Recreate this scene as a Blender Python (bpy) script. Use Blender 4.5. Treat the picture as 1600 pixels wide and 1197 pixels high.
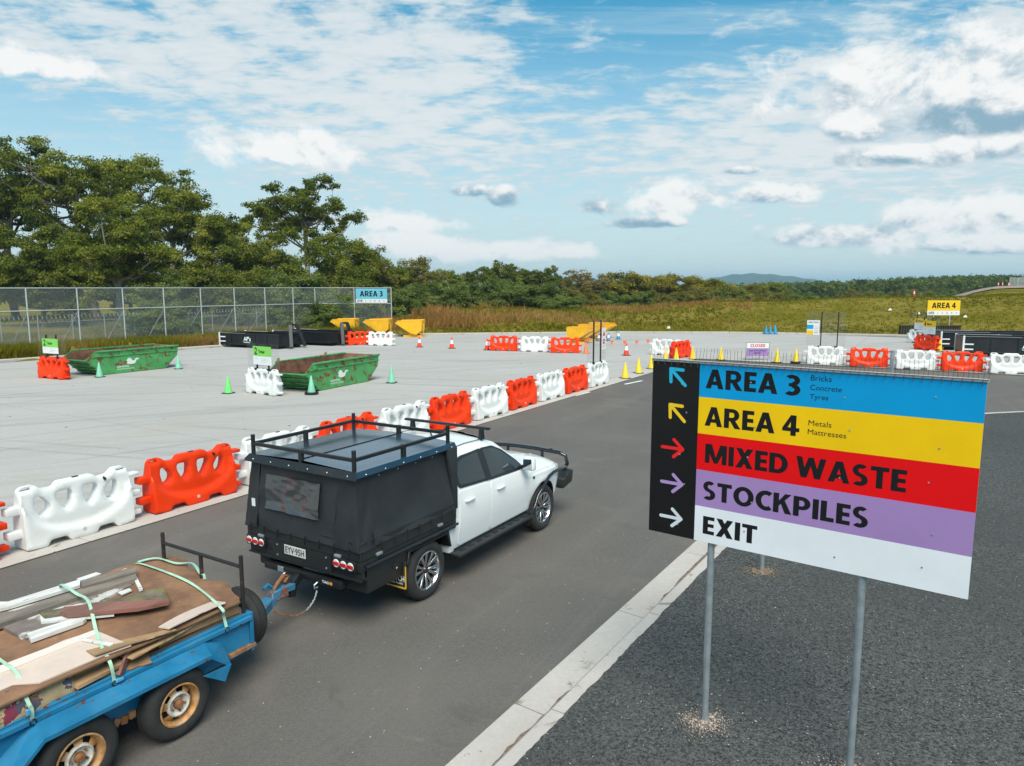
import bpy, bmesh, math, random
import numpy as np
from mathutils import Vector, Matrix, noise
from mathutils.geometry import delaunay_2d_cdt

for _o in list(bpy.data.objects):
    bpy.data.objects.remove(_o, do_unlink=True)
SC = bpy.context.scene
COL = SC.collection
R = math.radians
PI = math.pi

# ------------------------------------------------------------------ camera
FPX, HORIZON, CAM_H = 1111.0, 449.0, 4.05
PITCH = math.atan((598.5 - HORIZON) / FPX)
cam_d = bpy.data.cameras.new('camera')
cam_d.sensor_width = 36.0
cam_d.lens = FPX / 1600 * 36.0
cam_d.clip_start = 0.1
cam_d.clip_end = 20000
cam = bpy.data.objects.new('camera', cam_d)
COL.objects.link(cam)
cam.location = (0, 0, CAM_H)
cam.rotation_euler = (PI / 2 - PITCH, 0, 0)
SC.camera = cam

def ray(px, py):
    u = (px - 800) / FPX
    v = (598.5 - py) / FPX
    return (u, math.cos(PITCH) + v * math.sin(PITCH), -math.sin(PITCH) + v * math.cos(PITCH))

def g(px, py, z=0.0):
    """point of the place at height z seen at photo pixel (px, py)"""
    d = ray(px, py)
    t = (z - CAM_H) / d[2]
    return (d[0] * t, d[1] * t)

# ------------------------------------------------------------------ light
SUN_HEAD, SUN_EL = 168.0, 54.0
SUN = Vector((math.sin(R(SUN_HEAD)) * math.cos(R(SUN_EL)), math.cos(R(SUN_HEAD)) * math.cos(R(SUN_EL)), math.sin(R(SUN_EL))))
sl = bpy.data.lights.new('sun', 'SUN')
sl.energy = 1.5
sl.angle = R(40)
sl.color = (1.0, 0.925, 0.80)
so = bpy.data.objects.new('sun', sl)
COL.objects.link(so)
so.rotation_euler = SUN.to_track_quat('Z', 'Y').to_euler()
so.location = (20, -20, 60)
SC.view_settings.view_transform = 'Standard'
SC.view_settings.look = 'None'
SC.view_settings.exposure = 1.68
SC.view_settings.gamma = 1.0
SC.view_settings.use_curve_mapping = False
SC.render.engine = 'CYCLES'
SC.cycles.use_denoising = True
SC.cycles.max_bounces = 6
SC.cycles.transparent_max_bounces = 12
SC.cycles.volume_bounces = 0
SC.cycles.use_adaptive_sampling = True

# ------------------------------------------------------------------ sky
W = bpy.data.worlds.new('World')
SC.world = W
W.use_nodes = True

class NT:
    """small helper that writes node trees as expressions"""
    def __init__(s, nt):
        s.nt = nt
        s.n = nt.nodes
        s.l = nt.links
    def new(s, t, **kw):
        n = s.n.new(t)
        for k, v in kw.items():
            setattr(n, k, v)
        return n
    def put(s, sock, v):
        if isinstance(v, bpy.types.NodeSocket):
            s.l.new(v, sock)
        else:
            sock.default_value = v
    def m(s, op, a, b=0.0, c=0.0, clamp=False):
        n = s.new('ShaderNodeMath', operation=op)
        n.use_clamp = clamp
        s.put(n.inputs[0], a)
        s.put(n.inputs[1], b)
        s.put(n.inputs[2], c)
        return n.outputs[0]
    def smooth(s, x, a, b, lo=0.0, hi=1.0):
        n = s.new('ShaderNodeMapRange', interpolation_type='SMOOTHSTEP')
        s.put(n.inputs[0], x)
        for i, v in enumerate((a, b, lo, hi)):
            s.put(n.inputs[i + 1], v)
        return n.outputs[0]
    def mix(s, f, a, b):
        n = s.new('ShaderNodeMix', data_type='RGBA')
        s.put(n.inputs[0], f)
        s.put(n.inputs[6], a)
        s.put(n.inputs[7], b)
        return n.outputs[2]
    def mul(s, a, b):
        n = s.new('ShaderNodeMix', data_type='RGBA', blend_type='MULTIPLY')
        n.inputs[0].default_value = 1.0
        s.put(n.inputs[6], a)
        s.put(n.inputs[7], b)
        return n.outputs[2]
    def noise(s, vec, scale, detail=4.0, rough=0.55, dist=0.0):
        n = s.new('ShaderNodeTexNoise')
        s.put(n.inputs['Vector'], vec)
        n.inputs['Scale'].default_value = scale
        n.inputs['Detail'].default_value = detail
        n.inputs['Roughness'].default_value = rough
        n.inputs['Distortion'].default_value = dist
        return n.outputs[0]
    def map(s, vec, scale=(1, 1, 1), rot=(0, 0, 0), loc=(0, 0, 0)):
        n = s.new('ShaderNodeMapping')
        s.put(n.inputs[0], vec)
        n.inputs[1].default_value = loc
        n.inputs[2].default_value = rot
        n.inputs[3].default_value = scale
        return n.outputs[0]
    def along(s, vec, ang, sx, sy, loc=(0, 0, 0)):
        """coordinates turned so x runs along the heading ang (radians from +x), then scaled"""
        return s.map(s.map(vec, (1, 1, 1), (0, 0, -ang), loc), (sx, sy, 1))
    def comb(s, x, y, z):
        n = s.new('ShaderNodeCombineXYZ')
        for i, v in enumerate((x, y, z)):
            s.put(n.inputs[i], v)
        return n.outputs[0]

def azel(px, py):
    d = Vector(ray(px, py)).normalized()
    return math.atan2(d.x, d.y), math.asin(d.z)

def build_sky():
    t = NT(W.node_tree)
    t.n.clear()
    out = t.new('ShaderNodeOutputWorld')
    bg = t.new('ShaderNodeBackground')
    bg.inputs[1].default_value = 0.05
    sky = t.new('ShaderNodeTexSky', sky_type='NISHITA')
    sky.sun_disc = False
    sky.sun_elevation = R(SUN_EL)
    sky.sun_rotation = R(SUN_HEAD)
    sky.air_density = 1.0
    sky.dust_density = 0.6
    sky.ozone_density = 1.2
    tc = t.new('ShaderNodeTexCoord').outputs['Generated']
    sep = t.new('ShaderNodeSeparateXYZ')
    t.put(sep.inputs[0], tc)
    x, y, z = sep.outputs
    zc = t.m('MAXIMUM', z, 0.0)
    az = t.m('ARCTAN2', x, y)
    el = t.m('ARCSINE', z)
    base = t.mul(sky.outputs[0], (0.10, 0.83, 0.90, 1.0))
    # pale air near the horizon
    hz = t.smooth(z, 0.0, 0.42)
    base = t.mix(t.m('MULTIPLY', t.m('SUBTRACT', 1.0, hz), 0.86), base, (4.85, 5.05, 5.1, 1))
    # high broken sheet, in true perspective on a plane overhead
    inv = t.m('DIVIDE', 1.0, t.m('ADD', zc, 0.10))
    q = t.comb(t.m('MULTIPLY', x, inv), t.m('MULTIPLY', y, inv), 0.0)
    n1 = t.noise(t.map(q, (1.0, 1.15, 1), (0, 0, 0.35)), 5.2, 8.0, 0.60, 0.25)
    n2 = t.noise(t.map(q, (1, 1, 1), (0, 0, 0.2), (3, 7, 0)), 0.55, 3.0, 0.5)
    n3 = t.noise(t.map(q, (1.0, 2.4, 1), (0, 0, -0.25), (9, 2, 0)), 11.0, 5.0, 0.6, 0.5)
    def blob(px, py, wx, wy, amp):
        a, e = azel(px, py)
        dx = t.m('DIVIDE', t.m('SUBTRACT', az, a), wx / FPX)
        dy = t.m('DIVIDE', t.m('SUBTRACT', el, e), wy / FPX)
        r2 = t.m('ADD', t.m('MULTIPLY', dx, dx), t.m('MULTIPLY', dy, dy))
        return t.m('MULTIPLY', t.m('EXPONENT', t.m('MULTIPLY', r2, -1.0)), amp)
    cov = t.m('ADD', t.m('MULTIPLY', t.m('SUBTRACT', n2, 0.5), 0.30), 0.02)
    for b in ((150, 60, 330, 95, .15), (480, 110, 330, 120, .20), (700, 90, 160, 90, .12), (620, 230, 300, 60, .17), (1180, 190, 210, 80, .17), (1440, 120, 240, 90, .22),
              (1080, 255, 240, 40, .12), (1400, 260, 260, 50, .16), (960, 50, 190, 120, -.13), (200, 185, 330, 45, -.16), (1230, 40, 170, 60, -.08), (130, 290, 260, 60, -.12)):
        cov = t.m('ADD', cov, blob(*b))
    f = t.m('ADD', t.m('ADD', t.m('SUBTRACT', t.m('MULTIPLY', n1, 1.35), 0.21), t.m('SUBTRACT', t.m('MULTIPLY', n3, 0.42), 0.17)), cov)
    alpha = t.smooth(f, 0.46, 0.80, 0.0, 0.88)
    thick = t.smooth(f, 0.62, 0.95)
    ccol = t.mix(thick, (4.0, 4.7, 4.95, 1), (5.1, 5.3, 5.35, 1))
    col = t.mix(alpha, base, ccol)
    # wisps of thin white
    wisp = t.smooth(t.noise(t.map(q, (0.6, 3.0, 1), (0, 0, 0.15), (4, 4, 0)), 1.4, 8.0, 0.65, 0.8), 0.5, 0.78, 0.0, 0.45)
    col = t.mix(wisp, col, (4.2, 5.1, 5.5, 1))
    # cumulus puffs
    cv = t.comb(az, t.m('MULTIPLY', el, 1.35), 0.0)
    c1 = t.noise(cv, 11.0, 9.0, 0.62, 0.2)
    cvs = t.comb(t.m('ADD', az, 0.006), t.m('MULTIPLY', t.m('ADD', el, 0.014), 1.35), 0.0)
    c2 = t.noise(cvs, 11.0, 9.0, 0.62, 0.2)
    relief = t.m('SUBTRACT', c1, c2)
    lowc = t.noise(cv, 5.0, 2.0, 0.5)
    puffs = [  # px, py (middle), half width, half height, bottom greyness
        (455, 236, 125, 36, .2), (650, 350, 75, 22, .1), (640, 378, 85, 20, .15), (1480, 125, 200, 66, .5), (1540, 185, 170, 34, 1.0),
        (785, 308, 26, 22, .98), (735, 300, 34, 13, .9), (925, 325, 42, 24, .7), (1070, 312, 78, 32, .35), (1210, 305, 60, 20, .45), (1305, 368, 92, 24, .8), (1420, 245, 150, 20, .55),
        (1490, 345, 105, 30, .35), (1580, 330, 90, 36, .35), (790, 395, 160, 22, .05), (1000, 350, 70, 12, .75), (1160, 267, 26, 6, .9), (60, 105, 95, 22, .05), (1340, 188, 40, 16, .1), (1550, 385, 120, 18, .45)]
    for (px, py, wx, wy, gr) in puffs:
        a, e = azel(px, py)
        dx = t.m('DIVIDE', t.m('SUBTRACT', az, a), 1.35 * wx / FPX)
        dy = t.m('DIVIDE', t.m('SUBTRACT', el, e), 1.30 * wy / FPX)
        # flat base: heights below the middle count for more
        dyb = t.m('MULTIPLY', dy, t.m('ADD', 1.0, t.m('MULTIPLY', t.m('LESS_THAN', dy, 0.0), 0.5)))
        rr = t.m('SQRT', t.m('ADD', t.m('MULTIPLY', dx, dx), t.m('MULTIPLY', dyb, dyb)))
        fld = t.m('ADD', t.m('SUBTRACT', 0.86, rr), t.m('MULTIPLY', t.m('SUBTRACT', c1, 0.5), 2.5))
        al = t.smooth(fld, 0.0, 0.45, 0.0, 0.97)
        lit = t.m('ADD', t.m('ADD', t.m('MULTIPLY', dy, 0.42), t.m('MULTIPLY', relief, 3.2)), 0.95 - 0.75 * gr)
        shade = t.smooth(lit, 0.0, 0.8)
        cc = t.mix(shade, (1.7, 2.75, 3.45, 1), (6.1, 6.1, 6.0, 1))
        col = t.mix(al, col, cc)
    t.put(bg.inputs[0], col)
    t.l.new(bg.outputs[0], out.inputs[0])
    W.cycles.sampling_method = 'MANUAL'
    W.cycles.sample_map_resolution = 512
build_sky()

# ------------------------------------------------------------------ materials
MATS = {}
def mk(name, col, rough=0.5, metal=0.0, var=0.0, vscale=4.0, bump=0.0, bscale=60.0, spec=0.5, rust=None, rustcol=(0.10, 0.035, 0.012), rscale=5.0, coat=0.0, dirt=0.0, dirtcol=(0.16, 0.13, 0.10), dscale=3.0, stretch=(1, 1, 1), trans=0.0, alpha=1.0):
    if name in MATS:
        return MATS[name]
    m = bpy.data.materials.new(name)
    m.use_nodes = True
    t = NT(m.node_tree)
    b = t.n['Principled BSDF']
    c4 = tuple(col) + (1.0,)
    b.inputs['Roughness'].default_value = rough
    b.inputs['Metallic'].default_value = metal
    b.inputs['Specular IOR Level'].default_value = spec
    b.inputs['Coat Weight'].default_value = coat
    b.inputs['Coat Roughness'].default_value = 0.05
    b.inputs['Alpha'].default_value = alpha
    cur = c4
    tc = t.new('ShaderNodeTexCoord').outputs['Object']
    oi = t.new('ShaderNodeObjectInfo').outputs['Random']
    off = t.m('MULTIPLY', oi, 37.0)
    va = t.new('ShaderNodeVectorMath', operation='ADD')
    t.put(va.inputs[0], tc)
    t.put(va.inputs[1], t.comb(off, off, off))
    vec = t.map(va.outputs[0], stretch)
    if var > 0:
        n = t.noise(vec, vscale, 6.0, 0.6)
        f = t.smooth(n, 0.3, 0.7)
        cur = t.mix(f, tuple(max(0, c * (1 - var)) for c in col) + (1,), tuple(min(1, c * (1 + var)) for c in col) + (1,))
    if dirt > 0:
        n = t.noise(vec, dscale, 8.0, 0.7, 0.5)
        f = t.smooth(n, 0.45, 0.72, 0.0, dirt)
        cur = t.mix(f, cur, tuple(dirtcol) + (1,))
    if rust is not None:
        n = t.noise(vec, rscale, 9.0, 0.68, 0.3)
        f = t.smooth(n, rust, rust + 0.05)
        n2 = t.noise(vec, rscale * 4, 4.0, 0.6)
        rc = t.mix(n2, tuple(c * 0.5 for c in rustcol) + (1,), tuple(c * 1.7 for c in rustcol) + (1,))
        cur = t.mix(f, cur, rc)
        t.put(b.inputs['Roughness'], t.m('ADD', t.m('MULTIPLY', f, 0.85 - rough), rough))
        if metal:
            t.put(b.inputs['Metallic'], t.m('MULTIPLY', t.m('SUBTRACT', 1.0, f), metal))
    t.put(b.inputs['Base Color'], cur)
    if bump > 0:
        n = t.noise(vec, bscale, 5.0, 0.6)
        bn = t.new('ShaderNodeBump')
        bn.inputs['Strength'].default_value = bump
        bn.inputs['Distance'].default_value = 0.01
        t.put(bn.inputs['Height'], n)
        t.put(b.inputs['Normal'], bn.outputs[0])
    if trans > 0:
        b.inputs['Transmission Weight'].default_value = trans
    MATS[name] = m
    return m

def ground_mat(name, cols, fine=90.0, specks=None, streak=None, blot=0.35, rough=0.9, bump=0.4, stains=None, gw=(.5, .32, .18)):
    """world-position ground: grain, blotches, optional pale specks and dark streaks"""
    m = bpy.data.materials.new(name)
    m.use_nodes = True
    t = NT(m.node_tree)
    b = t.n['Principled BSDF']
    b.inputs['Roughness'].default_value = rough
    b.inputs['Specular IOR Level'].default_value = 0.14
    pos = t.new('ShaderNodeNewGeometry').outputs['Position']
    n1 = t.m('ADD', t.m('MULTIPLY', t.noise(pos, fine, 3.0, 0.7), gw[0]), t.m('ADD', t.m('MULTIPLY', t.noise(pos, fine * .42, 2.0, 0.7), gw[1]), t.m('MULTIPLY', t.noise(pos, fine * .16, 2.0, 0.7), gw[2])))
    n2 = t.noise(pos, blot, 6.0, 0.6, 0.4)
    n4 = t.noise(pos, 2.3, 5.0, 0.65, 0.3)
    c = t.mix(t.smooth(n1, 0.36, 0.64), tuple(cols[0]) + (1,), tuple(cols[1]) + (1,))
    c = t.mix(t.smooth(n2, 0.35, 0.72, 0.0, 0.6), c, tuple(cols[2]) + (1,))
    c = t.mix(t.smooth(n4, 0.52, 0.8, 0.0, 0.35), c, tuple(cols[3]) + (1,))
    if streak:
        for (sc, rz, lo, hi, amt, sx, sy, lc) in streak:
            v = t.along(pos, rz, sx, sy, lc)
            n = t.noise(v, sc, 6.0, 0.6, 0.25)
            c = t.mix(t.smooth(n, lo, hi, 0.0, amt), c, tuple(cols[4]) + (1,))
    if specks:
        specks = tuple(specks) + ((1 - specks[1]) * 1.6,)
        v = t.new('ShaderNodeTexVoronoi')
        t.put(v.inputs['Vector'], pos)
        v.inputs['Scale'].default_value = specks[0]
        pick = t.new('ShaderNodeSeparateColor')
        t.put(pick.inputs[0], v.outputs['Color'])
        dens = t.smooth(t.noise(pos, 0.9, 3.0), 0.42, 0.72, specks[1], specks[1] - specks[3])
        on = t.m('MULTIPLY', t.m('GREATER_THAN', pick.outputs[0], dens), t.m('LESS_THAN', v.outputs['Distance'], specks[2]))
        c = t.mix(on, c, t.mix(pick.outputs[1], (.5, .45, .38, 1), (.75, .73, .7, 1)))
    if stains:
        for (sc, lo, hi, amt, colr, lc) in stains:
            n = t.noise(t.map(pos, (1, 1, 1), (0, 0, 0), lc), sc, 7.0, 0.62, 0.6)
            c = t.mix(t.smooth(n, lo, hi, 0.0, amt), c, tuple(colr) + (1,))
    t.put(b.inputs['Base Color'], c)
    bn = t.new('ShaderNodeBump')
    bn.inputs['Strength'].default_value = bump
    bn.inputs['Distance'].default_value = 0.006
    t.put(bn.inputs['Height'], n1)
    t.put(b.inputs['Normal'], bn.outputs[0])
    MATS[name] = m
    return m

def leaf_mat(name, c0, c1, c2, transl=0.42):
    m = bpy.data.materials.new(name)
    m.use_nodes = True
    t = NT(m.node_tree)
    t.n.clear()
    out = t.new('ShaderNodeOutputMaterial')
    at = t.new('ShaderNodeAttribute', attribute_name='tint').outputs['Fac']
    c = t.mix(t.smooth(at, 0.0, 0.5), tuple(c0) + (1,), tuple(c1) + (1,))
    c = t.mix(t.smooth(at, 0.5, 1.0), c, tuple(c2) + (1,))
    d = t.new('ShaderNodeBsdfDiffuse')
    tr = t.new('ShaderNodeBsdfTranslucent')
    t.put(d.inputs[0], c)
    t.put(tr.inputs[0], t.mul(c, (1.1, 1.2, 0.6, 1)))
    mx = t.new('ShaderNodeMixShader')
    mx.inputs[0].default_value = transl
    t.l.new(d.outputs[0], mx.inputs[1])
    t.l.new(tr.outputs[0], mx.inputs[2])
    t.l.new(mx.outputs[0], out.inputs[0])
    MATS[name] = m
    return m

def wire_mat(name, scale, thick, col):
    """woven wire: steel where a wire runs, open air elsewhere"""
    m = bpy.data.materials.new(name)
    m.use_nodes = True
    t = NT(m.node_tree)
    b = t.n['Principled BSDF']
    out = t.n['Material Output']
    b.inputs['Base Color'].default_value = tuple(col) + (1,)
    b.inputs['Metallic'].default_value = 0.4
    b.inputs['Roughness'].default_value = 0.5
    uv = t.new('ShaderNodeTexCoord').outputs['UV']
    sep = t.new('ShaderNodeSeparateXYZ')
    t.put(sep.inputs[0], uv)
    a = t.m('FRACT', t.m('MULTIPLY', t.m('ADD', sep.outputs[0], sep.outputs[1]), scale))
    c = t.m('FRACT', t.m('MULTIPLY', t.m('SUBTRACT', sep.outputs[0], sep.outputs[1]), scale))
    on = t.m('MAXIMUM', t.m('LESS_THAN', a, thick), t.m('LESS_THAN', c, thick))
    tp = t.new('ShaderNodeBsdfTransparent')
    mx = t.new('ShaderNodeMixShader')
    t.put(mx.inputs[0], on)
    t.l.new(tp.outputs[0], mx.inputs[1])
    t.l.new(b.outputs[0], mx.inputs[2])
    t.l.new(mx.outputs[0], out.inputs[0])
    MATS[name] = m
    return m

# ------------------------------------------------------------------ mesh helpers
class MB:
    def __init__(s):
        s.v = []
        s.f = []
        s.mi = []
        s.mat = 0
    def add(s, vs, fs):
        o = len(s.v)
        s.v += [tuple(p) for p in vs]
        for f in fs:
            s.f.append(tuple(i + o for i in f))
            s.mi.append(s.mat)
        return s
    def box(s, c, d, rot=None, taper=None):
        x, y, z = (k / 2 for k in d)
        vs = [Vector((sx * x, sy * y, sz * z)) for sz in (-1, 1) for sy in (-1, 1) for sx in (-1, 1)]
        if taper:
            vs = [Vector((p.x * (taper[0] if p.z > 0 else 1), p.y * (taper[1] if p.z > 0 else 1), p.z)) for p in vs]
        if rot is not None:
            M3 = rot if isinstance(rot, Matrix) else Matrix.Rotation(rot, 3, 'Z')
            vs = [M3 @ p for p in vs]
        c = Vector(c)
        return s.add([p + c for p in vs], [(0, 2, 3, 1), (4, 5, 7, 6), (0, 1, 5, 4), (2, 6, 7, 3), (0, 4, 6, 2), (1, 3, 7, 5)])
    def span(s, a, b):
        return s.box([(p + q) / 2 for p, q in zip(a, b)], [abs(q - p) for p, q in zip(a, b)])
    def bar(s, p0, p1, w, h, up=(0, 0, 1)):
        p0, p1 = Vector(p0), Vector(p1)
        d = (p1 - p0).normalized()
        sd = d.cross(Vector(up))
        if sd.length < 1e-4:
            sd = d.cross(Vector((1, 0, 0)))
        sd.normalize()
        u = sd.cross(d)
        vs = []
        for p in (p0, p1):
            for (a, b) in ((-1, -1), (1, -1), (1, 1), (-1, 1)):
                vs.append(p + sd * a * w / 2 + u * b * h / 2)
        return s.add(vs, [(3, 2, 1, 0), (4, 5, 6, 7), (0, 1, 5, 4), (1, 2, 6, 5), (2, 3, 7, 6), (3, 0, 4, 7)])
    def tube(s, pts, r, n=8, cap=True, closed=False):
        pts = [Vector(p) for p in pts]
        k = len(pts)
        rs = r if isinstance(r, (list, tuple)) else [r] * k
        vs = []
        ref = None
        for i, p in enumerate(pts):
            a = pts[(i - 1) % k] if (closed or i > 0) else p
            b = pts[(i + 1) % k] if (closed or i < k - 1) else p
            d = (b - a).normalized()
            if ref is None:
                ref = d.cross(Vector((0, 0, 1)))
                if ref.length < 1e-3:
                    ref = d.cross(Vector((1, 0, 0)))
            ref = (ref - d * ref.dot(d)).normalized()
            w = d.cross(ref)
            for j in range(n):
                t = 2 * PI * j / n
                vs.append(p + (ref * math.cos(t) + w * math.sin(t)) * rs[i])
        fs = []
        for i in range(k if closed else k - 1):
            for j in range(n):
                a, b = i * n + j, i * n + (j + 1) % n
                c, d = ((i + 1) % k) * n + (j + 1) % n, ((i + 1) % k) * n + j
                fs.append((a, b, c, d))
        if cap and not closed:
            fs.append(tuple(range(n - 1, -1, -1)))
            fs.append(tuple((k - 1) * n + j for j in range(n)))
        return s.add(vs, fs)
    def cyl(s, p0, p1, r, n=12, r2=None):
        return s.tube([p0, p1], [r, r if r2 is None else r2], n)
    def prism(s, poly, o, ax, ay, depth):
        """polygon in the plane (o, ax, ay), pushed along ax x ay by depth"""
        o, ax, ay = Vector(o), Vector(ax), Vector(ay)
        nz = ax.cross(ay).normalized()
        k = len(poly)
        vs = [o + ax * p[0] + ay * p[1] for p in poly] + [o + ax * p[0] + ay * p[1] + nz * depth for p in poly]
        fs = [tuple(range(k - 1, -1, -1)), tuple(range(k, 2 * k))]
        for i in range(k):
            j = (i + 1) % k
            fs.append((i, j, k + j, k + i))
        return s.add(vs, fs)
    def lathe(s, prof, n=24, axis='Z', o=(0, 0, 0), closed=False):
        o = Vector(o)
        vs = []
        for (r, h) in prof:
            for j in range(n):
                t = 2 * PI * j / n
                if axis == 'Z':
                    p = Vector((r * math.cos(t), r * math.sin(t), h))
                else:
                    p = Vector((r * math.cos(t), h, -r * math.sin(t)))
                vs.append(o + p)
        k = len(prof)
        fs = []
        for i in range(k if closed else k - 1):
            for j in range(n):
                a = i * n
                b = ((i + 1) % k) * n
                fs.append((a + j, a + (j + 1) % n, b + (j + 1) % n, b + j))
        return s.add(vs, fs)
    def mesh(s, name, mats, smooth=None, bevel=0.0, seg=2):
        me = bpy.data.meshes.new(name)
        me.from_pydata(s.v, [], s.f)
        for m in (mats if isinstance(mats, (list, tuple)) else [mats]):
            me.materials.append(m)
        me.polygons.foreach_set('material_index', s.mi)
        bm = bmesh.new()
        bm.from_mesh(me)
        bmesh.ops.recalc_face_normals(bm, faces=bm.faces)
        if bevel > 0:
            bmesh.ops.remove_doubles(bm, verts=bm.verts, dist=1e-5)
            es = [e for e in bm.edges if len(e.link_faces) == 2 and e.calc_face_angle(0) > 0.5]
            bmesh.ops.bevel(bm, geom=es, offset=bevel, segments=seg, affect='EDGES', profile=0.5, clamp_overlap=True)
        bm.to_mesh(me)
        bm.free()
        if smooth is None and bevel > 0:
            smooth = 35
        if smooth:
            me.polygons.foreach_set('use_smooth', [True] * len(me.polygons))
            me.set_sharp_from_angle(angle=R(smooth))
        me.update()
        return me
    def build(s, name, mats, parent=None, smooth=None, bevel=0.0, seg=2, loc=None, rot=None):
        return link(name, s.mesh(name, mats, smooth, bevel, seg), parent, loc, rot)

def link(name, me, parent=None, loc=None, rot=None):
    o = bpy.data.objects.new(name, me)
    COL.objects.link(o)
    if parent is not None:
        o.parent = parent
    if loc is not None:
        o.location = loc
    if rot is not None:
        o.rotation_euler = rot
    return o

def tag(o, label=None, cat=None, group=None, kind=None):
    for k, v in (('label', label), ('category', cat), ('group', group), ('kind', kind)):
        if v:
            o[k] = v
    return o

def thing(name, label, cat, loc=(0, 0, 0), rz=0.0, group=None):
    o = bpy.data.objects.new(name, None)
    COL.objects.link(o)
    o.location = loc
    o.rotation_euler = (0, 0, rz)
    o.empty_display_size = 0.3
    return tag(o, label, cat, group)

KIDS = {}
def kids(o):
    return [c for c in bpy.data.objects if c.parent == o]

def copy_tree(o, parent=None):
    c = o.copy()
    COL.objects.link(c)
    if parent is not None:
        c.parent = parent
    for ch in list(o.children):
        copy_tree(ch, c)
    return c

def again(proto, label, loc, rz=0.0, group=None, scale=None):
    """the thing itself the first time, afterwards a copy with all its parts"""
    o = proto if not proto.get('_used') else copy_tree(proto)
    proto['_used'] = 1
    o.location = loc
    o.rotation_euler = (0, 0, rz)
    o['label'] = label
    if group:
        o['group'] = group
    if scale:
        o.scale = (scale,) * 3
    return o

def from_np(name, verts, quads, mat, tint=None, tri=False):
    me = bpy.data.meshes.new(name)
    nv, nf = len(verts), len(quads)
    k = 3 if tri else 4
    me.vertices.add(nv)
    me.vertices.foreach_set('co', np.ascontiguousarray(verts, dtype=np.float32).ravel())
    me.loops.add(nf * k)
    me.loops.foreach_set('vertex_index', np.ascontiguousarray(quads, dtype=np.int32).ravel())
    me.polygons.add(nf)
    me.polygons.foreach_set('loop_start', np.arange(nf, dtype=np.int32) * k)
    me.polygons.foreach_set('loop_total', np.full(nf, k, dtype=np.int32))
    me.materials.append(mat)
    if tint is not None:
        a = me.attributes.new('tint', 'FLOAT', 'FACE')
        a.data.foreach_set('value', np.ascontiguousarray(tint, dtype=np.float32))
    me.update()
    me.validate()
    return me

_font_cache = {}
def text_mesh(txt, bold=0.02, spacing=1.0):
    """flat lettering, left bottom at the origin; returns mesh data as MB lists and its width and cap height"""
    key = (txt, bold, spacing)
    if key in _font_cache:
        return _font_cache[key]
    cu = bpy.data.curves.new('lettering', 'FONT')
    cu.body = txt
    cu.size = 1.0
    cu.offset = bold
    cu.space_character = spacing
    cu.resolution_u = 3
    ob = bpy.data.objects.new('lettering', cu)
    COL.objects.link(ob)
    dg = bpy.context.evaluated_depsgraph_get()
    me = bpy.data.meshes.new_from_object(ob.evaluated_get(dg))
    vs = [v.co.copy() for v in me.vertices]
    fs = [tuple(p.vertices) for p in me.polygons]
    bpy.data.objects.remove(ob, do_unlink=True)
    bpy.data.meshes.remove(me)
    x0, x1 = min(v.x for v in vs), max(v.x for v in vs)
    y0, y1 = min(v.y for v in vs), max(v.y for v in vs)
    r = ([((v.x - x0) / (x1 - x0), (v.y - y0) / (y1 - y0)) for v in vs], fs, (x1 - x0) / (y1 - y0))
    _font_cache[key] = r
    return r

def lettering(txt, o, ax, ay, w, h, mat, parent, bold=0.02, name='lettering', depth=0.0, spacing=1.0):
    """print txt in the rectangle o + [0,w]ax + [0,h]ay"""
    p, fs, _ = text_mesh(txt, bold, spacing)
    o, ax, ay = Vector(o), Vector(ax).normalized(), Vector(ay).normalized()
    b = MB()
    b.add([o + ax * q[0] * w + ay * q[1] * h for q in p], fs)
    me = bpy.data.meshes.new(name)
    me.from_pydata(b.v, [], b.f)
    me.materials.append(mat)
    return link(name, me, parent)
# ------------------------------------------------------------------ the site
TH = R(30.5)                                  # heading of the road
AX = Vector((math.sin(TH), math.cos(TH), 0))  # along the road
BX = Vector((-math.cos(TH), math.sin(TH), 0))  # to its left
ROAD_RZ = PI / 2 - TH
def ab(a, b, z=0.0):
    p = AX * a + BX * b
    return (p.x, p.y, z)
def to_ab(x, y):
    return (x * AX.x + y * AX.y, x * BX.x + y * BX.y)
rng = np.random.default_rng(7)
rnd = random.Random(11)

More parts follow.
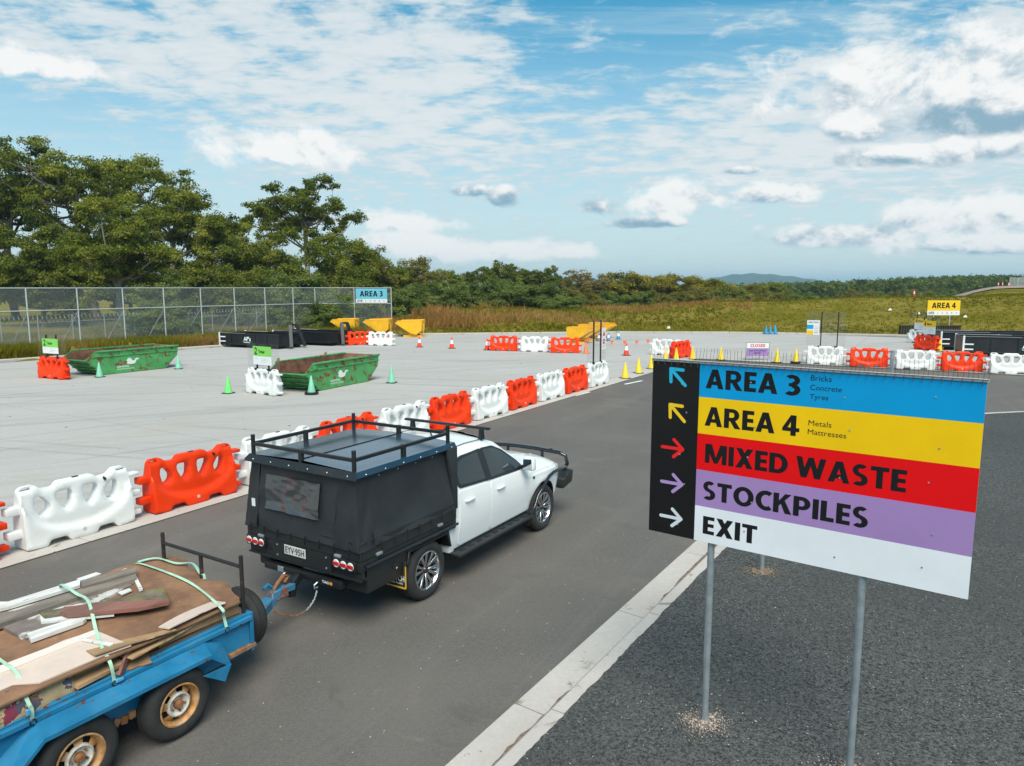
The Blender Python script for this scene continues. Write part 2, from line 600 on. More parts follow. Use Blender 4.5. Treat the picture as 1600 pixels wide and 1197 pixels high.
FAR = [(-62, -14), g(0, 567), g(273, 548), g(342, 543), (-13.5, 55.2), g(660, 524), g(963, 521), g(1140, 521.5), g(1300, 524), g(1420, 526.5), g(1560, 531), (62, 38), (95, 12)]
SITE = FAR + [(95, -60), (-62, -60)]
_e = []
for i in range(len(SITE)):
    p, q = SITE[i], SITE[(i + 1) % len(SITE)]
    dx, dy = q[0] - p[0], q[1] - p[1]
    L = math.hypot(dx, dy)
    _e.append((-dy / L, dx / L, (-dy * p[0] + dx * p[1]) / L))
def dist_out(x, y):
    """metres outside the sealed site (negative inside)"""
    return np.max(np.stack([nx * x + ny * y - c for nx, ny, c in _e]), axis=0)
def sstep(x, a, b):
    t = np.clip((x - a) / (b - a), 0, 1)
    return t * t * (3 - 2 * t)
def ground_h(x, y):
    x = np.asarray(x, float)
    y = np.asarray(y, float)
    d = dist_out(x, y)
    u = np.arctan2(x, np.maximum(y, 1.0))
    A = np.interp(u, [-.7, -.25, -.14, .18, .27, .40, .5, .65], [.1, .15, 1.2, 1.35, 2.0, 2.45, 2.75, 3.0])
    h = -.3 + .42 * sstep(d, -.35, .25) + A * sstep(d, 1.5, 26)
    r2 = ((x - 100) / 42) ** 2 + ((y - 138) / 30) ** 2
    h = h - (A + .8) * sstep(d, 30, 70) * (1 - sstep(u, .50, .60)) * sstep(u, -.16, .10)
    h = h + 1.15 * np.exp(-r2 * r2) * sstep(d, 6, 30)
    h = h + .10 * np.sin(x * .31 + y * .17) * np.sin(y * .23 - x * .11) * sstep(d, 3, 15)
    h = h - np.clip(d - 90, 0, 400) * .012
    return h
def gh(x, y):
    return float(ground_h(np.array([x]), np.array([y]))[0])

def build_terrain():
    m = bpy.data.materials.new('meadow')
    m.use_nodes = True
    t = NT(m.node_tree)
    b = t.n['Principled BSDF']
    b.inputs['Roughness'].default_value = 0.95
    b.inputs['Specular IOR Level'].default_value = 0.0
    pos = t.new('ShaderNodeNewGeometry').outputs['Position']
    n1 = t.noise(pos, 0.16, 6.0, 0.65, 0.4)
    n2 = t.noise(pos, 1.6, 5.0, 0.7)
    n3 = t.noise(pos, 6.0, 6.0, 0.75, .5)
    c = t.mix(t.smooth(n1, .35, .68), (.150, .138, .014, 1), (.27, .215, .045, 1))
    c = t.mix(t.smooth(n2, .42, .75, 0, .55), c, (.15, .085, .035, 1))
    c = t.mix(t.smooth(n3, .45, .8, 0, .4), c, (.045, .06, .016, 1))
    t.put(b.inputs['Base Color'], c)
    bn = t.new('ShaderNodeBump')
    bn.inputs['Strength'].default_value = .8
    bn.inputs['Distance'].default_value = .15
    t.put(bn.inputs['Height'], n3)
    t.put(b.inputs['Normal'], bn.outputs[0])
    rad = np.concatenate([np.linspace(0, 30, 8), np.linspace(34, 110, 90), np.geomspace(112, 7000, 40)])
    ang = np.linspace(-PI, PI, 361)[:-1]
    rr, aa = np.meshgrid(rad, ang, indexing='ij')
    X, Y = rr * np.sin(aa), rr * np.cos(aa)
    Z = ground_h(X.ravel(), Y.ravel())
    V = np.stack([X.ravel(), Y.ravel(), Z], 1)
    n, k = len(rad), len(ang)
    i, j = np.meshgrid(np.arange(n - 1), np.arange(k), indexing='ij')
    i, j = i.ravel(), j.ravel()
    j2 = (j + 1) % k
    Q = np.stack([i * k + j, i * k + j2, (i + 1) * k + j2, (i + 1) * k + j], 1)
    me = from_np('ground', V, Q[:, ::-1], m)
    me.polygons.foreach_set('use_smooth', [True] * len(me.polygons))
    tag(link('ground', me), kind='structure')
build_terrain()

def flat_poly(poly, z):
    b = MB()
    b.add([(p[0], p[1], z) for p in poly], [tuple(range(len(poly)))])
    return b

ASPH = ground_mat('asphalt', [(.085, .078, .072), (.160, .148, .136), (.165, .146, .130), (.092, .084, .078), (.19, .175, .16)], fine=120, blot=.3, rough=.82, bump=.35,
                  streak=[(.62, PI / 2 - TH, .50, .72, .38, .05, 1.0, (0, 0, 0)), (1.4, PI / 2 - TH + .06, .56, .74, .30, .05, 1.4, (4, 3, 0))], specks=(45, 0.9985, .28),
                  stains=[(.45, .52, .74, .5, (.225, .185, .15), (3, 3, 0)), (.9, .6, .75, .45, (.075, .068, .062), (8, 1, 0)), (2.2, .66, .78, .5, (.26, .22, .18), (2, 6, 0))])
APRON = ground_mat('coarse_asphalt', [(.012, .013, .0125), (.138, .139, .133), (.055, .056, .054), (.088, .089, .086)], gw=(.66, .30, .04), fine=62, blot=.25, rough=.85, bump=.7, specks=(70, .9945, .34))
CONC = ground_mat('concrete', [(.40, .38, .36), (.46, .435, .41), (.37, .345, .32), (.43, .405, .375), (.21, .20, .19)], fine=30, blot=.12, rough=.85, bump=.1,
                  streak=[(.55, R(29), .52, .76, .42, .09, 1.8, (0, 0, 0)), (.9, R(12), .57, .72, .45, .045, 2.6, (7, 3, 0)), (.8, R(-16), .59, .73, .45, .05, 2.6, (2, 9, 0)), (1.2, R(44), .60, .70, .40, .03, 3.0, (12, 4, 0)), (.30, R(-5), .56, .74, .35, .25, 1.3, (3, 1, 0))],
                  stains=[(.16, .54, .75, .45, (.38, .31, .235), (5, 5, 0)), (.5, .64, .74, .5, (.33, .29, .25), (9, 2, 0))])
KERBM = ground_mat('kerb_concrete', [(.46, .415, .38), (.52, .48, .44), (.41, .365, .33), (.48, .44, .40)], fine=40, blot=.5, rough=.85, bump=.2,
                   stains=[(2.5, .6, .72, .7, (.13, .09, .06), (1, 4, 0)), (9.0, .66, .7, .6, (.10, .07, .05), (0, 0, 0))])
GAP = mk('joint_filler', (.05, .042, .036), .95)

tag(flat_poly(SITE, 0.0).build('road', ASPH), kind='structure')

# the yard: slabs cast between open joints
yard = tag(flat_poly([ab(-35, 11.6), ab(39.9, 11.6), ab(39.9, -60), (95, 12)] + [tuple(p) for p in FAR[::-1][1:]], 0.006).build('yard', GAP), kind='structure')
def clip(poly, nx, ny, c):
    out = []
    for i in range(len(poly)):
        p, q = poly[i], poly[(i + 1) % len(poly)]
        dp, dq = nx * p[0] + ny * p[1] - c, nx * q[0] + ny * q[1] - c
        if dp <= 0:
            out.append(p)
        if dp * dq < 0:
            t = dp / (dp - dq)
            out.append((p[0] + (q[0] - p[0]) * t, p[1] + (q[1] - p[1]) * t))
    return out
def slab(a0, a1, b0, b1):
    gpx = .008
    poly = [ab(a0 + gpx, b0 + gpx)[:2], ab(a1 - gpx, b0 + gpx)[:2], ab(a1 - gpx, b1 - gpx)[:2], ab(a0 + gpx, b1 - gpx)[:2]]
    for e in _e:
        poly = clip(poly, *e)
        if len(poly) < 3:
            return
    k = len(poly)
    z = .020
    b = MB()
    b.add([(p[0], p[1], z) for p in poly] + [(p[0], p[1], .007) for p in poly], [tuple(range(k))] + [(i, i + k, (i + 1) % k + k, (i + 1) % k) for i in range(k)])
    b.build('slab', CONC, yard)
av = [-31.0 + 8.6 * i for i in range(18)]
a_edges = [x for x in av]
b_edges = [12.06, 19.8, 27.5, 35.2, 42.9, 50.6, 58.3, 66]
for i in range(len(a_edges) - 1):
    for j in range(len(b_edges) - 1):
        slab(a_edges[i], a_edges[i + 1], b_edges[j], b_edges[j + 1])
a2 = [40.3, 48.6, 57.2, 65.8]
b2 = [12.06, 4.4, -3.3, -11, -18.7, -26.4, -34.1, -42, -50]
for i in range(len(a2) - 1):
    for j in range(len(b2) - 1):
        slab(a2[i], a2[i + 1], b2[j + 1], b2[j])

# pale edge strip the barriers stand on
strip = tag(flat_poly([ab(-30, 11.40), ab(40.2, 11.40), ab(40.2, 12.04), ab(-30, 12.04)], .008).build('edge_strip', GAP), kind='structure')
a = -30.0
while a < 40:
    b = MB()
    b.span((a + .006, 11.38, .009), (min(a + 3.0, 40.28) - .006, 12.052, .026))
    b.build('strip_segment', KERBM, strip, rot=(0, 0, ROAD_RZ), bevel=.006, seg=1)
    a += 3.0

# ------------------------------------------------------------------ gutter and kerb
KP = []
a = -16.0
b0 = lambda a: 3.306 - .0446 * (a - 4.53)
while a < 17.2:
    KP.append((a, b0(a)))
    a += .3
a0c, bb0 = 17.3, b0(17.3)
Rk, ph0 = 15.2, math.atan(.0446)
ph = ph0
while ph < PI / 2:
    KP.append((a0c + Rk * (math.sin(ph) - math.sin(ph0)), bb0 - Rk * (math.cos(ph0) - math.cos(ph))))
    ph += .02
la, lb = KP[-1]
for k in range(1, 60):
    KP.append((la, lb - k * .8))
def kerb_at(i, off):
    p = KP[i]
    q = KP[min(i + 1, len(KP) - 1)] if i + 1 < len(KP) else p
    pr = KP[max(i - 1, 0)]
    da, db = q[0] - pr[0], q[1] - pr[1]
    L = math.hypot(da, db)
    return (p[0] + db / L * off, p[1] - da / L * off)
kerb = thing('kerb', None, None)
kerb['kind'] = 'structure'
prof = [(0, .004), (0, .022), (.345, .008), (.372, .014), (.392, .085), (.412, .098), (.56, .100), (.57, .004)]
step = 8
i = 0
while i < len(KP) - 1:
    j = min(i + step, len(KP) - 1)
    b = MB()
    vs = []
    for k in range(i, j + 1):
        for (o_, z_) in prof:
            pa, pb = kerb_at(k, o_)
            if k == j:   # leave the joint open
                qa, qb = kerb_at(k - 1, o_)
                pa, pb = pa + (qa - pa) * .045, pb + (qb - pb) * .045
            vs.append(ab(pa, pb, z_))
    n = len(prof)
    fs = [(r * n + c, r * n + c + 1, (r + 1) * n + c + 1, (r + 1) * n + c) for r in range(j - i) for c in range(n - 1)]
    fs += [tuple(range(n)), tuple((j - i) * n + c for c in range(n))]
    b.add(vs, fs)
    b.build('kerb_segment', KERBM, kerb, smooth=25)
    i = j
# silt lying in the gutter invert, ragged edge
b = MB()
vs = []
w = .03
for k in range(0, 120):
    for s in range(4):
        w = max(.004, min(.075, w + rnd.uniform(-.022, .022) + .010 * math.sin(k * .23)))
        p0 = kerb_at(k, .372)
        p1 = kerb_at(k + 1, .372)
        q0 = kerb_at(k, .372 - w)
        q1 = kerb_at(k + 1, .372 - w)
        f = s / 4
        vs.append(ab(p0[0] + (p1[0] - p0[0]) * f, p0[1] + (p1[1] - p0[1]) * f, .0185))
        vs.append(ab(q0[0] + (q1[0] - q0[0]) * f, q0[1] + (q1[1] - q0[1]) * f, .0165))
b.add(vs, [(2 * k, 2 * k + 1, 2 * k + 3, 2 * k + 2) for k in range(len(vs) // 2 - 1)])
si = b.build('silt', mk('silt', (.19, .135, .10), .95, var=.4, vscale=20, bump=.4), kerb)
si['kind'] = 'stuff'
# apron behind the kerb, ragged against the concrete
edge = []
for k in range(len(KP) - 1):
    for s in range(5):
        o_ = .55 + rnd.uniform(-.007, .007) + .006 * math.sin(k * 1.7)
        p0, p1 = kerb_at(k, o_), kerb_at(k + 1, o_)
        f = s / 5
        edge.append(ab(p0[0] + (p1[0] - p0[0]) * f, p0[1] + (p1[1] - p0[1]) * f)[:2])
apron_poly = edge + [ab(la + .5, -60)[:2], (94, -20), (94, -59), (-30, -59)]
b = MB()
vv = [Vector((p[0], p[1])) for p in apron_poly]
r_ = delaunay_2d_cdt(vv, [], [list(range(len(vv)))], 1, 1e-6)
b.add([(p.x, p.y, .105) for p in r_[0]], [tuple(f) for f in r_[2]])
k = len(b.v)
tag(b.build('pavement', APRON), kind='structure')

# painted dashes along the road's left edge
PAINT = mk('road_paint', (.74, .73, .70), .7, var=.12, vscale=12)
marks = thing('road_markings', None, None)
marks['kind'] = 'structure'
for (p0, p1) in (((898, 618.5), (921, 612.5)), ((976.5, 600.5), (1003, 595)), ((1062, 579), (1085, 573.5))):
    q0, q1 = g(*p0), g(*p1)
    b = MB()
    b.bar((q0[0], q0[1], .004), (q1[0], q1[1], .004), .13, .004)
    b.build('dash', PAINT, marks)

# low upstand kerb round the far side of the yard
fk = thing('far_kerb', None, None)
fk['kind'] = 'structure'
for i in range(len(FAR) - 2):
    p, q = Vector(FAR[i]), Vector(FAR[i + 1])
    L = (q - p).length
    n = max(1, round(L / 3.2))
    for k in range(n):
        s, e = p + (q - p) * (k / n), p + (q - p) * ((k + 1) / n)
        d = (e - s).normalized() * .006
        s, e = s + d, e - d
        nrm = Vector((-(q - p).y, (q - p).x)).normalized() * .17
        b = MB()
        b.bar((s.x + nrm.x, s.y + nrm.y, .04), (e.x + nrm.x, e.y + nrm.y, .04), .30, .26)
        b.build('kerb_segment', KERBM, fk, bevel=.03, seg=1)
# ------------------------------------------------------------------ hills, woods, trees
def quads_at(P, size, rng, asp=.6, droop=.3, N=None):
    """one small diamond leaf per point, loosely facing out of its clump"""
    n = len(P)
    nn = rng.normal(size=(n, 3))
    nn /= np.linalg.norm(nn, axis=1)[:, None]
    if N is not None:
        nn = nn * .75 + N
        nn /= np.linalg.norm(nn, axis=1)[:, None]
    d = rng.normal(size=(n, 3))
    d[:, 2] -= droop
    d -= nn * (d * nn).sum(1)[:, None]
    d /= np.linalg.norm(d, axis=1)[:, None]
    w = np.cross(nn, d)
    s = (size * rng.uniform(.6, 1.35, n))[:, None]
    a = P - d * s * .5
    c = P + d * s * .5
    m1 = P + w * s * asp * .5
    m2 = P - w * s * asp * .5
    V = np.stack([a, m1, c, m2], 1).reshape(-1, 3)
    Q = np.arange(4 * n).reshape(n, 4)
    return V, Q

def clump(c, r, n, rng, flat=.75, shell=.5):
    """a puff of foliage made of several smaller overlapping puffs"""
    k = 6
    d = rng.normal(size=(k, 3))
    d /= np.linalg.norm(d, axis=1)[:, None]
    cs = d * r * rng.uniform(.35, .75, k)[:, None]
    cs[:, 2] *= flat
    rs = r * rng.uniform(.38, .62, k)
    w = rng.integers(0, k, n)
    e = rng.normal(size=(n, 3))
    e /= np.linalg.norm(e, axis=1)[:, None]
    low = e[:, 2] < -.35
    e[low, 2] *= -.5
    P = cs[w] + e * (rs[w] * (shell + (1 - shell) * rng.random(n) ** .7) * (1 + .12 * rng.normal(size=n)))[:, None] * np.array([1, 1, .5 + .5 * flat])
    out = e + cs[w] / r * .8 + np.array([0, 0, .25])
    out /= np.linalg.norm(out, axis=1)[:, None]
    return P + np.asarray(c), out

def limb_path(p0, p1, sag, rng, n=6):
    p0, p1 = np.asarray(p0, float), np.asarray(p1, float)
    L = np.linalg.norm(p1 - p0)
    t = np.linspace(0, 1, n)[:, None]
    side = rng.normal(size=3) * .05 * L
    q = p0 + (p1 - p0) * t + np.sin(t * PI) * (side + np.array([0, 0, sag * L]))
    return [tuple(v) for v in q]

LEAF = {}
LEAF['gum'] = leaf_mat('gum_leaves', (.058, .080, .014), (.165, .190, .034), (.36, .34, .06))
LEAF['dark'] = leaf_mat('dark_leaves', (.048, .068, .014), (.135, .160, .030), (.29, .29, .055))
LEAF['pale'] = leaf_mat('pale_leaves', (.085, .086, .026), (.19, .175, .048), (.32, .27, .07))
LEAF['wattle'] = leaf_mat('wattle_leaves', (.070, .100, .028), (.155, .20, .055), (.28, .30, .09))
LEAF['olive'] = leaf_mat('olive_leaves', (.105, .098, .018), (.235, .205, .035), (.40, .32, .05))
LEAF['rust'] = leaf_mat('dry_leaves', (.10, .080, .030), (.21, .165, .065), (.31, .24, .10))
BARK = mk('bark', (.155, .125, .098), .9, var=.45, vscale=2.5, bump=.5, bscale=8, stretch=(1, 1, .25))
BARK_PALE = mk('pale_bark', (.30, .255, .21), .85, var=.4, vscale=2.0, bump=.3, bscale=8, stretch=(1, 1, .25))

def tree_data(seed, H, spread, base, n_limb, n_sub, cl_r, cl_n, leaf, mat, bark, dome=.55, low=0.0, flat=.62, trunk_r=None, lean=(0, 0), fill=0, stems=1):
    """crown mesh + trunk mesh of one tree standing at the origin"""
    rg = np.random.default_rng(seed)
    tr = trunk_r or H * .017
    wood = MB()
    cents = []
    for st in range(stems):
        sx, sy = (rg.normal(size=2) * .35 * (stems > 1))
        fork = np.array([lean[0] * .5 + sx * 3, lean[1] * .5 + sy * 3, base * H * rg.uniform(.85, 1.1)])
        path = limb_path((sx, sy, -.3), fork, 0, rg, 5)
        wood.tube(path, [tr * (1.25 - .45 * i / 4) for i in range(5)], 7)
        m = n_limb // stems
        for k in range(m):
            ph = 2 * PI * (k + rg.uniform(-.3, .3)) / m + st
            q = math.sqrt((k * .618) % 1.0)
            rad = spread * (.28 + .66 * q)
            top = H * (1 - (1 - dome) * (rad / spread) ** 2.0) - cl_r * flat
            top = base * H + (top - base * H) * rg.uniform(.72 - low, 1.0)
            tip = np.array([math.cos(ph) * rad + lean[0], math.sin(ph) * rad * .9 + lean[1], top])
            s0 = np.array(path[-1]) * 1.0
            if rg.random() < .35:
                s0 = np.array(path[3])
            lp = limb_path(s0, tip, -.10, rg, 7)
            r0 = tr * rg.uniform(.42, .62)
            wood.tube(lp, [r0 * (1 - .85 * i / 6) + .012 for i in range(7)], 5, cap=False)
            cents.append((tip, cl_r * rg.uniform(.8, 1.25)))
            for s in range(n_sub):
                f = rg.uniform(.35, .95)
                b0 = np.array(lp[int(f * 6)])
                off = rg.normal(size=3) * np.array([1, 1, .5])
                off /= np.linalg.norm(off)
                tp = b0 + off * spread * rg.uniform(.16, .34) + np.array([0, 0, H * .05])
                tp[2] = min(tp[2], H * (1 - (1 - dome) * min(1.3, math.hypot(tp[0] - lean[0], tp[1] - lean[1]) / spread) ** 2) - .3)
                wood.tube(limb_path(b0, tp, -.08, rg, 4), [r0 * .35, r0 * .26, r0 * .18, .012], 4, cap=False)
                cents.append((tp, cl_r * rg.uniform(.6, 1.05)))
    for k in range(fill):
        ph, q = rg.uniform(0, 2 * PI), math.sqrt(rg.random())
        z = H * rg.uniform(base * .35, .8)
        cents.append((np.array([math.cos(ph) * q * spread * .85 + lean[0], math.sin(ph) * q * spread * .8 + lean[1], z]), cl_r * rg.uniform(.8, 1.2)))
    Vs, Qs, Ts = [], [], []
    o = 0
    for (c, r) in cents:
        n = int(cl_n * (r / cl_r) ** 2)
        P, N = clump(c, r, n, rg, flat)
        V, Q = quads_at(P, leaf, rg, N=N)
        Vs.append(V)
        Qs.append(Q + o)
        o += len(V)
        Ts.append(np.clip(rg.normal(.52 + rg.normal() * .15, .2, n), 0, 1))
    me = from_np('crown', np.concatenate(Vs), np.concatenate(Qs), mat, np.concatenate(Ts))
    tm = wood.mesh('trunk', bark, smooth=60)
    return me, tm

def plant(name, data, label, cat, x, y, rz=0.0, s=1.0, group=None, sz=None):
    t = thing(name, label, cat, (x, y, gh(x, y) - .05), rz, group)
    t.scale = (s, s, sz or s)
    link('crown', data[0], t)
    if data[1] is not None:
        link('trunk', data[1], t)
    return t

def at_depth(px, Y):
    return ((px - 800) / FPX * Y * math.cos(PITCH) * 1.0 + 0.0, Y)

def z_at(py, Y):
    return CAM_H + (HORIZON - py) * Y / FPX

# --- the tall gums on the left, each grown on its own
def gum(px, Y, top, half_w, label, seed, kind='gum', base=.42, n_limb=14, n_sub=3, cl=1.15, cn=290, leaf=.24, dome=.6, low=.25, bark=BARK, fill=0, lean=(0, 0), name='gum_tree', cat='tree', stems=1, flat=.62):
    x, y = at_depth(px, Y)
    half_w *= 1.12
    H = (z_at(top, Y) - gh(x, y)) * 1.02
    sp = half_w * Y / FPX
    cl, cn, leaf = cl * 1.2, int(cn * 2.1), leaf * 1.02
    flat = min(.85, flat + .18)
    d = tree_data(seed, H, sp, base, n_limb, n_sub, cl, cn, leaf, LEAF[kind], bark, dome, low, fill=fill, lean=lean, stems=stems, flat=flat)
    return plant(name, d, label, cat, x, y)

gum(188, 66, 262, 78, 'olive gum with pale branching trunk standing foremost of the tall grove behind the fence', 1, 'gum', .34, 20, 3, 1.05, 300, low=.5, bark=BARK_PALE, dome=.42, fill=8, leaf=.22)
gum(150, 86, 219, 150, 'tallest gum with broad domed crown rising behind the pale-trunked gum', 2, 'gum', .55, 24, 3, 1.55, 330, low=.05, dome=.74, leaf=.28, flat=.5)
gum(22, 84, 219, 70, 'tall thin gum with open crown at the left edge of the photo', 3, 'dark', .5, 13, 3, 1.45, 300, low=.1, dome=.7, leaf=.28, flat=.5)
gum(265, 80, 270, 66, 'leaning gum with bare pale trunk reaching right from the tall grove', 4, 'gum', .5, 12, 3, 1.3, 280, low=.15, dome=.62, bark=BARK_PALE, lean=(1.6, 0), flat=.5)
gum(62, 70, 322, 62, 'dark bushy tree low down at the left of the pale-trunked gum', 5, 'dark', .22, 16, 3, 1.2, 300, low=.7, fill=14, dome=.45)
gum(120, 76, 300, 70, 'dense green tree between the pale-trunked gum and the dark bushy tree', 6, 'dark', .3, 16, 3, 1.3, 300, low=.6, fill=14, dome=.5)
gum(-8, 80, 330, 40, 'dark tree cut off by the left edge of the photo above the fence', 7, 'dark', .25, 10, 3, 1.2, 280, low=.6, fill=8)
gum(300, 74, 372, 46, 'small dark tree under the leaning gum behind the fence', 8, 'dark', .22, 12, 3, 1.1, 290, low=.6, fill=10, dome=.45)
gum(340, 78, 325, 52, 'mid green tree just left of the open-crowned tall gum', 9, 'gum', .25, 14, 3, 1.2, 310, low=.6, fill=14, dome=.5)
gum(480, 92, 272, 88, 'tall gum with open lacy crown standing above the middle of the fence', 10, 'dark', .58, 16, 3, 1.25, 300, low=.12, dome=.66, leaf=.27, bark=BARK_PALE, flat=.5)
gum(415, 80, 335, 60, 'dense yellow-green tree in front of the lacy tall gum', 11, 'gum', .22, 16, 3, 1.2, 310, low=.7, fill=18, dome=.55)
gum(505, 78, 345, 62, 'dense bright green tree at the foot of the lacy tall gum', 12, 'gum', .2, 16, 3, 1.2, 310, low=.7, fill=20, dome=.55)
gum(372, 72, 392, 46, 'low dark green tree behind the middle bays of the fence', 13, 'dark', .18, 12, 3, 1.1, 290, low=.7, fill=12, dome=.5)
gum(575, 88, 372, 40, 'thin tawny gum right of the dense bright green tree', 14, 'pale', .35, 11, 3, 1.15, 230, low=.35, bark=BARK_PALE, dome=.5)
gum(545, 76, 410, 48, 'low dark tree behind the fence just left of the Area 3 sign', 15, 'dark', .15, 12, 3, 1.1, 290, low=.7, fill=14, dome=.5)
gum(645, 100, 394, 44, 'round grey-green gum standing above the Area 3 sign', 16, 'pale', .35, 13, 3, 1.2, 260, low=.35, bark=BARK_PALE, dome=.5)
gum(455, 70, 418, 52, 'low dark green tree behind the black hook bins', 17, 'wattle', .12, 12, 3, 1.1, 300, low=.7, fill=14, dome=.5)
gum(240, 64, 402, 40, 'low pale green sapling behind the fence right of the pale trunk', 18, 'wattle', .12, 10, 3, .9, 260, low=.7, fill=8, dome=.5, leaf=.2)

gum(362, 84, 330, 58, 'tall green tree filling the gap left of the lacy gum', 41, 'gum', .2, 14, 3, 1.2, 310, low=.7, fill=16, dome=.5)
gum(310, 88, 345, 44, 'dark green tree standing behind the small dark tree under the leaning gum', 42, 'dark', .2, 12, 3, 1.2, 300, low=.7, fill=14, dome=.5)
gum(205, 90, 330, 70, 'dark tree filling in behind the pale-trunked gum', 43, 'dark', .2, 14, 3, 1.3, 300, low=.7, fill=18, dome=.5)
gum(95, 94, 345, 70, 'dark tree deep in the grove behind the dark bushy tree', 44, 'dark', .2, 14, 3, 1.3, 300, low=.7, fill=18, dome=.5)
gum(608, 92, 398, 40, 'green gum between the thin tawny gum and the round grey-green one', 45, 'gum', .2, 12, 3, 1.1, 290, low=.7, fill=12, dome=.5)
gum(398, 86, 322, 44, 'tall green tree directly left of the lacy gum, below its crown', 46, 'gum', .2, 13, 3, 1.2, 300, low=.7, fill=16, dome=.5)
gum(552, 86, 356, 42, 'green tree just right of the lacy gum, taller than the thin tawny one', 47, 'gum', .2, 13, 3, 1.2, 300, low=.7, fill=16, dome=.5)
# --- the row beyond the bank
protos = {}
def proto_tree(key, *a, **k):
    a = list(a)
    a[6], a[7], a[8] = a[6] * 1.2, int(a[7] * 1.8), a[8] * 1.05
    k.setdefault('flat', .8)
    protos[key] = tree_data(*a, **k)
    return protos[key]
proto_tree('open', 31, 9.0, 3.2, .5, 10, 3, .85, 150, .26, LEAF['dark'], BARK_PALE, dome=.6, low=.2)
proto_tree('round_olive', 32, 7.5, 3.6, .3, 14, 3, 1.0, 230, .24, LEAF['olive'], BARK, dome=.55, low=.6, fill=12)
proto_tree('round_dry', 33, 7.5, 3.4, .32, 13, 3, 1.0, 210, .24, LEAF['rust'], BARK, dome=.6, low=.5, fill=8)
proto_tree('round_green', 34, 7.0, 3.3, .25, 13, 3, 1.0, 230, .24, LEAF['gum'], BARK, dome=.5, low=.6, fill=12)
proto_tree('bush_a', 35, 4.2, 3.4, .1, 14, 3, .85, 330, .17, LEAF['wattle'], BARK, dome=.5, low=.9, fill=26, stems=2)
proto_tree('bush_b', 36, 3.6, 3.8, .08, 14, 3, .85, 330, .17, LEAF['wattle'], BARK, dome=.45, low=.9, fill=28, stems=2)
proto_tree('bush_olive', 37, 3.6, 3.2, .12, 12, 3, .8, 260, .18, LEAF['pale'], BARK, dome=.5, low=.9, fill=18, stems=2)

row = [  # px, depth, top row, prototype, label
    (700, 128, 416, 'round_green', 'small olive-topped gum first beyond the dark wattles, right of the round grey-green gum'),
    (738, 140, 413, 'open', 'sparse dark gum poking above the wattles, left of the tallest sparse one'),
    (776, 138, 397, 'open', 'tallest sparse gum poking above the dark wattles'),
    (812, 142, 404, 'open', 'sparse dark gum just right of the tallest sparse one'),
    (845, 140, 406, 'open', 'sparse gum at the right end of the group above the wattles'),
    (882, 146, 420, 'open', 'thin spindly gum left of the round tawny tree'),
    (912, 138, 414, 'round_dry', 'round tawny brown-green tree in the far row'),
    (948, 150, 432, 'round_green', 'small green tree between the tawny tree and the big olive dome'),
    (982, 140, 412, 'round_olive', 'largest olive domed tree in the far row'),
    (1012, 150, 430, 'round_green', 'small green tree behind the right flank of the big olive dome'),
    (1045, 142, 416, 'round_olive', 'olive domed tree second in size, above the left corner of the big sign'),
    (1088, 140, 420, 'round_olive', 'olive domed tree third in the run, left of the blue hill'),
    (1112, 150, 434, 'round_green', 'small dark green tree where the blue hill begins'),
    (1138, 152, 434, 'round_olive', 'small bright olive tree in front of the blue hill'),
    (1176, 156, 436, 'round_olive', 'yellow-topped tree in front of the middle of the blue hill'),
    (1206, 160, 437, 'round_green', 'dark green tree in front of the right end of the blue hill'),
]
for i, (px, Y, top, pk, lab) in enumerate(row):
    x, y = at_depth(px, Y)
    Hh = z_at(top, Y) - gh(x, y)
    d = protos[pk]
    H0 = {'open': 9.0, 'round_olive': 7.5, 'round_dry': 7.5, 'round_green': 7.0}[pk]
    wide = {'open': 1.1, 'round_olive': 1.25, 'round_dry': 1.15, 'round_green': 1.2}[pk]
    plant('gum_tree' if pk == 'open' else 'tree', d, lab, 'tree', x, y, i * 2.4, Hh / H0 * wide, 'trees in the far row', Hh / H0)

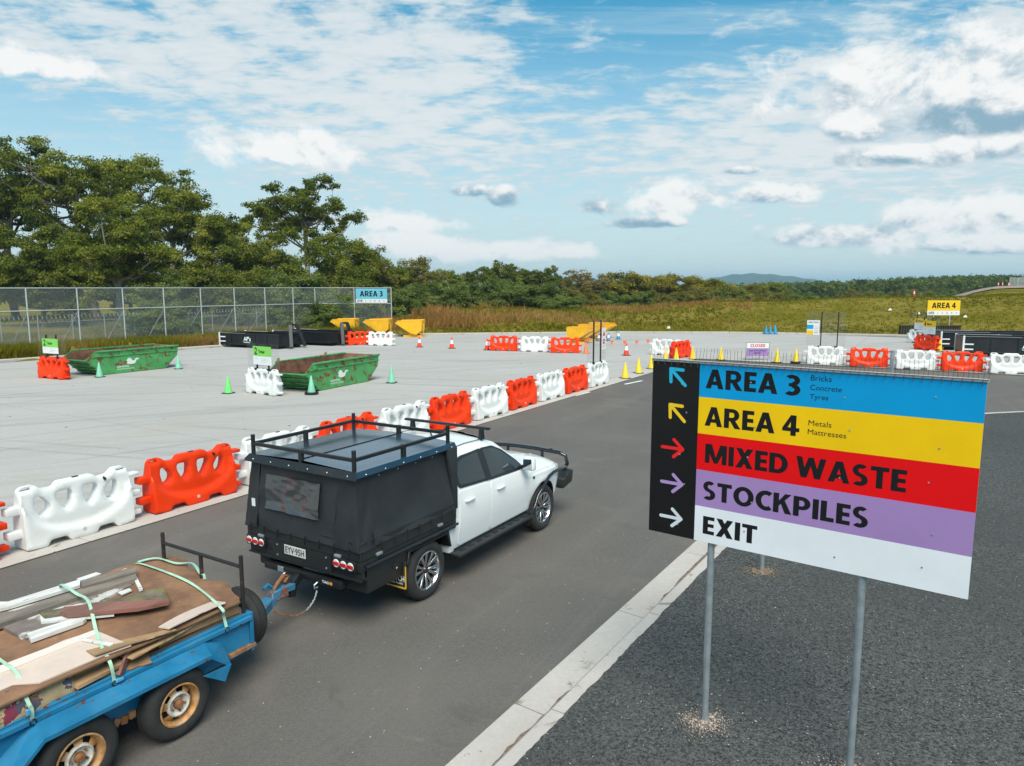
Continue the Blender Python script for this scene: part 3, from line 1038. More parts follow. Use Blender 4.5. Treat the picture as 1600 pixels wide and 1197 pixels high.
bush = [
    (628, 84, 440, 'bush_a', 'dark green wattle bush right behind the end post of the fence'),
    (660, 94, 434, 'bush_b', 'wide dark wattle bush above the rightmost of the three yellow bins'),
    (700, 92, 438, 'bush_a', 'dark wattle bush second right of the fence end'),
    (738, 98, 434, 'bush_b', 'wide wattle bush below the tallest sparse gum on its left'),
    (778, 96, 432, 'bush_a', 'tallest dark wattle bush, below the tallest sparse gum'),
    (820, 96, 434, 'bush_b', 'wide wattle bush right below the sparse gums'),
    (858, 94, 436, 'bush_a', 'dark wattle bush above the last red barrier of the middle row'),
    (880, 90, 460, 'bush_b', 'low dark wattle bush at the right end of the wattle thicket'),
    (915, 102, 448, 'bush_olive', 'grey brown scrub bush below the round tawny tree'),
    (950, 106, 452, 'bush_a', 'green scrub bush below the big olive dome on its left'),
    (990, 108, 452, 'bush_b', 'green scrub bush directly below the big olive dome'),
    (1030, 110, 452, 'bush_olive', 'olive scrub bush left of the big sign top, on the bank crest'),
    (1062, 112, 450, 'bush_olive', 'grey olive scrub bush above the blue arrow of the big sign'),
    (1098, 114, 446, 'bush_olive', 'grey olive scrub bush above the first letter of the big sign'),
    (1130, 118, 448, 'bush_b', 'dark green scrub bush below the left end of the blue hill'),
    (1160, 120, 446, 'bush_olive', 'olive scrub bush below the middle of the blue hill'),
    (1192, 122, 449, 'bush_olive', 'straw coloured scrub bush at the right end of the blue hill'),
    (600, 80, 446, 'bush_b', 'wide green bush behind the Area 3 sign'),
    (520, 68, 452, 'bush_a', 'green bush seen through the fence left of the Area 3 sign'),
    (425, 72, 448, 'bush_b', 'wide green bush seen through the fence behind the hook bins'),
    (255, 58, 462, 'bush_a', 'green bush seen through the fence above the left green skip'),
    (1255, 140, 452, 'bush_b', 'dark scrub bush at the left end of the far wood'),
    (1318, 170, 455, 'bush_olive', 'olive bush before the far wood, left of three tawny ones'),
    (1346, 165, 449, 'bush_olive', 'tallest tawny bush before the far wood'),
    (1374, 172, 452, 'bush_a', 'green bush before the far wood beside the tallest tawny one'),
    (1402, 175, 450, 'bush_olive', 'tawny bush before the far wood, left above the Area 4 sign'),
    (1432, 180, 450, 'bush_olive', 'olive bush before the far wood, just left of the gravel rise'),
    (1465, 190, 449, 'bush_b', 'dark bush before the far wood above the Area 4 sign'),
]
for i, (px, Y, top, pk, lab) in enumerate(bush):
    x, y = at_depth(px, Y)
    Hh = max(1.6, z_at(top, Y) - gh(x, y))
    H0 = {'bush_a': 4.2, 'bush_b': 3.6, 'bush_olive': 3.6}[pk]
    plant('bush', protos[pk], lab, 'bush', x, y, i * 1.9, max(.75, Hh / H0) * 1.12, 'scrub bushes', Hh / H0)

# --- far wooded ridge on the right: one mass nobody could count
def far_wood():
    rg = np.random.default_rng(77)
    Vs, Qs, Ts = [], [], []
    o = 0
    n = 1500
    px = rg.uniform(1085, 1900, n)
    Y = rg.uniform(300, 640, n)
    for k in range(n):
        top = np.interp(px[k], [1085, 1225, 1300, 1380, 1470, 1560, 1640, 1900], [447, 441, 438, 435, 431, 429, 430, 428])
        x, y = at_depth(px[k], Y[k])
        zt = z_at(top + rg.uniform(-1.5, 5) + (640 - Y[k]) * .012, Y[k])
        z0 = -4.0
        r = rg.uniform(2.8, 5.0)
        m = 60
        P, N = clump((0, 0, 0), r, m, rg, .8)
        P[:, 2] = np.where(P[:, 2] < 0, P[:, 2] * 1.4, P[:, 2])
        P += np.array([x, y, zt - r * .7])
        V, Q = quads_at(P, 1.35, rg, .7, .1, N)
        Vs.append(V)
        Qs.append(Q + o)
        o += len(V)
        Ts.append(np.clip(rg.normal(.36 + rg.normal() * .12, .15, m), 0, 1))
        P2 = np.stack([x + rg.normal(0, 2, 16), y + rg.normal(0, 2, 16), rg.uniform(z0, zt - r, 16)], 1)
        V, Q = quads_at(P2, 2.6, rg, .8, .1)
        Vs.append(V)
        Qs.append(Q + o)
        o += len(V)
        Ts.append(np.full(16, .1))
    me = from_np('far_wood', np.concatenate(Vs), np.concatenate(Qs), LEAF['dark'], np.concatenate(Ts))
    tag(link('far_wood', me), kind='stuff')
far_wood()

def hills():
    m = mk('forest_hill', (.045, .060, .022), .95, var=.35, vscale=.02)
    us = np.linspace(-.9, 1.1, 260)
    prof = []
    for u in us:
        z = 26 + 7 * math.sin(u * 21) + 5 * math.sin(u * 47 + 1) + 46 * math.exp(-((u - .335) / .065) ** 2) + 18 * math.exp(-((u - .10) / .05) ** 2) + 20 * math.exp(-((u + .5) / .2) ** 2)
        prof.append(z)
    V, Q = [], []
    for i, u in enumerate(us):
        d = 3600
        for (k, (dy, f)) in enumerate(((-700, -.35), (-350, .45), (-120, .86), (0, 1.0), (250, .7), (700, -.3))):
            Y = d + dy
            V.append((u * Y, Y, prof[i] * f + 3 * math.sin(i * 1.7 + k * 2.1)))
    n = 6
    for i in range(len(us) - 1):
        for k in range(n - 1):
            Q.append((i * n + k, (i + 1) * n + k, (i + 1) * n + k + 1, i * n + k + 1))
    me = from_np('hills', np.array(V), np.array(Q), m)
    me.polygons.foreach_set('use_smooth', [True] * len(me.polygons))
    tag(link('hills', me), kind='structure')
hills()

# ------------------------------------------------------------------ grass
def grass(name, pts, h, mat, tint, blades=7, wid=.03, seed=3, lean=.35):
    rg = np.random.default_rng(seed)
    n = len(pts)
    P = np.repeat(pts, blades, 0)
    P[:, :2] += rg.normal(0, .10, (n * blades, 2))
    H = np.repeat(h, blades) * rg.uniform(.5, 1.2, n * blades)
    d = rg.normal(size=(n * blades, 2)) * lean
    tip = P + np.stack([d[:, 0] * H, d[:, 1] * H, H], 1)
    a = rg.uniform(0, 2 * PI, n * blades)
    w = (wid * (.6 + H))[:, None] * np.stack([np.cos(a), np.sin(a), np.zeros_like(a)], 1)
    V = np.stack([P - w, P + w, tip], 1).reshape(-1, 3)
    T = np.arange(3 * n * blades).reshape(-1, 3)
    tt = np.clip(np.repeat(tint, blades) + rg.normal(0, .12, n * blades), 0, 1)
    me = from_np(name, V, T, mat, tt, tri=True)
    return tag(link(name, me), kind='stuff')

GR = leaf_mat('grass_blades', (.095, .088, .006), (.215, .185, .014), (.33, .25, .045), .3)
GRB = leaf_mat('seeding_grass', (.17, .088, .024), (.33, .165, .052), (.44, .28, .11), .3)

def scatter():
    rg = np.random.default_rng(21)
    # bank: sampled evenly over the picture's strip of ground, denser nearby
    n = 30000
    u = rg.uniform(-.19, .80, n)
    Y = 44 + (130 - 44) * rg.random(n) ** 1.25
    X = u * Y
    d = dist_out(X, Y)
    k = (d > .45) & (d < 70)
    X, Y, d, u = X[k], Y[k], d[k], u[k]
    patch = np.sin(X * .21 + 1.3) * np.sin(Y * .27) + .6 * np.sin(X * .53 + Y * .31) + rg.normal(0, .35, len(X))
    red = ((patch > .35) & (d > 8) & (u < .34)) | ((d > 5) & (d < 18) & (u < -.04) & (patch > -.9))
    Z = ground_h(X, Y) - .02
    P = np.stack([X, Y, Z], 1)
    hh = np.where(u < .3, .26, .17) * np.clip(d / 3, .5, 1) * rg.uniform(.7, 1.4, len(X))
    grass('grass', P[~red], hh[~red], GR, np.clip(.38 + .22 * patch[~red], 0, 1), 6, .045, 5)
    hr = np.where(u < .02, .85, .5) * rg.uniform(.7, 1.25, len(X))
    grass('dry_grass', P[red], hr[red], GRB, np.clip(.45 + .2 * patch[red], 0, 1), 6, .035, 6)
    # verge along the left fence
    n = 16000
    s = rg.random(n)
    p0, p1 = np.array(FAR[1]), np.array(FAR[3])
    q0 = p0 + (p0 - p1) * .35
    q1 = p1 + (p1 - p0) * 1.1
    L = np.linalg.norm(p1 - p0)
    nrm = np.array([-(p1 - p0)[1], (p1 - p0)[0]]) / L
    off = .45 + 22 * rg.random(n) ** 2.2
    XY = q0 + (q1 - q0) * s[:, None] + nrm * off[:, None]
    dd = dist_out(XY[:, 0], XY[:, 1])
    k = dd > .4
    XY, off = XY[k], off[k]
    Z = ground_h(XY[:, 0], XY[:, 1]) - .02
    P = np.stack([XY[:, 0], XY[:, 1], Z], 1)
    pt = np.sin(XY[:, 0] * .7) * np.sin(XY[:, 1] * .5) + rg.normal(0, .4, len(off))
    h = np.where(off < 4.5, .62, .25) * rg.uniform(.6, 1.3, len(off))
    rd = (pt > .55)
    grass('verge_grass', P[~rd], h[~rd], GR, np.clip(.36 + .2 * pt[~rd], 0, 1), 7, .03, 8)
    grass('verge_seed_grass', P[rd], h[rd], GRB, np.clip(.5 + .2 * pt[rd], 0, 1), 6, .025, 9)
scatter()
# ------------------------------------------------------------------ shared paints
BLACK = mk('black_satin', (.012, .013, .014), .38, var=.2, vscale=3)
BLACK_DUST = mk('black_powder_coat', (.016, .018, .019), .42, dirt=.25, dirtcol=(.05, .045, .04), dscale=2.5)
BLACK_GLOSS = mk('black_gloss', (.012, .014, .017), .12, coat=.6)
RUBBER = mk('rubber', (.022, .021, .021), .78, var=.25, vscale=6, bump=.15, bscale=40, dirt=.3, dirtcol=(.07, .062, .055), dscale=4)
WHITE_CAR = mk('white_car_paint', (.80, .805, .80), .22, coat=.5, dirt=.10, dirtcol=(.60, .57, .52), dscale=1.6)
GLASS = mk('dark_window_glass', (.010, .013, .015), .02, spec=1.0, bump=.03, bscale=1.8)
CHROME = mk('machined_alloy', (.62, .63, .65), .22, metal=1.0)
ALLOY_DARK = mk('dark_alloy', (.06, .06, .065), .35, metal=.6)
STEEL = mk('galvanised_steel', (.42, .47, .50), .42, metal=.65, var=.15, vscale=9, bump=.08, bscale=30)
INK = mk('black_print', (.010, .010, .011), .6, spec=.2)
WHITE_P = mk('white_print', (.78, .78, .78), .5)
CANVAS = mk('black_canvas', (.020, .023, .026), .55, var=.22, vscale=2.0, bump=.35, bscale=7.0, spec=.45, dirt=.22, dirtcol=(.06, .062, .064), dscale=1.2)
REDLENS = mk('red_lens', (.55, .012, .012), .15, coat=.8)
CLEARLENS = mk('clear_lens', (.75, .72, .70), .15, coat=.8)

# ------------------------------------------------------------------ the utility truck
UTE_TH = R(31.3)
UTE_RZ = PI / 2 - UTE_TH
ute = thing('utility_truck', 'white dual cab ute with black canvas canopy and roof rack towing the blue trailer', 'ute', (-1.8855, 9.3448, 0.003), UTE_RZ)

# half sections of the cab: y, z from sill up to the centreline
ST = [
    (0.62, [(.70, .43), (.885, .47), (.925, .80), (.925, 1.10), (.885, 1.30), (.735, 1.68), (.63, 1.755), (0, 1.79)]),
    (0.72, [(.70, .43), (.885, .47), (.930, .80), (.930, 1.10), (.890, 1.29), (.745, 1.715), (.65, 1.79), (0, 1.835)]),
    (1.20, [(.70, .43), (.885, .47), (.930, .80), (.930, 1.08), (.890, 1.265), (.750, 1.735), (.66, 1.81), (0, 1.865)]),
    (1.72, [(.70, .43), (.885, .47), (.930, .80), (.930, 1.06), (.890, 1.235), (.735, 1.705), (.645, 1.785), (0, 1.845)]),
    (2.02, [(.70, .43), (.885, .47), (.930, .80), (.930, 1.05), (.888, 1.225), (.720, 1.62), (.63, 1.69), (0, 1.75)]),
    (2.32, [(.70, .43), (.885, .47), (.930, .80), (.928, 1.04), (.886, 1.215), (.755, 1.45), (.66, 1.50), (0, 1.56)]),
    (2.60, [(.70, .43), (.885, .47), (.930, .80), (.925, 1.03), (.880, 1.19), (.800, 1.25), (.70, 1.275), (0, 1.33)]),
    (2.68, [(.70, .43), (.885, .48), (.930, .80), (.925, 1.02), (.875, 1.14), (.780, 1.19), (.62, 1.215), (0, 1.245)]),
    (3.20, [(.70, .43), (.890, .50), (.935, .80), (.925, 1.00), (.865, 1.105), (.740, 1.155), (.56, 1.185), (0, 1.20)]),
    (3.62, [(.70, .45), (.870, .52), (.915, .80), (.890, .98), (.825, 1.06), (.690, 1.105), (.52, 1.135), (0, 1.15)]),
    (3.84, [(.62, .48), (.790, .56), (.830, .80), (.800, .95), (.735, 1.00), (.610, 1.04), (.45, 1.065), (0, 1.08)]),
    (3.96, [(.55, .52), (.680, .60), (.720, .78), (.690, .90), (.620, .94), (.520, .965), (.40, .985), (0, 1.0)]),
]
def y_side(x, z):
    x = max(ST[0][0], min(ST[-1][0], x))
    for i in range(len(ST) - 1):
        if ST[i][0] <= x <= ST[i + 1][0]:
            t = (x - ST[i][0]) / (ST[i + 1][0] - ST[i][0])
            sec = [((1 - t) * p[0] + t * q[0], (1 - t) * p[1] + t * q[1]) for p, q in zip(ST[i][1], ST[i + 1][1])]
            break
    for p, q in zip(sec, sec[1:]):
        if p[1] <= z <= q[1]:
            f = (z - p[1]) / max(1e-6, q[1] - p[1])
            return p[0] + (q[0] - p[0]) * f
    return sec[0][0] if z < sec[0][1] else 0.0

def cab_body():
    b = MB()
    rings = []
    for (x, h) in ST:
        ring = [(x, -y, z) for y, z in h] + [(x, y, z) for y, z in h[-2::-1]]
        rings.append(ring)
    n = len(rings[0])
    vs = [p for r in rings for p in r]
    fs = []
    for i in range(len(rings) - 1):
        for j in range(n):
            k = (j + 1) % n
            fs.append((i * n + j, i * n + k, (i + 1) * n + k, (i + 1) * n + j))
    fs.append(tuple(range(n)))
    fs.append(tuple((len(rings) - 1) * n + j for j in range(n - 1, -1, -1)))
    b.add(vs, fs)
    me = b.mesh('cab', WHITE_CAR)
    o = bpy.data.objects.new('cab', me)
    COL.objects.link(o)
    cuts = []
    for sy in (-1, 1):
        c = MB()
        c.cyl((3.13, sy * .45, .40), (3.13, sy * 1.2, .40), .455, 40)
        co = c.build('arch_cut', BLACK)
        md = o.modifiers.new('cut', 'BOOLEAN')
        md.operation = 'DIFFERENCE'
        md.object = co
        md.solver = 'EXACT'
        md.material_mode = 'TRANSFER'
        cuts.append(co)
    bv = o.modifiers.new('soft', 'BEVEL')
    bv.width = .018
    bv.segments = 2
    bv.limit_method = 'ANGLE'
    bv.angle_limit = R(24)
    dg = bpy.context.evaluated_depsgraph_get()
    me2 = bpy.data.meshes.new_from_object(o.evaluated_get(dg))
    me2.name = 'cab'
    bpy.data.objects.remove(o, do_unlink=True)
    for c in cuts:
        bpy.data.objects.remove(c, do_unlink=True)
    me2.polygons.foreach_set('use_smooth', [True] * len(me2.polygons))
    me2.set_sharp_from_angle(angle=R(38))
    return link('cab', me2, ute)
cab = cab_body()

def side_panel(poly, off, thick, sy, dens=.12):
    """sheet that follows the cab's side, cut to an outline in (x, z)"""
    vv = [Vector(p) for p in poly]
    # densify the outline, add inner points
    out = []
    for p, q in zip(vv, vv[1:] + vv[:1]):
        k = max(1, int((q - p).length / dens))
        out += [p + (q - p) * i / k for i in range(k)]
    xs = [p.x for p in out]
    zs = [p.y for p in out]
    n = len(out)
    inner = []
    gx = min(xs)
    def inside(pt):
        c = False
        for a, b_ in zip(out, out[1:] + out[:1]):
            if (a.y > pt.y) != (b_.y > pt.y) and pt.x < (b_.x - a.x) * (pt.y - a.y) / (b_.y - a.y) + a.x:
                c = not c
        return c
    x = min(xs) + dens / 2
    while x < max(xs):
        z = min(zs) + dens / 2
        while z < max(zs):
            if inside(Vector((x, z))) and min((Vector((x, z)) - o_).length for o_ in out) > dens * .4:
                inner.append(Vector((x, z)))
            z += dens
        x += dens
    r_ = delaunay_2d_cdt(out + inner, [], [list(range(n))], 1, 1e-5)
    P, F = r_[0], r_[2]
    b = MB()
    k = len(P)
    top = [(p.x, sy * (y_side(p.x, p.y) + off), p.y) for p in P]
    bot = [(p.x, sy * (y_side(p.x, p.y) + off - thick), p.y) for p in P]
    b.add(top + bot, [tuple(f) for f in F])
    b.add(top + bot, [(i, (i + 1) % n, (i + 1) % n + k, i + k) for i in range(n)])
    return b

def rounded(poly, r=.03, seg=3):
    out = []
    n = len(poly)
    for i in range(n):
        p0, p1, p2 = Vector(poly[i - 1]), Vector(poly[i]), Vector(poly[(i + 1) % n])
        a, c = (p0 - p1), (p2 - p1)
        rr = min(r, a.length * .45, c.length * .45)
        s, e = p1 + a.normalized() * rr, p1 + c.normalized() * rr
        for k in range(seg + 1):
            t = k / seg
            out.append(tuple((1 - t) ** 2 * s + 2 * t * (1 - t) * p1 + t * t * e))
    return out

RDOOR = rounded([(.70, .49), (.735, 1.255), (1.52, 1.215), (1.50, .49)], .05)
FDOOR = rounded([(1.515, .49), (1.535, 1.213), (2.60, 1.165), (2.66, .78), (2.62, .49)], .06)
FENDER = rounded([(2.635, .62), (2.675, .80), (2.64, 1.09), (3.25, 1.065), (3.70, 1.01), (3.72, .84), (3.52, .80), (3.36, .86), (3.13, .89), (2.90, .84), (2.74, .70)], .03)
RWIN = rounded([(.775, 1.335), (.80, 1.60), (.95, 1.665), (1.40, 1.685), (1.475, 1.28)], .06)
FWIN = rounded([(1.545, 1.275), (1.49, 1.685), (1.80, 1.655), (2.06, 1.545), (2.40, 1.315), (2.47, 1.235)], .05)
PILLAR = [(1.43, 1.25), (1.37, 1.70), (1.53, 1.70), (1.58, 1.245)]
for sy in (-1, 1):
    d = side_panel(RDOOR, .008, .02, sy).build('door', WHITE_CAR, ute, smooth=40)
    h = MB()
    h.tube([(.84, sy * .942, 1.10), (.87, sy * .968, 1.105), (1.02, sy * .968, 1.105), (1.05, sy * .942, 1.10)], .017, 8)
    h.build('handle', WHITE_CAR, d, smooth=50)
    side_panel(RWIN, .0145, .01, sy).build('window', GLASS, d, smooth=40)
    side_panel(rounded([(.74, 1.295), (.765, 1.63), (.94, 1.70), (1.50, 1.71), (1.53, 1.245)], .06), .011, .012, sy).build('window_frame', BLACK, d, smooth=40)
    d = side_panel(FDOOR, .008, .02, sy).build('door', WHITE_CAR, ute, smooth=40)
    h = MB()
    h.tube([(1.66, sy * .940, 1.075), (1.69, sy * .966, 1.08), (1.84, sy * .966, 1.08), (1.87, sy * .940, 1.075)], .017, 8)
    h.build('handle', WHITE_CAR, d, smooth=50)
    side_panel(FWIN, .0145, .01, sy).build('window', GLASS, d, smooth=40)
    side_panel(rounded([(1.52, 1.24), (1.475, 1.71), (1.82, 1.685), (2.09, 1.57), (2.44, 1.335), (2.56, 1.195)], .05), .011, .012, sy).build('window_frame', BLACK, d, smooth=40)
    side_panel(PILLAR, .0155, .012, sy).build('door_pillar', BLACK, ute, smooth=40)
    side_panel(FENDER, .006, .02, sy).build('fender', WHITE_CAR, ute, smooth=40)
    b = MB()
    b.cyl((2.78, sy * .925, .985), (2.78, sy * .944, .985), .022, 10)
    b.build('side_indicator', BLACK, ute)
    # mirror
    b = MB()
    b.box((2.44, sy * 1.045, 1.31), (.13, .20, .215), taper=(.8, .9))
    mm = b.build('mirror', WHITE_CAR, ute, bevel=.035, seg=3)
    b = MB()
    b.prism([(-.08, -.085), (.08, -.085), (.075, .07), (-.07, .085)], (2.371, sy * 1.045, 1.31), (0, 1, 0), (0, 0, 1), .004)
    b.build('mirror_glass', mk('mirror_glass', (.5, .52, .53), .03, metal=1.0), mm)
    b = MB()
    b.bar((2.44, sy * .86, 1.235), (2.44, sy * .98, 1.25), .06, .05)
    b.build('mirror_arm', BLACK, mm, bevel=.01)
    # side step
    b = MB()
    b.span((.52, sy * .86, .40), (2.58, sy * 1.06, .445))
    st = b.build('side_step', BLACK_DUST, ute, bevel=.018)
    for k in range(9):
        b = MB()
        b.box((.72 + k * .21, sy * .965, .447), (.10, .055, .008))
        b.build('step_tread', mk('tread_rubber', (.006, .006, .006), .8), st)
    # brush bar over the front arch
    b = MB()
    b.tube([(3.98, sy * .90, .90), (3.80, sy * .955, .94), (3.40, sy * .965, .945), (3.25, sy * .965, .91), (2.86, sy * .965, .66), (2.75, sy * .965, .50), (2.60, sy * .965, .43)], .028, 8)
    b.build('brush_bar', BLACK_GLOSS, ute, smooth=60)
    b = MB()
    b.span((2.62, sy * .62, .22), (2.645, sy * .93, .47))
    b.build('mud_flap', RUBBER, ute)

# windscreen and front
b = MB()
b.add([(1.80, -.60, 1.80), (1.80, .60, 1.80), (2.05, .60, 1.715), (2.56, .69, 1.30), (2.56, -.69, 1.30), (2.05, -.60, 1.715)], [])
wv = []
for (x, hw, ze, zc) in ((1.86, .56, 1.775, 1.825), (2.05, .58, 1.692, 1.75), (2.32, .62, 1.52, 1.572), (2.56, .66, 1.315, 1.365)):
    for k in range(9):
        f = k / 8 * 2 - 1
        wv.append((x, f * hw, zc + (ze - zc) * f * f))
b = MB()
b.add(wv, [(r * 9 + c, r * 9 + c + 1, (r + 1) * 9 + c + 1, (r + 1) * 9 + c) for r in range(3) for c in range(8)])
b.build('windscreen', GLASS, ute, smooth=40)
b = MB()
for sy in (-1, 1):
    b.tube([(2.72, sy * .30, 1.252), (3.2, sy * .34, 1.215), (3.8, sy * .30, 1.095)], .006, 5)
b.build('bonnet_crease', WHITE_CAR, ute)
for sy in (-1, 1):
    b = MB()
    b.box((3.86, sy * .66, .90), (.20, .26, .13), taper=(.7, .8))
    b.build('headlight', CLEARLENS, ute, bevel=.03)
b = MB()
b.span((3.90, -.50, .66), (3.985, .50, .92))
b.build('grille', BLACK, ute, bevel=.02)
# steel bull bar
b = MB()
b.prism([(3.86, .52), (4.22, .58), (4.26, .80), (4.14, .82), (3.88, .70)], (0, .92, 0), (1, 0, 0), (0, 0, 1), 1.84)
bull = b.build('bull_bar', BLACK_DUST, ute, bevel=.03)
b = MB()
b.tube([(4.10, -.80, .80), (4.10, -.87, .93), (4.09, -.84, 1.07), (4.08, -.70, 1.115), (4.07, -.2, 1.14), (4.07, .2, 1.14), (4.08, .70, 1.115), (4.09, .84, 1.07), (4.10, .87, .93), (4.10, .80, .80)], .034, 10)
b.build('hoop', BLACK_GLOSS, bull, smooth=60)
for sy in (-1, 1):
    b = MB()
    b.tube([(4.10, sy * .38, .80), (4.08, sy * .36, 1.13)], .028, 8)
    b.build('upright', BLACK_GLOSS, bull, smooth=60)
b = MB()
b.cyl((4.07, -.55, 1.13), (4.07, -.55, 1.17), .03, 10)
b.build('bar_clamp', BLACK, bull)
# roof bar across the cab
b = MB()
b.bar((1.67, -.80, 1.965), (1.67, .80, 1.965), .075, .035)
rb = b.build('roof_bar', BLACK, ute, bevel=.01)
for sy in (-1, 1):
    b = MB()
    b.box((1.67, sy * .655, 1.875), (.10, .07, .165), taper=(.6, .8))
    b.build('bar_foot', BLACK, rb, bevel=.012)
b = MB()
b.tube([(1.25, -.05, 1.86), (1.22, -.05, 1.90)], .012, 6)
b.build('aerial', BLACK, ute)
b = MB()
for sy in (-1, 1):
    b.tube([(.70, sy * .655, 1.803), (1.2, sy * .668, 1.824), (1.72, sy * .652, 1.800)], .006, 5)
b.build('roof_gutter', BLACK, ute)

# tray: chassis rails, floor frame, drop sides
TX0, TX1, TY = -1.27, .58, .96
b = MB()
b.span((-1.2, -.42, .50), (3.6, -.32, .66))
b.span((-1.2, .32, .50), (3.6, .42, .66))
b.span((-.25, -.7, .34), (.25, .7, .42))
b.span((2.9, -.66, .30), (3.3, .66, .42))
b.build('chassis', mk('chassis_black', (.012, .012, .012), .7), ute)
tray = MB()
tray.span((TX0, -TY, .80), (TX1, TY, .93))
tray = tray.build('tray', BLACK_DUST, ute, bevel=.012)
b = MB()
b.span((TX0 + .02, -TY - .012, .935), (TX1, -TY + .02, 1.16))
b.span((TX0 + .02, TY - .02, .935), (TX1, TY + .012, 1.16))
b.build('side_board', BLACK_DUST, tray, bevel=.006, seg=1)
b = MB()
b.span((TX0 - .012, -TY - .01, .935), (TX0 + .016, TY + .01, 1.16))
b.build('tail_board', BLACK_DUST, tray, bevel=.006, seg=1)
b = MB()
b.tube([(TX0 + .05, -TY - .03, .865), (-.62, -TY - .03, .865), (TX1, -TY - .03, .865)], .02, 8)
b.tube([(TX0 + .05, TY + .03, .865), (TX1, TY + .03, .865)], .02, 8)
b.build('rope_rail', BLACK_GLOSS, tray, smooth=60)
b = MB()
b.span((.585, -.93, .80), (.625, .93, 1.70))
b.build('headboard', BLACK, tray)
for (x, y, rz) in ((-.98, -TY - .02, 0), (.20, -TY - .02, 0), (TX0 - .02, .70, 1), (TX0 - .02, -.62, 1)):
    b = MB()
    b.box((x, y, .955), (.10, .03, .035) if not rz else (.03, .10, .035))
    b.build('latch', STEEL, tray, bevel=.006)
# rear light bar with plate
b = MB()
b.span((TX0 + .02, -TY, .70), (TX0 + .06, TY, .80))
b.span((TX0 - .01, -.50, .72), (TX0 + .05, .50, .935))
b.span((TX0 - .012, -TY, .695), (TX0 + .10, TY, .715))
b.build('light_bar', BLACK_DUST, tray)
for cy in (.80, -.72):
    b = MB()
    b.span((TX0 - .03, cy - .175, .80), (TX0 + .01, cy + .175, .935))
    cl = b.build('tail_light', BLACK, ute, bevel=.012)
    for k in (-1, 0, 1):
        b = MB()
        b.cyl((TX0 - .03, cy + k * .112, .868), (TX0 - .043, cy + k * .112, .868), .050, 18)
        b.build('lens', CLEARLENS, cl, bevel=.006, seg=1)
        b = MB()
        b.box((TX0 - .045, cy + k * .112, .868), (.008, .092, .042))
        b.build('red_band', REDLENS, cl)
b = MB()
b.span((TX0 - .022, -.085, .803), (TX0 - .016, .285, .922))
pl = b.build('number_plate', mk('plate_white', (.62, .62, .58), .35, dirt=.2, dirtcol=(.3, .28, .25)), ute, bevel=.004, seg=1)
lettering('EYV·95H', (TX0 - .0235, .262, .822), (0, -1, 0), (0, 0, 1), .325, .082, INK, pl, bold=.015)
for k in range(4):
    b = MB()
    b.cyl((TX0 - .010, .42 - (k % 2) * .84, .76 + (k // 2) * .13), (TX0 - .016, .42 - (k % 2) * .84, .76 + (k // 2) * .13), .012, 8)
    b.build('bolt', STEEL, tray)
# tow bar
b = MB()
b.span((-1.30, -.66, .545), (-1.20, .66, .635))
b.prism([(-.62, .545), (-.62, .70), (-.92, .70)], (-1.22, 0, 0), (0, 1, 0), (0, 0, 1), .03)
b.prism([(.62, .545), (.92, .70), (.62, .70)], (-1.22, 0, 0), (0, 1, 0), (0, 0, 1), .03)
tow = b.build('tow_bar', BLACK, ute, bevel=.012)
lettering('TAG', (-1.302, -.36, .575), (0, -1, 0), (0, 0, 1), .11, .034, WHITE_P, tow, bold=.03)
b = MB()
b.box((-1.3015, -.505, .592), (.004, .045, .034))
b.build('badge', mk('orange_print', (.75, .28, .04), .5), tow)
b = MB()
b.bar((-1.30, .03, .58), (-1.42, .03, .50), .09, .10)
b.bar((-1.40, .03, .52), (-1.44, .03, .36), .085, .09)
b.build('tongue', BLACK, tow, bevel=.015)
b = MB()
b.lathe([(0, .50), (.022, .497), (.027, .475), (.018, .45), (.02, .44)], 14, o=(-1.44, .03, 0))
b.build('tow_ball', STEEL, tow, smooth=60)
b = MB()
b.span((-1.312, .30, .56), (-1.30, .40, .63))
b.build('trailer_socket', STEEL, tow, bevel=.004, seg=1)
for sy in (-1, 1):
    b = MB()
    b.tube([(-1.30, sy * .28, .56), (-1.35, sy * .28, .545), (-1.35, sy * .28, .50), (-1.30, sy * .28, .50)], .012, 6)
    b.build('shackle', STEEL, tow, smooth=60)
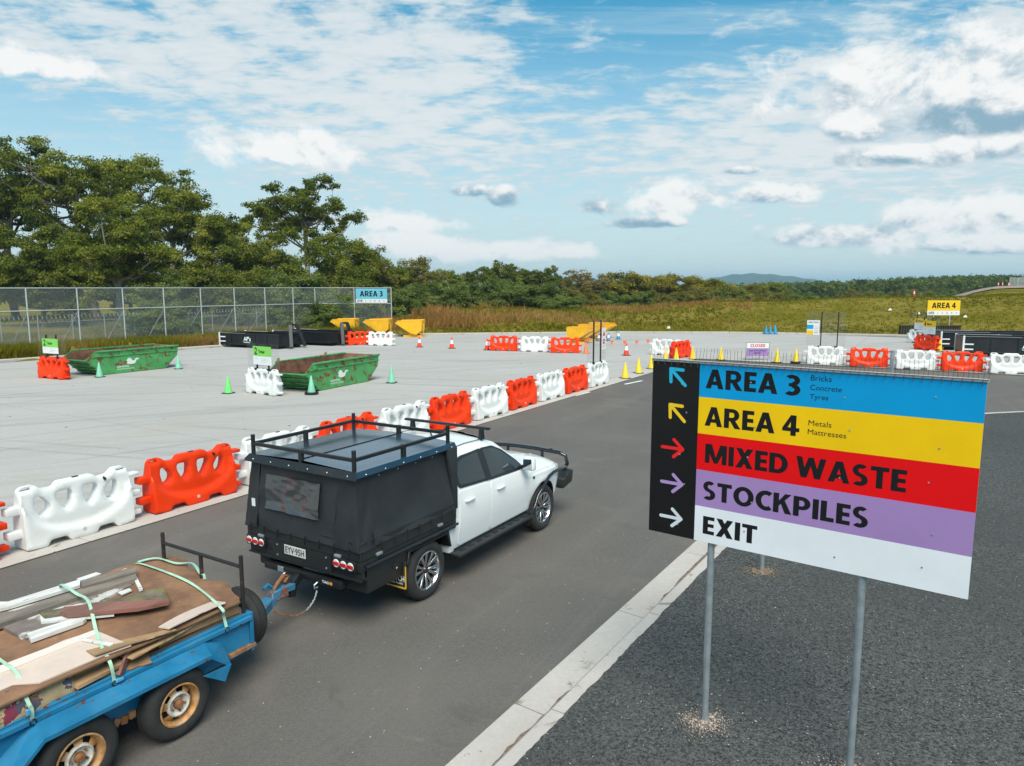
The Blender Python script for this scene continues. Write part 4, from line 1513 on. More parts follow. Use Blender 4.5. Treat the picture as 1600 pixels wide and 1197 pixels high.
# tool box under the tray and mud flaps
for sy in (-1, 1):
    b = MB()
    b.prism([(-1.14, .50), (-.52, .50), (-.38, .80), (-1.14, .80)], (0, sy * .93 if sy > 0 else -.60, 0), (1, 0, 0), (0, 0, 1), .33)
    tb = b.build('tool_box', BLACK_DUST, ute, bevel=.012)
    if sy < 0:
        b = MB()
        b.lathe([(0, 0), (.045, 0), (.05, -.008), (.05, .01)], 18, axis='Y', o=(-.66, -.935, .68))
        b.build('box_lock', BLACK_GLOSS, tb, smooth=40)
    b = MB()
    ys = (sy * .66, sy * .97)
    b.span((-.50, min(ys), .33), (-.485, max(ys), .68))
    mf = b.build('mud_flap', RUBBER, ute)
    b = MB()
    y0, y1 = min(ys), max(ys)
    for (p, q) in (((y0, .335), (y1, .335)), ((y0, .335), (y0, .62)), ((y1, .335), (y1, .62))):
        b.bar((-.504, p[0], p[1]), (-.504, q[0], q[1]), .016, .006, up=(1, 0, 0))
    b.build('flap_border', mk('yellow_print', (.72, .42, .03), .5), mf)
    lettering('DUTCH', (-.503, y1 - .02, .415), (0, -1, 0), (0, 0, 1), y1 - y0 - .04, .075, WHITE_P, mf, bold=.03)
    lettering('MUD FLAPS', (-.503, y1 - .05, .375), (0, -1, 0), (0, 0, 1), y1 - y0 - .10, .025, WHITE_P, mf, bold=.02)
    # rear guard
    b = MB()
    b.prism([(-.44, .62), (-.40, .79), (.44, .79), (.50, .56), (.47, .56), (.40, .76), (-.37, .76), (-.41, .62)], (0, sy * .95 if sy > 0 else -.62, 0), (1, 0, 0), (0, 0, 1), .33)
    b.build('rear_guard', BLACK_DUST, ute, bevel=.006, seg=1)
b = MB()
b.span((.50, -.90, .44), (.62, -.74, .80))
b.build('cab_corner', WHITE_CAR, ute, bevel=.02)

# canopy: slack canvas between a sheet metal roof and the tray
def canvas_sheet(p00, p10, p11, p01, out, sag, nu, nv, seed):
    rg = np.random.default_rng(seed)
    p00, p10, p11, p01, out = (Vector(p) for p in (p00, p10, p11, p01, out))
    ph = rg.uniform(0, 6, 6)
    b = MB()
    vs = []
    for j in range(nv + 1):
        for i in range(nu + 1):
            u, v = i / nu, j / nv
            p = (p00 * (1 - u) + p10 * u) * (1 - v) + (p01 * (1 - u) + p11 * u) * v
            s = -sag * math.sin(PI * u) * math.sin(PI * v)
            e = (abs(u - .5) * 2) ** 4
            s += .010 * e * math.sin(v * 17 + ph[0] + u * 4) * (1 - v) + .006 * math.sin(u * 13 + v * 5 + ph[1]) * (1 - v) ** 2 + .004 * math.sin(v * 9 - u * 7 + ph[2])
            vs.append(p + out * s)
    fs = [(j * (nu + 1) + i, j * (nu + 1) + i + 1, (j + 1) * (nu + 1) + i + 1, (j + 1) * (nu + 1) + i) for j in range(nv) for i in range(nu)]
    b.add(vs, fs)
    return b
CB, CT = 1.07, 1.93      # bottom and top of the canvas
yb, yt = TY + .022, TY - .075
xb, xt = TX0 - .028, TX0 + .045
canopy = thing('canopy', None, None)
canopy.parent = ute
for nm, a in (('canvas_panel', ((xb + .24, -yb, CB), (TX1 + .02, -yb, CB), (TX1 + .02, -yt, CT), (xt + .17, -yt, CT), (0, -1, 0), .03, 24, 14, 3)),
              ('canvas_panel', ((xb + .24, yb, CB), (TX1 + .02, yb, CB), (TX1 + .02, yt, CT), (xt + .17, yt, CT), (0, 1, 0), .03, 24, 14, 4)),
              ('canvas_panel', ((xb, yb - .24, CB - .01), (xb, -.555, CB - .01), (xt, -.615, CT), (xt, yt - .17, CT), (-1, 0, 0), .02, 24, 14, 5)),
              ('corner_panel', ((xb, -.545, CB - .02), (xb, -yb, CB - .02), (xt, -yt, CT), (xt, -.60, CT), (-1, 0, 0), .012, 10, 16, 6)),
              ('corner_panel', ((xb, -yb, CB - .02), (xb + .25, -yb, CB - .02), (xt + .18, -yt, CT), (xt, -yt, CT), (0, -1, 0), .015, 8, 16, 7)),
              ('corner_panel', ((xb, yb, CB - .02), (xb, yb - .23, CB - .02), (xt, yt - .16, CT), (xt, yt, CT), (-1, 0, 0), .012, 8, 16, 8)),
              ('corner_panel', ((xb, yb, CB - .02), (xb + .25, yb, CB - .02), (xt + .18, yt, CT), (xt, yt, CT), (0, 1, 0), .012, 8, 16, 9))):
    canvas_sheet(*a).build(nm, CANVAS, canopy, smooth=70)
b = MB()
b.prism([(.54, CB), (TX1 + .035, CB), (TX1 + .035, CT), (.40, CT)], (0, -TY + .045, 0), (1, 0, 0), (0, 0, 1), .065)
b.build('front_flap', CANVAS, canopy, bevel=.02)
# frame inside so the canvas has something to hang on
b = MB()
b.span((TX0 + .10, -.80, .94), (TX1 - .02, .80, 1.88))
b.build('inner_frame', mk('canopy_dark', (.01, .01, .01), .9), canopy)
# clear plastic rear window, rippled
def win_sheet():
    b = MB()
    nu, nv = 40, 26
    vs = []
    for j in range(nv + 1):
        for i in range(nu + 1):
            u, v = i / nu, j / nv
            y = .60 - u * .93
            z = 1.33 + v * .43
            x = xb + (xt - xb) * (z - CB) / (CT - CB) - .014 + .02 * math.sin(PI * u) * math.sin(PI * v) * 1.0
            x += .030 * noise.noise((u * 3.2 + 1.4 * noise.noise((u * 2, v * 2, 7)), v * 2.4, 3.1)) + .010 * noise.noise((u * 7 + v * 5, v * 6 - u * 3, 5.2))
            vs.append((x - .004, y, z))
    b.add(vs, [(j * (nu + 1) + i, j * (nu + 1) + i + 1, (j + 1) * (nu + 1) + i + 1, (j + 1) * (nu + 1) + i) for j in range(nv) for i in range(nu)])
    return b
win_sheet().build('clear_window', mk('clear_plastic', (.045, .048, .052), .16, spec=.8, coat=.35), canopy, smooth=80)
b = MB()
b.box((xb + .028, .84, 1.36), (.006, .06, .10))
b.build('care_tag', WHITE_P, canopy)
# elastic hooks along the hem
b0h = MB()
b0h.tube([(0, 0, .05), (0, -.006, .0), (0, -.003, -.05)], .009, 5)
hook_me = b0h.mesh('hook', mk('elastic', (.006, .006, .006), .6), smooth=60)
hk = [(-.95 + k * .235, -yb - .016, 1.055, 0) for k in range(7)] + [(xb - .016, .85 - k * .24, 1.05, -PI / 2) for k in range(8)]
for (x, y, z, r) in hk:
    link('hook', hook_me, canopy, (x, y, z), (0, 0, r))
# roof sheet with turned-down edges
RT = 1.975
b = MB()
rx0, rx1, ry = TX0 - .005, TX1 + .055, TY - .02
b.add([(rx0 + .03, -ry + .03, RT), (rx1, -ry + .03, RT), (rx1, 0, RT + .035), (rx0 + .03, 0, RT + .035), (rx1, ry - .03, RT), (rx0 + .03, ry - .03, RT)], [(0, 1, 2, 3), (3, 2, 4, 5)])
roof_m = mk('roof_sheet', (.20, .27, .33), .22, metal=.9)
rf = b.build('roof_sheet', roof_m, canopy)
b = MB()
b.bar((rx0 + .03, .0, RT + .040), (rx1, .0, RT + .040), .012, .008)
b.build('roof_seam', BLACK, rf)
b = MB()
b.add([(rx0 + .03, -ry + .03, RT), (rx0 + .03, ry - .03, RT), (rx0 - .02, ry + .01, RT - .085), (rx0 - .02, -ry - .01, RT - .085), (rx0 - .005, ry - .005, RT - .09), (rx0 - .005, -ry + .005, RT - .09)], [(0, 1, 2, 3), (3, 2, 4, 5)])
b.build('rear_flashing', BLACK_DUST, canopy)
for sy in (-1, 1):
    b = MB()
    b.add([(rx0 + .03, sy * (ry - .03), RT), (rx1, sy * (ry - .03), RT), (rx1, sy * (ry + .01), RT - .062), (rx0 - .015, sy * (ry + .01), RT - .062), (rx1, sy * (ry - .01), RT - .068), (rx0 - .0, sy * (ry - .01), RT - .068)], [(0, 1, 2, 3), (3, 2, 4, 5)])
    b.build('side_flashing', mk('sky_tinted_black_sheet', (.03, .075, .11), .2, metal=.7, coat=.6), canopy)  # blue of the reflected sky is put into the dark sheet's colour
rv = MB()
rv.lathe([(.0095, 0), (.008, .004), (0, .006)], 8)
rv_me = rv.mesh('rivet', mk('rivet_silver', (.75, .75, .75), .3, metal=.6), smooth=60)
for k in range(6):
    o_ = link('rivet', rv_me, canopy, (rx0 - .002, .80 - k * .32, RT - .05), (0, -1.05, 0))
    o_ = link('rivet', rv_me, canopy, (-1.12 + k * .33, -ry - .002, RT - .045), (1.1, 0, 0))
for k in range(5):
    link('rivet', rv_me, canopy, (xt - .004, .66 - k * .29, CT - .06 - .0), (0, -1.5, 0))
    link('rivet', rv_me, canopy, (-.85 + k * .34, -yt - .004, CT - .07), (1.5, 0, 0))
# roof rack of round pipe
rack = thing('roof_rack', None, None)
rack.parent = ute
RZ_ = 2.105
fx0, fx1, fy = TX0 + .05, TX1 - .02, .855
b = MB()
for (p, q) in (((fx0, -fy), (fx1, -fy)), ((fx0, fy), (fx1, fy)), ((fx0, -fy), (fx0, fy)), ((fx1, -fy), (fx1, fy))):
    b.bar((p[0], p[1], RZ_), (q[0], q[1], RZ_), .042, .042)
b.build('rail', BLACK, rack, bevel=.006, seg=1)
for (x, y) in ((fx0, -fy), (fx1, -fy), (fx0, fy), (fx1, fy)):
    b = MB()
    b.cyl((x, y, RT - .02), (x, y, RZ_ + .115), .027, 12)
    b.build('corner_post', BLACK, rack, bevel=.004, seg=1)
for (x, y) in ((-.36, -fy), (-.36, fy), (fx0, 0), (fx1, 0)):
    b = MB()
    b.box((x, y, (RT + RZ_) / 2), (.055, .055, RZ_ - RT + .05))
    b.build('rack_foot', BLACK, rack, bevel=.006, seg=1)

# wheels
def tyre_prof(r, ri, w, sh=.035):
    h = w / 2
    return [(ri, -h + .02), (ri + .02, -h + .004), (ri + (r - ri) * .5, -h - .006), (r - sh, -h + .008), (r - .010, -h + .035), (r, -h + .055),
            (r, -.035), (r - .009, -.030), (r - .009, -.022), (r, -.018), (r, .018), (r - .009, .022), (r - .009, .030), (r, .035),
            (r, h - .055), (r - .010, h - .035), (r - sh, h - .008), (ri + (r - ri) * .5, h + .006), (ri + .02, h - .004), (ri, h - .02)]
def alloy_wheel():
    """wheel with its face towards -y"""
    b = MB()
    b.lathe(tyre_prof(.388, .250, .262), 48, axis='Y', closed=True)
    ty = b.mesh('wheel', RUBBER, smooth=40)
    b = MB()
    b.lathe([(.252, -.105), (.258, -.118), (.245, -.122), (.236, -.110), (.225, -.02), (.225, .10)], 40, axis='Y')
    rim = b.mesh('rim', CHROME, smooth=40)
    b = MB()
    b.lathe([(0, -.02), (.224, -.012)], 30, axis='Y')
    back = b.mesh('brake_disc', ALLOY_DARK)
    b = MB()
    for k in range(6):
        a = 2 * PI * k / 6
        for s in (-1, 1):
            a0, a1 = a + s * .13, a + s * .235
            ca0, sa0, ca1, sa1 = math.cos(a0), math.sin(a0), math.cos(a1), math.sin(a1)
            p0 = Vector((ca0 * .045, -.085, sa0 * .045))
            p1 = Vector((ca1 * .238, -.108, sa1 * .238))
            d = (p1 - p0).normalized()
            sd = d.cross(Vector((0, 1, 0))).normalized()
            w0, w1 = .013, .024
            vs = [p0 - sd * w0, p0 + sd * w0, p1 + sd * w1, p1 - sd * w1]
            vs += [v + Vector((0, .035, 0)) for v in vs]
            b.add(vs, [(0, 1, 2, 3), (0, 4, 5, 1), (1, 5, 6, 2), (2, 6, 7, 3), (3, 7, 4, 0)])
    sp = b.mesh('spokes', CHROME, bevel=.004, seg=1)
    b = MB()
    b.lathe([(0, -.100), (.036, -.098), (.045, -.085), (.055, -.07)], 20, axis='Y')
    hub = b.mesh('hub_cap', ALLOY_DARK, smooth=40)
    return ty, [('rim', rim), ('brake_disc', back), ('spokes', sp), ('hub_cap', hub)]
wh = alloy_wheel()
for (x, sy, sp_) in ((0, -1, .3), (0, 1, 1.0), (3.13, -1, .0), (3.13, 1, .5)):
    w = link('wheel', wh[0], ute, (x, sy * .805, .388), (0, sp_, 0 if sy < 0 else PI))
    for nm, me in wh[1]:
        link(nm, me, w)
# ------------------------------------------------------------------ the trailer
_t1 = g(285, 1154)
T_O = (_t1[0] - .80 * math.cos(UTE_TH), _t1[1] + .80 * math.sin(UTE_TH))
BLUE = mk('blue_trailer_paint', (.014, .165, .32), .5, var=.18, vscale=3, rust=.60, rscale=11.0, dirt=.30, dirtcol=(.09, .20, .27), spec=.3)
RUSTY = mk('rusty_steel', (.22, .085, .03), .8, var=.5, vscale=9, bump=.3, bscale=30, dirt=.5, dirtcol=(.42, .30, .18), dscale=4)
RIMRUST = mk('rusty_rim', (.40, .19, .06), .6, var=.45, vscale=10, bump=.2, bscale=30, dirt=.6, dirtcol=(.55, .46, .34), dscale=6)
HUBPALE = mk('worn_hub', (.52, .48, .42), .5, var=.3, vscale=14, rust=.62, rscale=9)
POSTM = mk('worn_black_post', (.02, .016, .016), .5, rust=.6, rscale=7, rustcol=(.09, .03, .025))
trl = thing('box_trailer', 'blue rusty tandem box trailer loaded with boards and hitched behind the white ute', 'trailer', (T_O[0], T_O[1], .003), UTE_RZ)
BX0, BX1, BY, RZT = -1.95, .90, .635, .805
b = MB()
b.span((BX0, -BY, .42), (BX1, BY, .46))
b.build('floor', RUSTY, trl)
for sy in (-1, 1):
    b = MB()
    b.span((BX0, sy * BY - .012, .40), (BX1, sy * BY + .012, RZT - .02))
    sd = b.build('side_wall', BLUE, trl)
    for (yo, z0, z1) in ((0, RZT - .055, RZT), (.035, RZT - .075, RZT - .025)):
        b = MB()
        yy = sy * (BY + yo)
        b.span((BX0, yy - .024, z0), (BX1, yy + .024, z1))
        b.build('top_rail', BLUE, sd, bevel=.008, seg=1)
    # sloping guard plate over both wheels
    gp = [(.56, -.0, .58), (.30, 0, .72), (-1.14, 0, .72), (-1.52, 0, .42)]
    b = MB()
    oy, iy = sy * .86, sy * (BY + .012)
    pts = [(.50, .50), (.30, .675), (-1.13, .675), (-1.46, .40)]
    pin = [(.56, .64), (.36, .745), (-1.10, .745), (-1.44, .50)]
    vs = [(x, iy, z) for x, z in pin] + [(x, oy, z) for x, z in pts] + [(x, oy, z - .035) for x, z in pts] + [(x, iy, z - .02) for x, z in pin]
    fs = []
    for k in range(3):
        fs += [(k, k + 1, 5 + k, 4 + k), (4 + k, 5 + k, 9 + k, 8 + k), (8 + k, 9 + k, 13 + k, 12 + k)]
    fs += [(0, 4, 8, 12), (3, 7, 11, 15)]
    b.add(vs, fs)
    b.build('mudguard', BLUE, trl)
    b = MB()
    b.prism([(.20, .52), (.50, .50), (.42, .36)], (0, oy - sy * .012 if sy > 0 else oy, 0), (1, 0, 0), (0, 0, 1), .012)
    b.build('guard_bracket', BLUE, trl)
    b = MB()
    b.span((BX0, sy * .46 - .03, .33), (BX1, sy * .46 + .03, .42))
    b.build('chassis_rail', BLUE, trl)
    b = MB()
    b.tube([(.40, sy * .56, .40), (.05, sy * .57, .33), (-.42, sy * .57, .38), (-.86, sy * .57, .33), (-1.2, sy * .57, .40)], .022, 6)
    b.build('leaf_spring', RUSTY, trl)
    for k in range(3):
        b = MB()
        b.box((-.36 - .07 * k, sy * .66, .385 - .012 * (k % 2)), (.06, .05, .07), rot=Matrix.Rotation(.3 * k, 3, 'Y'))
        b.build('rocker_plate', RUSTY, trl, bevel=.008, seg=1)
    b = MB()
    b.span((.62, sy * .66 - .03, .44), (.93, sy * .66 + .03, .475))
    b.build('corner_gusset', RUSTY, trl)
b = MB()
b.span((BX1 - .012, -BY, .40), (BX1 + .012, BY, RZT - .01))
b.span((BX1 - .03, -BY - .03, RZT - .05), (BX1 + .03, BY + .03, RZT - .005))
b.span((BX1 - .02, -BY - .045, .40), (BX1 + .022, -BY + .0, RZT - .0))
b.span((BX1 - .02, BY, .40), (BX1 + .022, BY + .045, RZT - .0))
b.build('front_wall', BLUE, trl, bevel=.006, seg=1)
b = MB()
b.span((BX0 - .012, -BY, .40), (BX0 + .012, BY, RZT - .01))
b.build('tail_gate', BLUE, trl)
for x in (0, -.86):
    b = MB()
    b.cyl((x, -.68, .325), (x, .68, .325), .028, 10)
    b.build('axle', RUSTY, trl)
# head frame of pipe
for y in (-.615, .03, .68):
    b = MB()
    b.cyl((BX1 - .045, y, .70 if y != .03 else .80), (BX1 - .045, y, 1.40 if y != .03 else 1.27), .021, 10)
    b.build('frame_post', POSTM, trl, smooth=40)
b = MB()
b.cyl((BX1 - .045, -.615, 1.285), (BX1 - .045, .68, 1.285), .019, 10)
b.build('frame_bar', POSTM, trl, smooth=40)
# drawbar
b = MB()
b.bar((.85, -.42, .37), (1.70, .03, .40), .07, .11)
b.bar((.85, .42, .37), (1.70, .07, .40), .07, .11)
b.bar((1.56, .05, .40), (1.78, .05, .43), .12, .10)
CHIP = mk('chipped_blue', (.03, .17, .29), .55, rust=.53, rscale=9, rustcol=(.16, .05, .02))
db = b.build('drawbar', CHIP, trl, bevel=.008, seg=1)
b = MB()
b.box((1.83, .05, .475), (.26, .13, .12), taper=(.8, .7))
b.bar((1.90, .05, .50), (2.07, .05, .49), .10, .09)
cp = b.build('coupling', CHIP, db, bevel=.012, seg=1)
b = MB()
b.tube([(1.78, .05, .53), (1.84, .05, .60), (1.94, .06, .66), (2.00, .06, .63), (1.94, .05, .57)], .024, 8)
b.build('coupling_lever', RUSTY, cp, smooth=50)
b = MB()
b.tube([(1.86, .13, .50), (1.78, .15, .58), (1.70, .13, .56)], .022, 6)
b.build('brake_lever', BLUE, cp, smooth=50)
# safety chain, link by link
lk = MB()
lk.tube([(.020 * math.cos(t), .011 * math.sin(t), 0) for t in [2 * PI * k / 10 for k in range(10)]], .0045, 5, closed=True)
ch_rust = lk.mesh('chain_link', RUSTY, smooth=60)
ch_new = lk.mesh('chain_link', STEEL, smooth=60)
ends = [Vector((1.66, -.04, .36)), Vector((1.80, -.14, .25)), Vector((1.95, -.21, .23)), Vector((2.10, -.26, .33)), Vector((2.17, -.26, .50))]
path = []
for k in range(len(ends) - 1):
    for s in range(8):
        path.append(ends[k] + (ends[k + 1] - ends[k]) * s / 8)
pp = [sum((path[max(0, min(len(path) - 1, i + d))] for d in range(-4, 5)), Vector()) / 9 for i in range(len(path))]
acc, last, idx = 0, pp[0], 0
chain = thing('safety_chain', None, None)
chain.parent = trl
for i in range(1, len(pp)):
    d = pp[i] - pp[i - 1]
    o_ = link('chain_link', ch_rust if i < 20 else ch_new, chain, (pp[i] + pp[i - 1]) / 2)
    q = d.to_track_quat('X', 'Z')
    o_.rotation_mode = 'QUATERNION'
    from mathutils import Quaternion
    o_.rotation_quaternion = q @ Quaternion((1, 0, 0), (i % 2) * PI / 2)
    s_ = d.length / .032
    o_.scale = (max(.8, s_),) * 3
# spare wheel lying against the front wall
def steel_wheel(r, ri, w):
    b = MB()
    b.lathe(tyre_prof(r, ri, w, .03), 40, axis='Y', closed=True)
    ty = b.mesh('wheel', RUBBER, smooth=40)
    b = MB()
    b.lathe([(ri + .002, -w / 2 + .018), (ri + .010, -w / 2 + .004), (ri - .004, -w / 2 + .0), (ri - .016, -w / 2 + .025), (ri - .03, -w / 2 + .05), (ri - .035, w / 2 - .03)], 36, axis='Y')
    rim = b.mesh('rim', RIMRUST, smooth=40)
    # disc with five wide slots left open: built as five webs and a hub
    b = MB()
    n = 6
    ro, ri2 = ri - .030, .105
    for k in range(n):
        a0, a1 = 2 * PI * (k - .27) / n, 2 * PI * (k + .27) / n
        vs = []
        for s in range(5):
            a = a0 + (a1 - a0) * s / 4
            wd = .012 * math.sin(PI * s / 4)
            vs.append((ri2 * math.cos(a), -w / 2 + .034 - wd, ri2 * math.sin(a)))
            vs.append((ro * math.cos(a), -w / 2 + .060, ro * math.sin(a)))
        b.add(vs, [(2 * s, 2 * s + 1, 2 * s + 3, 2 * s + 2) for s in range(4)])
    web = b.mesh('disc', RIMRUST, smooth=40)
    b = MB()
    b.lathe([(.112, -w / 2 + .040), (.108, -w / 2 + .020), (.094, -w / 2 + .014), (.086, -w / 2 + .030), (.060, -w / 2 + .045), (.042, -w / 2 + .045)], 30, axis='Y')
    hub = b.mesh('hub', HUBPALE, smooth=40)
    b = MB()
    b.lathe([(.044, -w / 2 + .046), (.038, -w / 2 + .01), (.026, -w / 2 - .004), (.0, -w / 2 - .005)], 16, axis='Y')
    for k in range(5):
        a = 2 * PI * k / 5
        b.cyl((.064 * math.cos(a), -w / 2 + .05, .064 * math.sin(a)), (.064 * math.cos(a), -w / 2 + .022, .064 * math.sin(a)), .010, 6)
    cap = b.mesh('axle_cap', RUSTY, smooth=40)
    b = MB()
    b.lathe([(0, .0), (ri - .034, .0)], 24, axis='Y')
    dark = b.mesh('drum', mk('brake_drum', (.03, .022, .018), .9))
    return ty, [('rim', rim), ('disc', web), ('hub', hub), ('axle_cap', cap), ('drum', dark)]
sw = steel_wheel(.325, .185, .185)
for (x, sy, s_) in ((0, -1, .2), (-.86, -1, .55), (0, 1, 0), (-.86, 1, .4)):
    w = link('wheel', sw[0], trl, (x, sy * .715, .325), (0, s_, 0 if sy < 0 else PI))
    for nm, me in sw[1]:
        link(nm, me, w)
w = link('wheel', sw[0], trl, (1.09, -.26, .57), (0, 0, PI / 2 + .06))
w['label'] = 'spare wheel carried on the drawbar'
for nm, me in sw[1][:2]:
    link(nm, me, w)

# ------------------------------------------------------------------ the load (each thing lies on the trailer and is its own)
cT, sT = math.cos(UTE_RZ), math.sin(UTE_RZ)
def tw(x, y, z):
    return Vector((T_O[0] + cT * x - sT * y, T_O[1] + sT * x + cT * y, z))
def zl(y):
    return 1.045 + .085 * y
def onload(px, py, dz=0.0):
    """trailer coordinates of a photo pixel on the top of the load"""
    z = 1.04
    for _ in range(12):
        p = g(px, py, z)
        dx, dy = p[0] - T_O[0], p[1] - T_O[1]
        x, y = cT * dx + sT * dy, -sT * dx + cT * dy
        z = zl(max(-1, min(1.2, y))) + dz
    return x, y, z
BROWN = mk('brown_hardboard', (.235, .122, .066), .8, var=.30, vscale=3.5, bump=.3, bscale=26, dirt=.6, dirtcol=(.15, .072, .04), dscale=2.6, rust=.66, rscale=9, rustcol=(.32, .22, .15))
CARD = mk('cardboard', (.40, .245, .125), .85, var=.2, vscale=3, bump=.1)
CARD2 = mk('dark_cardboard', (.27, .15, .075), .85, var=.25, vscale=3, bump=.1)
GREYW = mk('weathered_timber', (.20, .165, .135), .85, var=.4, vscale=5, bump=.5, bscale=16, stretch=(.18, 1, 1), dirt=.6, dirtcol=(.09, .065, .05), dscale=5)
FLAKY = mk('flaking_white_timber', (.20, .16, .14), .8, var=.3, vscale=6, bump=.3, bscale=20, stretch=(.5, 1, 1), rust=.53, rustcol=(.48, .46, .43), rscale=5.5)
WHITEW = mk('white_painted_timber', (.68, .66, .63), .7, var=.15, vscale=5, dirt=.75, dirtcol=(.34, .28, .23), dscale=5, stretch=(.3, 1, 1), rust=.62, rustcol=(.20, .15, .12), rscale=7)
REDW = mk('red_brown_timber', (.19, .075, .055), .7, var=.4, vscale=5, bump=.4, bscale=16, stretch=(.15, 1, 1), dirt=.5, dirtcol=(.26, .20, .17), dscale=3)
MOSSY = mk('mossy_timber', (.15, .12, .085), .9, var=.4, vscale=7, bump=.5, bscale=16, dirt=.7, dirtcol=(.17, .17, .03), dscale=6)
PINKB = mk('pale_pink_board', (.63, .50, .42), .65, var=.08, vscale=3, dirt=.3, dirtcol=(.50, .37, .29))

def board(name, pix, th, mat, label, cat, dz=0.0, group=None, edge_j=0.0, seed=1, warp=.0):
    """flat board whose upper face has the outline seen at the given photo pixels"""
    rg = random.Random(seed)
    pts = [onload(px, py, dz) for px, py in pix]
    out = []
    for i in range(len(pts)):
        p, q = Vector(pts[i]), Vector(pts[(i + 1) % len(pts)])
        k = max(1, int((q - p).length / .06)) if edge_j > 0 else 1
        for s in range(k):
            v = p + (q - p) * s / k
            if edge_j > 0:
                v += Vector((rg.uniform(-edge_j, edge_j), rg.uniform(-edge_j, edge_j), 0))
            out.append(v)
    c = sum(out, Vector()) / len(out)
    k = len(out)
    vs = [v - c for v in out] + [v - c - Vector((0, 0, th)) for v in out]
    b = MB()
    b.add(vs, [tuple(range(k)), tuple(range(2 * k - 1, k - 1, -1))] + [(i, i + k, (i + 1) % k + k, (i + 1) % k) for i in range(k)])
    o = b.build(name, mat, loc=tw(*c), rot=(0, 0, UTE_RZ))
    return tag(o, label, cat, group)

# brown sheet: a wide panel, slightly buckled, broken front edge
def brown_sheet():
    nx, ny = 44, 20
    rg = random.Random(5)
    b = MB()
    vs = []
    for s in (0, 1):
        for i in range(nx + 1):
            for j in range(ny + 1):
                u, v = i / nx, j / ny
                x = -1.98 + u * 2.84
                y = -.66 + v * 1.47
                fr = .05 * math.sin(v * 9) + .03 * math.sin(v * 23 + 1) + (rg.uniform(-.012, .012) if s == 0 else 0)
                if i == nx:
                    x += fr - .10 * (v < .25) * (.25 - v) * 4 + .14 * v
                z = zl(y) + .012 * math.sin(x * 2.6 + 1) * math.sin(y * 2.2) - .035 * max(0, (.14 - v)) * 7 * .5
                z -= .05 * max(0, x - .55) ** 1.0
                vs.append((x, y, z - s * .016))
    n = (nx + 1) * (ny + 1)
    f = lambda i, j, s: s * n + i * (ny + 1) + j
    fs = [(f(i, j, s), f(i + 1, j, s), f(i + 1, j + 1, s), f(i, j + 1, s)) for s in (0, 1) for i in range(nx) for j in range(ny)]
    for i in range(nx):
        fs += [(f(i, 0, 0), f(i + 1, 0, 0), f(i + 1, 0, 1), f(i, 0, 1)), (f(i, ny, 0), f(i + 1, ny, 0), f(i + 1, ny, 1), f(i, ny, 1))]
    for j in range(ny):
        fs += [(f(0, j, 0), f(0, j + 1, 0), f(0, j + 1, 1), f(0, j, 1)), (f(nx, j, 0), f(nx, j + 1, 0), f(nx, j + 1, 1), f(nx, j, 1))]
    b.add(vs, fs)
    o = b.build('hardboard_sheet', BROWN, smooth=30, loc=tw(0, 0, 0), rot=(0, 0, UTE_RZ))
    tag(o, 'large brown hardboard sheet covering the top of the trailer load', 'board')
brown_sheet()

# packing below the sheet
def slabby(name, x0, x1, y0, y1, z, th, rz, mat, label, cat, tilt=0.0, roll=0.0, group=None, seed=0):
    rg = random.Random(seed)
    nx, ny = 10, 6
    b = MB()
    vs = []
    cx, cy = (x0 + x1) / 2, (y0 + y1) / 2
    for s in (0, 1):
        for i in range(nx + 1):
            for j in range(ny + 1):
                x, y = (i / nx - .5) * (x1 - x0), (j / ny - .5) * (y1 - y0)
                e = rg.uniform(-.012, .012) if (i in (0, nx) or j in (0, ny)) and s == 0 else 0
                vs.append((x + e, y + e, -s * th + .012 * math.sin(x * 4 + seed) + .01 * math.sin(y * 6 + seed * 2)))
    n = (nx + 1) * (ny + 1)
    f = lambda i, j, s: s * n + i * (ny + 1) + j
    fs = [(f(i, j, s), f(i + 1, j, s), f(i + 1, j + 1, s), f(i, j + 1, s)) for s in (0, 1) for i in range(nx) for j in range(ny)]
    for i in range(nx):
        fs += [(f(i, 0, 0), f(i + 1, 0, 0), f(i + 1, 0, 1), f(i, 0, 1)), (f(i, ny, 0), f(i + 1, ny, 0), f(i + 1, ny, 1), f(i, ny, 1))]
    for j in range(ny):
        fs += [(f(0, j, 0), f(0, j + 1, 0), f(0, j + 1, 1), f(0, j, 1)), (f(nx, j, 0), f(nx, j + 1, 0), f(nx, j + 1, 1), f(nx, j, 1))]
    b.add(vs, fs)
    o = b.build(name, mat, smooth=30, loc=tw(cx, cy, z), rot=(roll, tilt, UTE_RZ + rz))
    return tag(o, label, cat, group)
slabby('particle_board', -.05, .80, -.62, .60, .955, .12, .0, CARD2, 'thick dark brown panel under the front of the hardboard sheet', 'panel', seed=2)
slabby('cardboard_sheet', -.55, .15, -.66, .5, .968, .012, -.10, CARD, 'tan cardboard flap poking out below the middle of the hardboard sheet', 'cardboard', .05, -.06, seed=3)
slabby('cardboard_sheet', -.42, .28, -.67, .45, .918, .014, .12, CARD, 'lower tan cardboard flap resting along the blue rail', 'cardboard', -.05, -.02, seed=4)
slabby('cardboard_sheet', -.55, -.12, -.68, -.3, .875, .02, -.2, CARD2, 'crumpled brown cardboard wedged at the blue rail beside the middle strap', 'cardboard', .08, .35, seed=5)
slabby('cardboard_sheet', -.80, -.40, -.66, -.1, .905, .03, .08, CARD, 'folded tan cardboard between the floral fabric and the brown flap', 'cardboard', .02, .1, seed=6)
slabby('particle_board', -1.9, -.5, -.55, .62, .965, .10, .0, CARD2, 'hidden brown panel under the rear of the hardboard sheet', 'panel', seed=7)
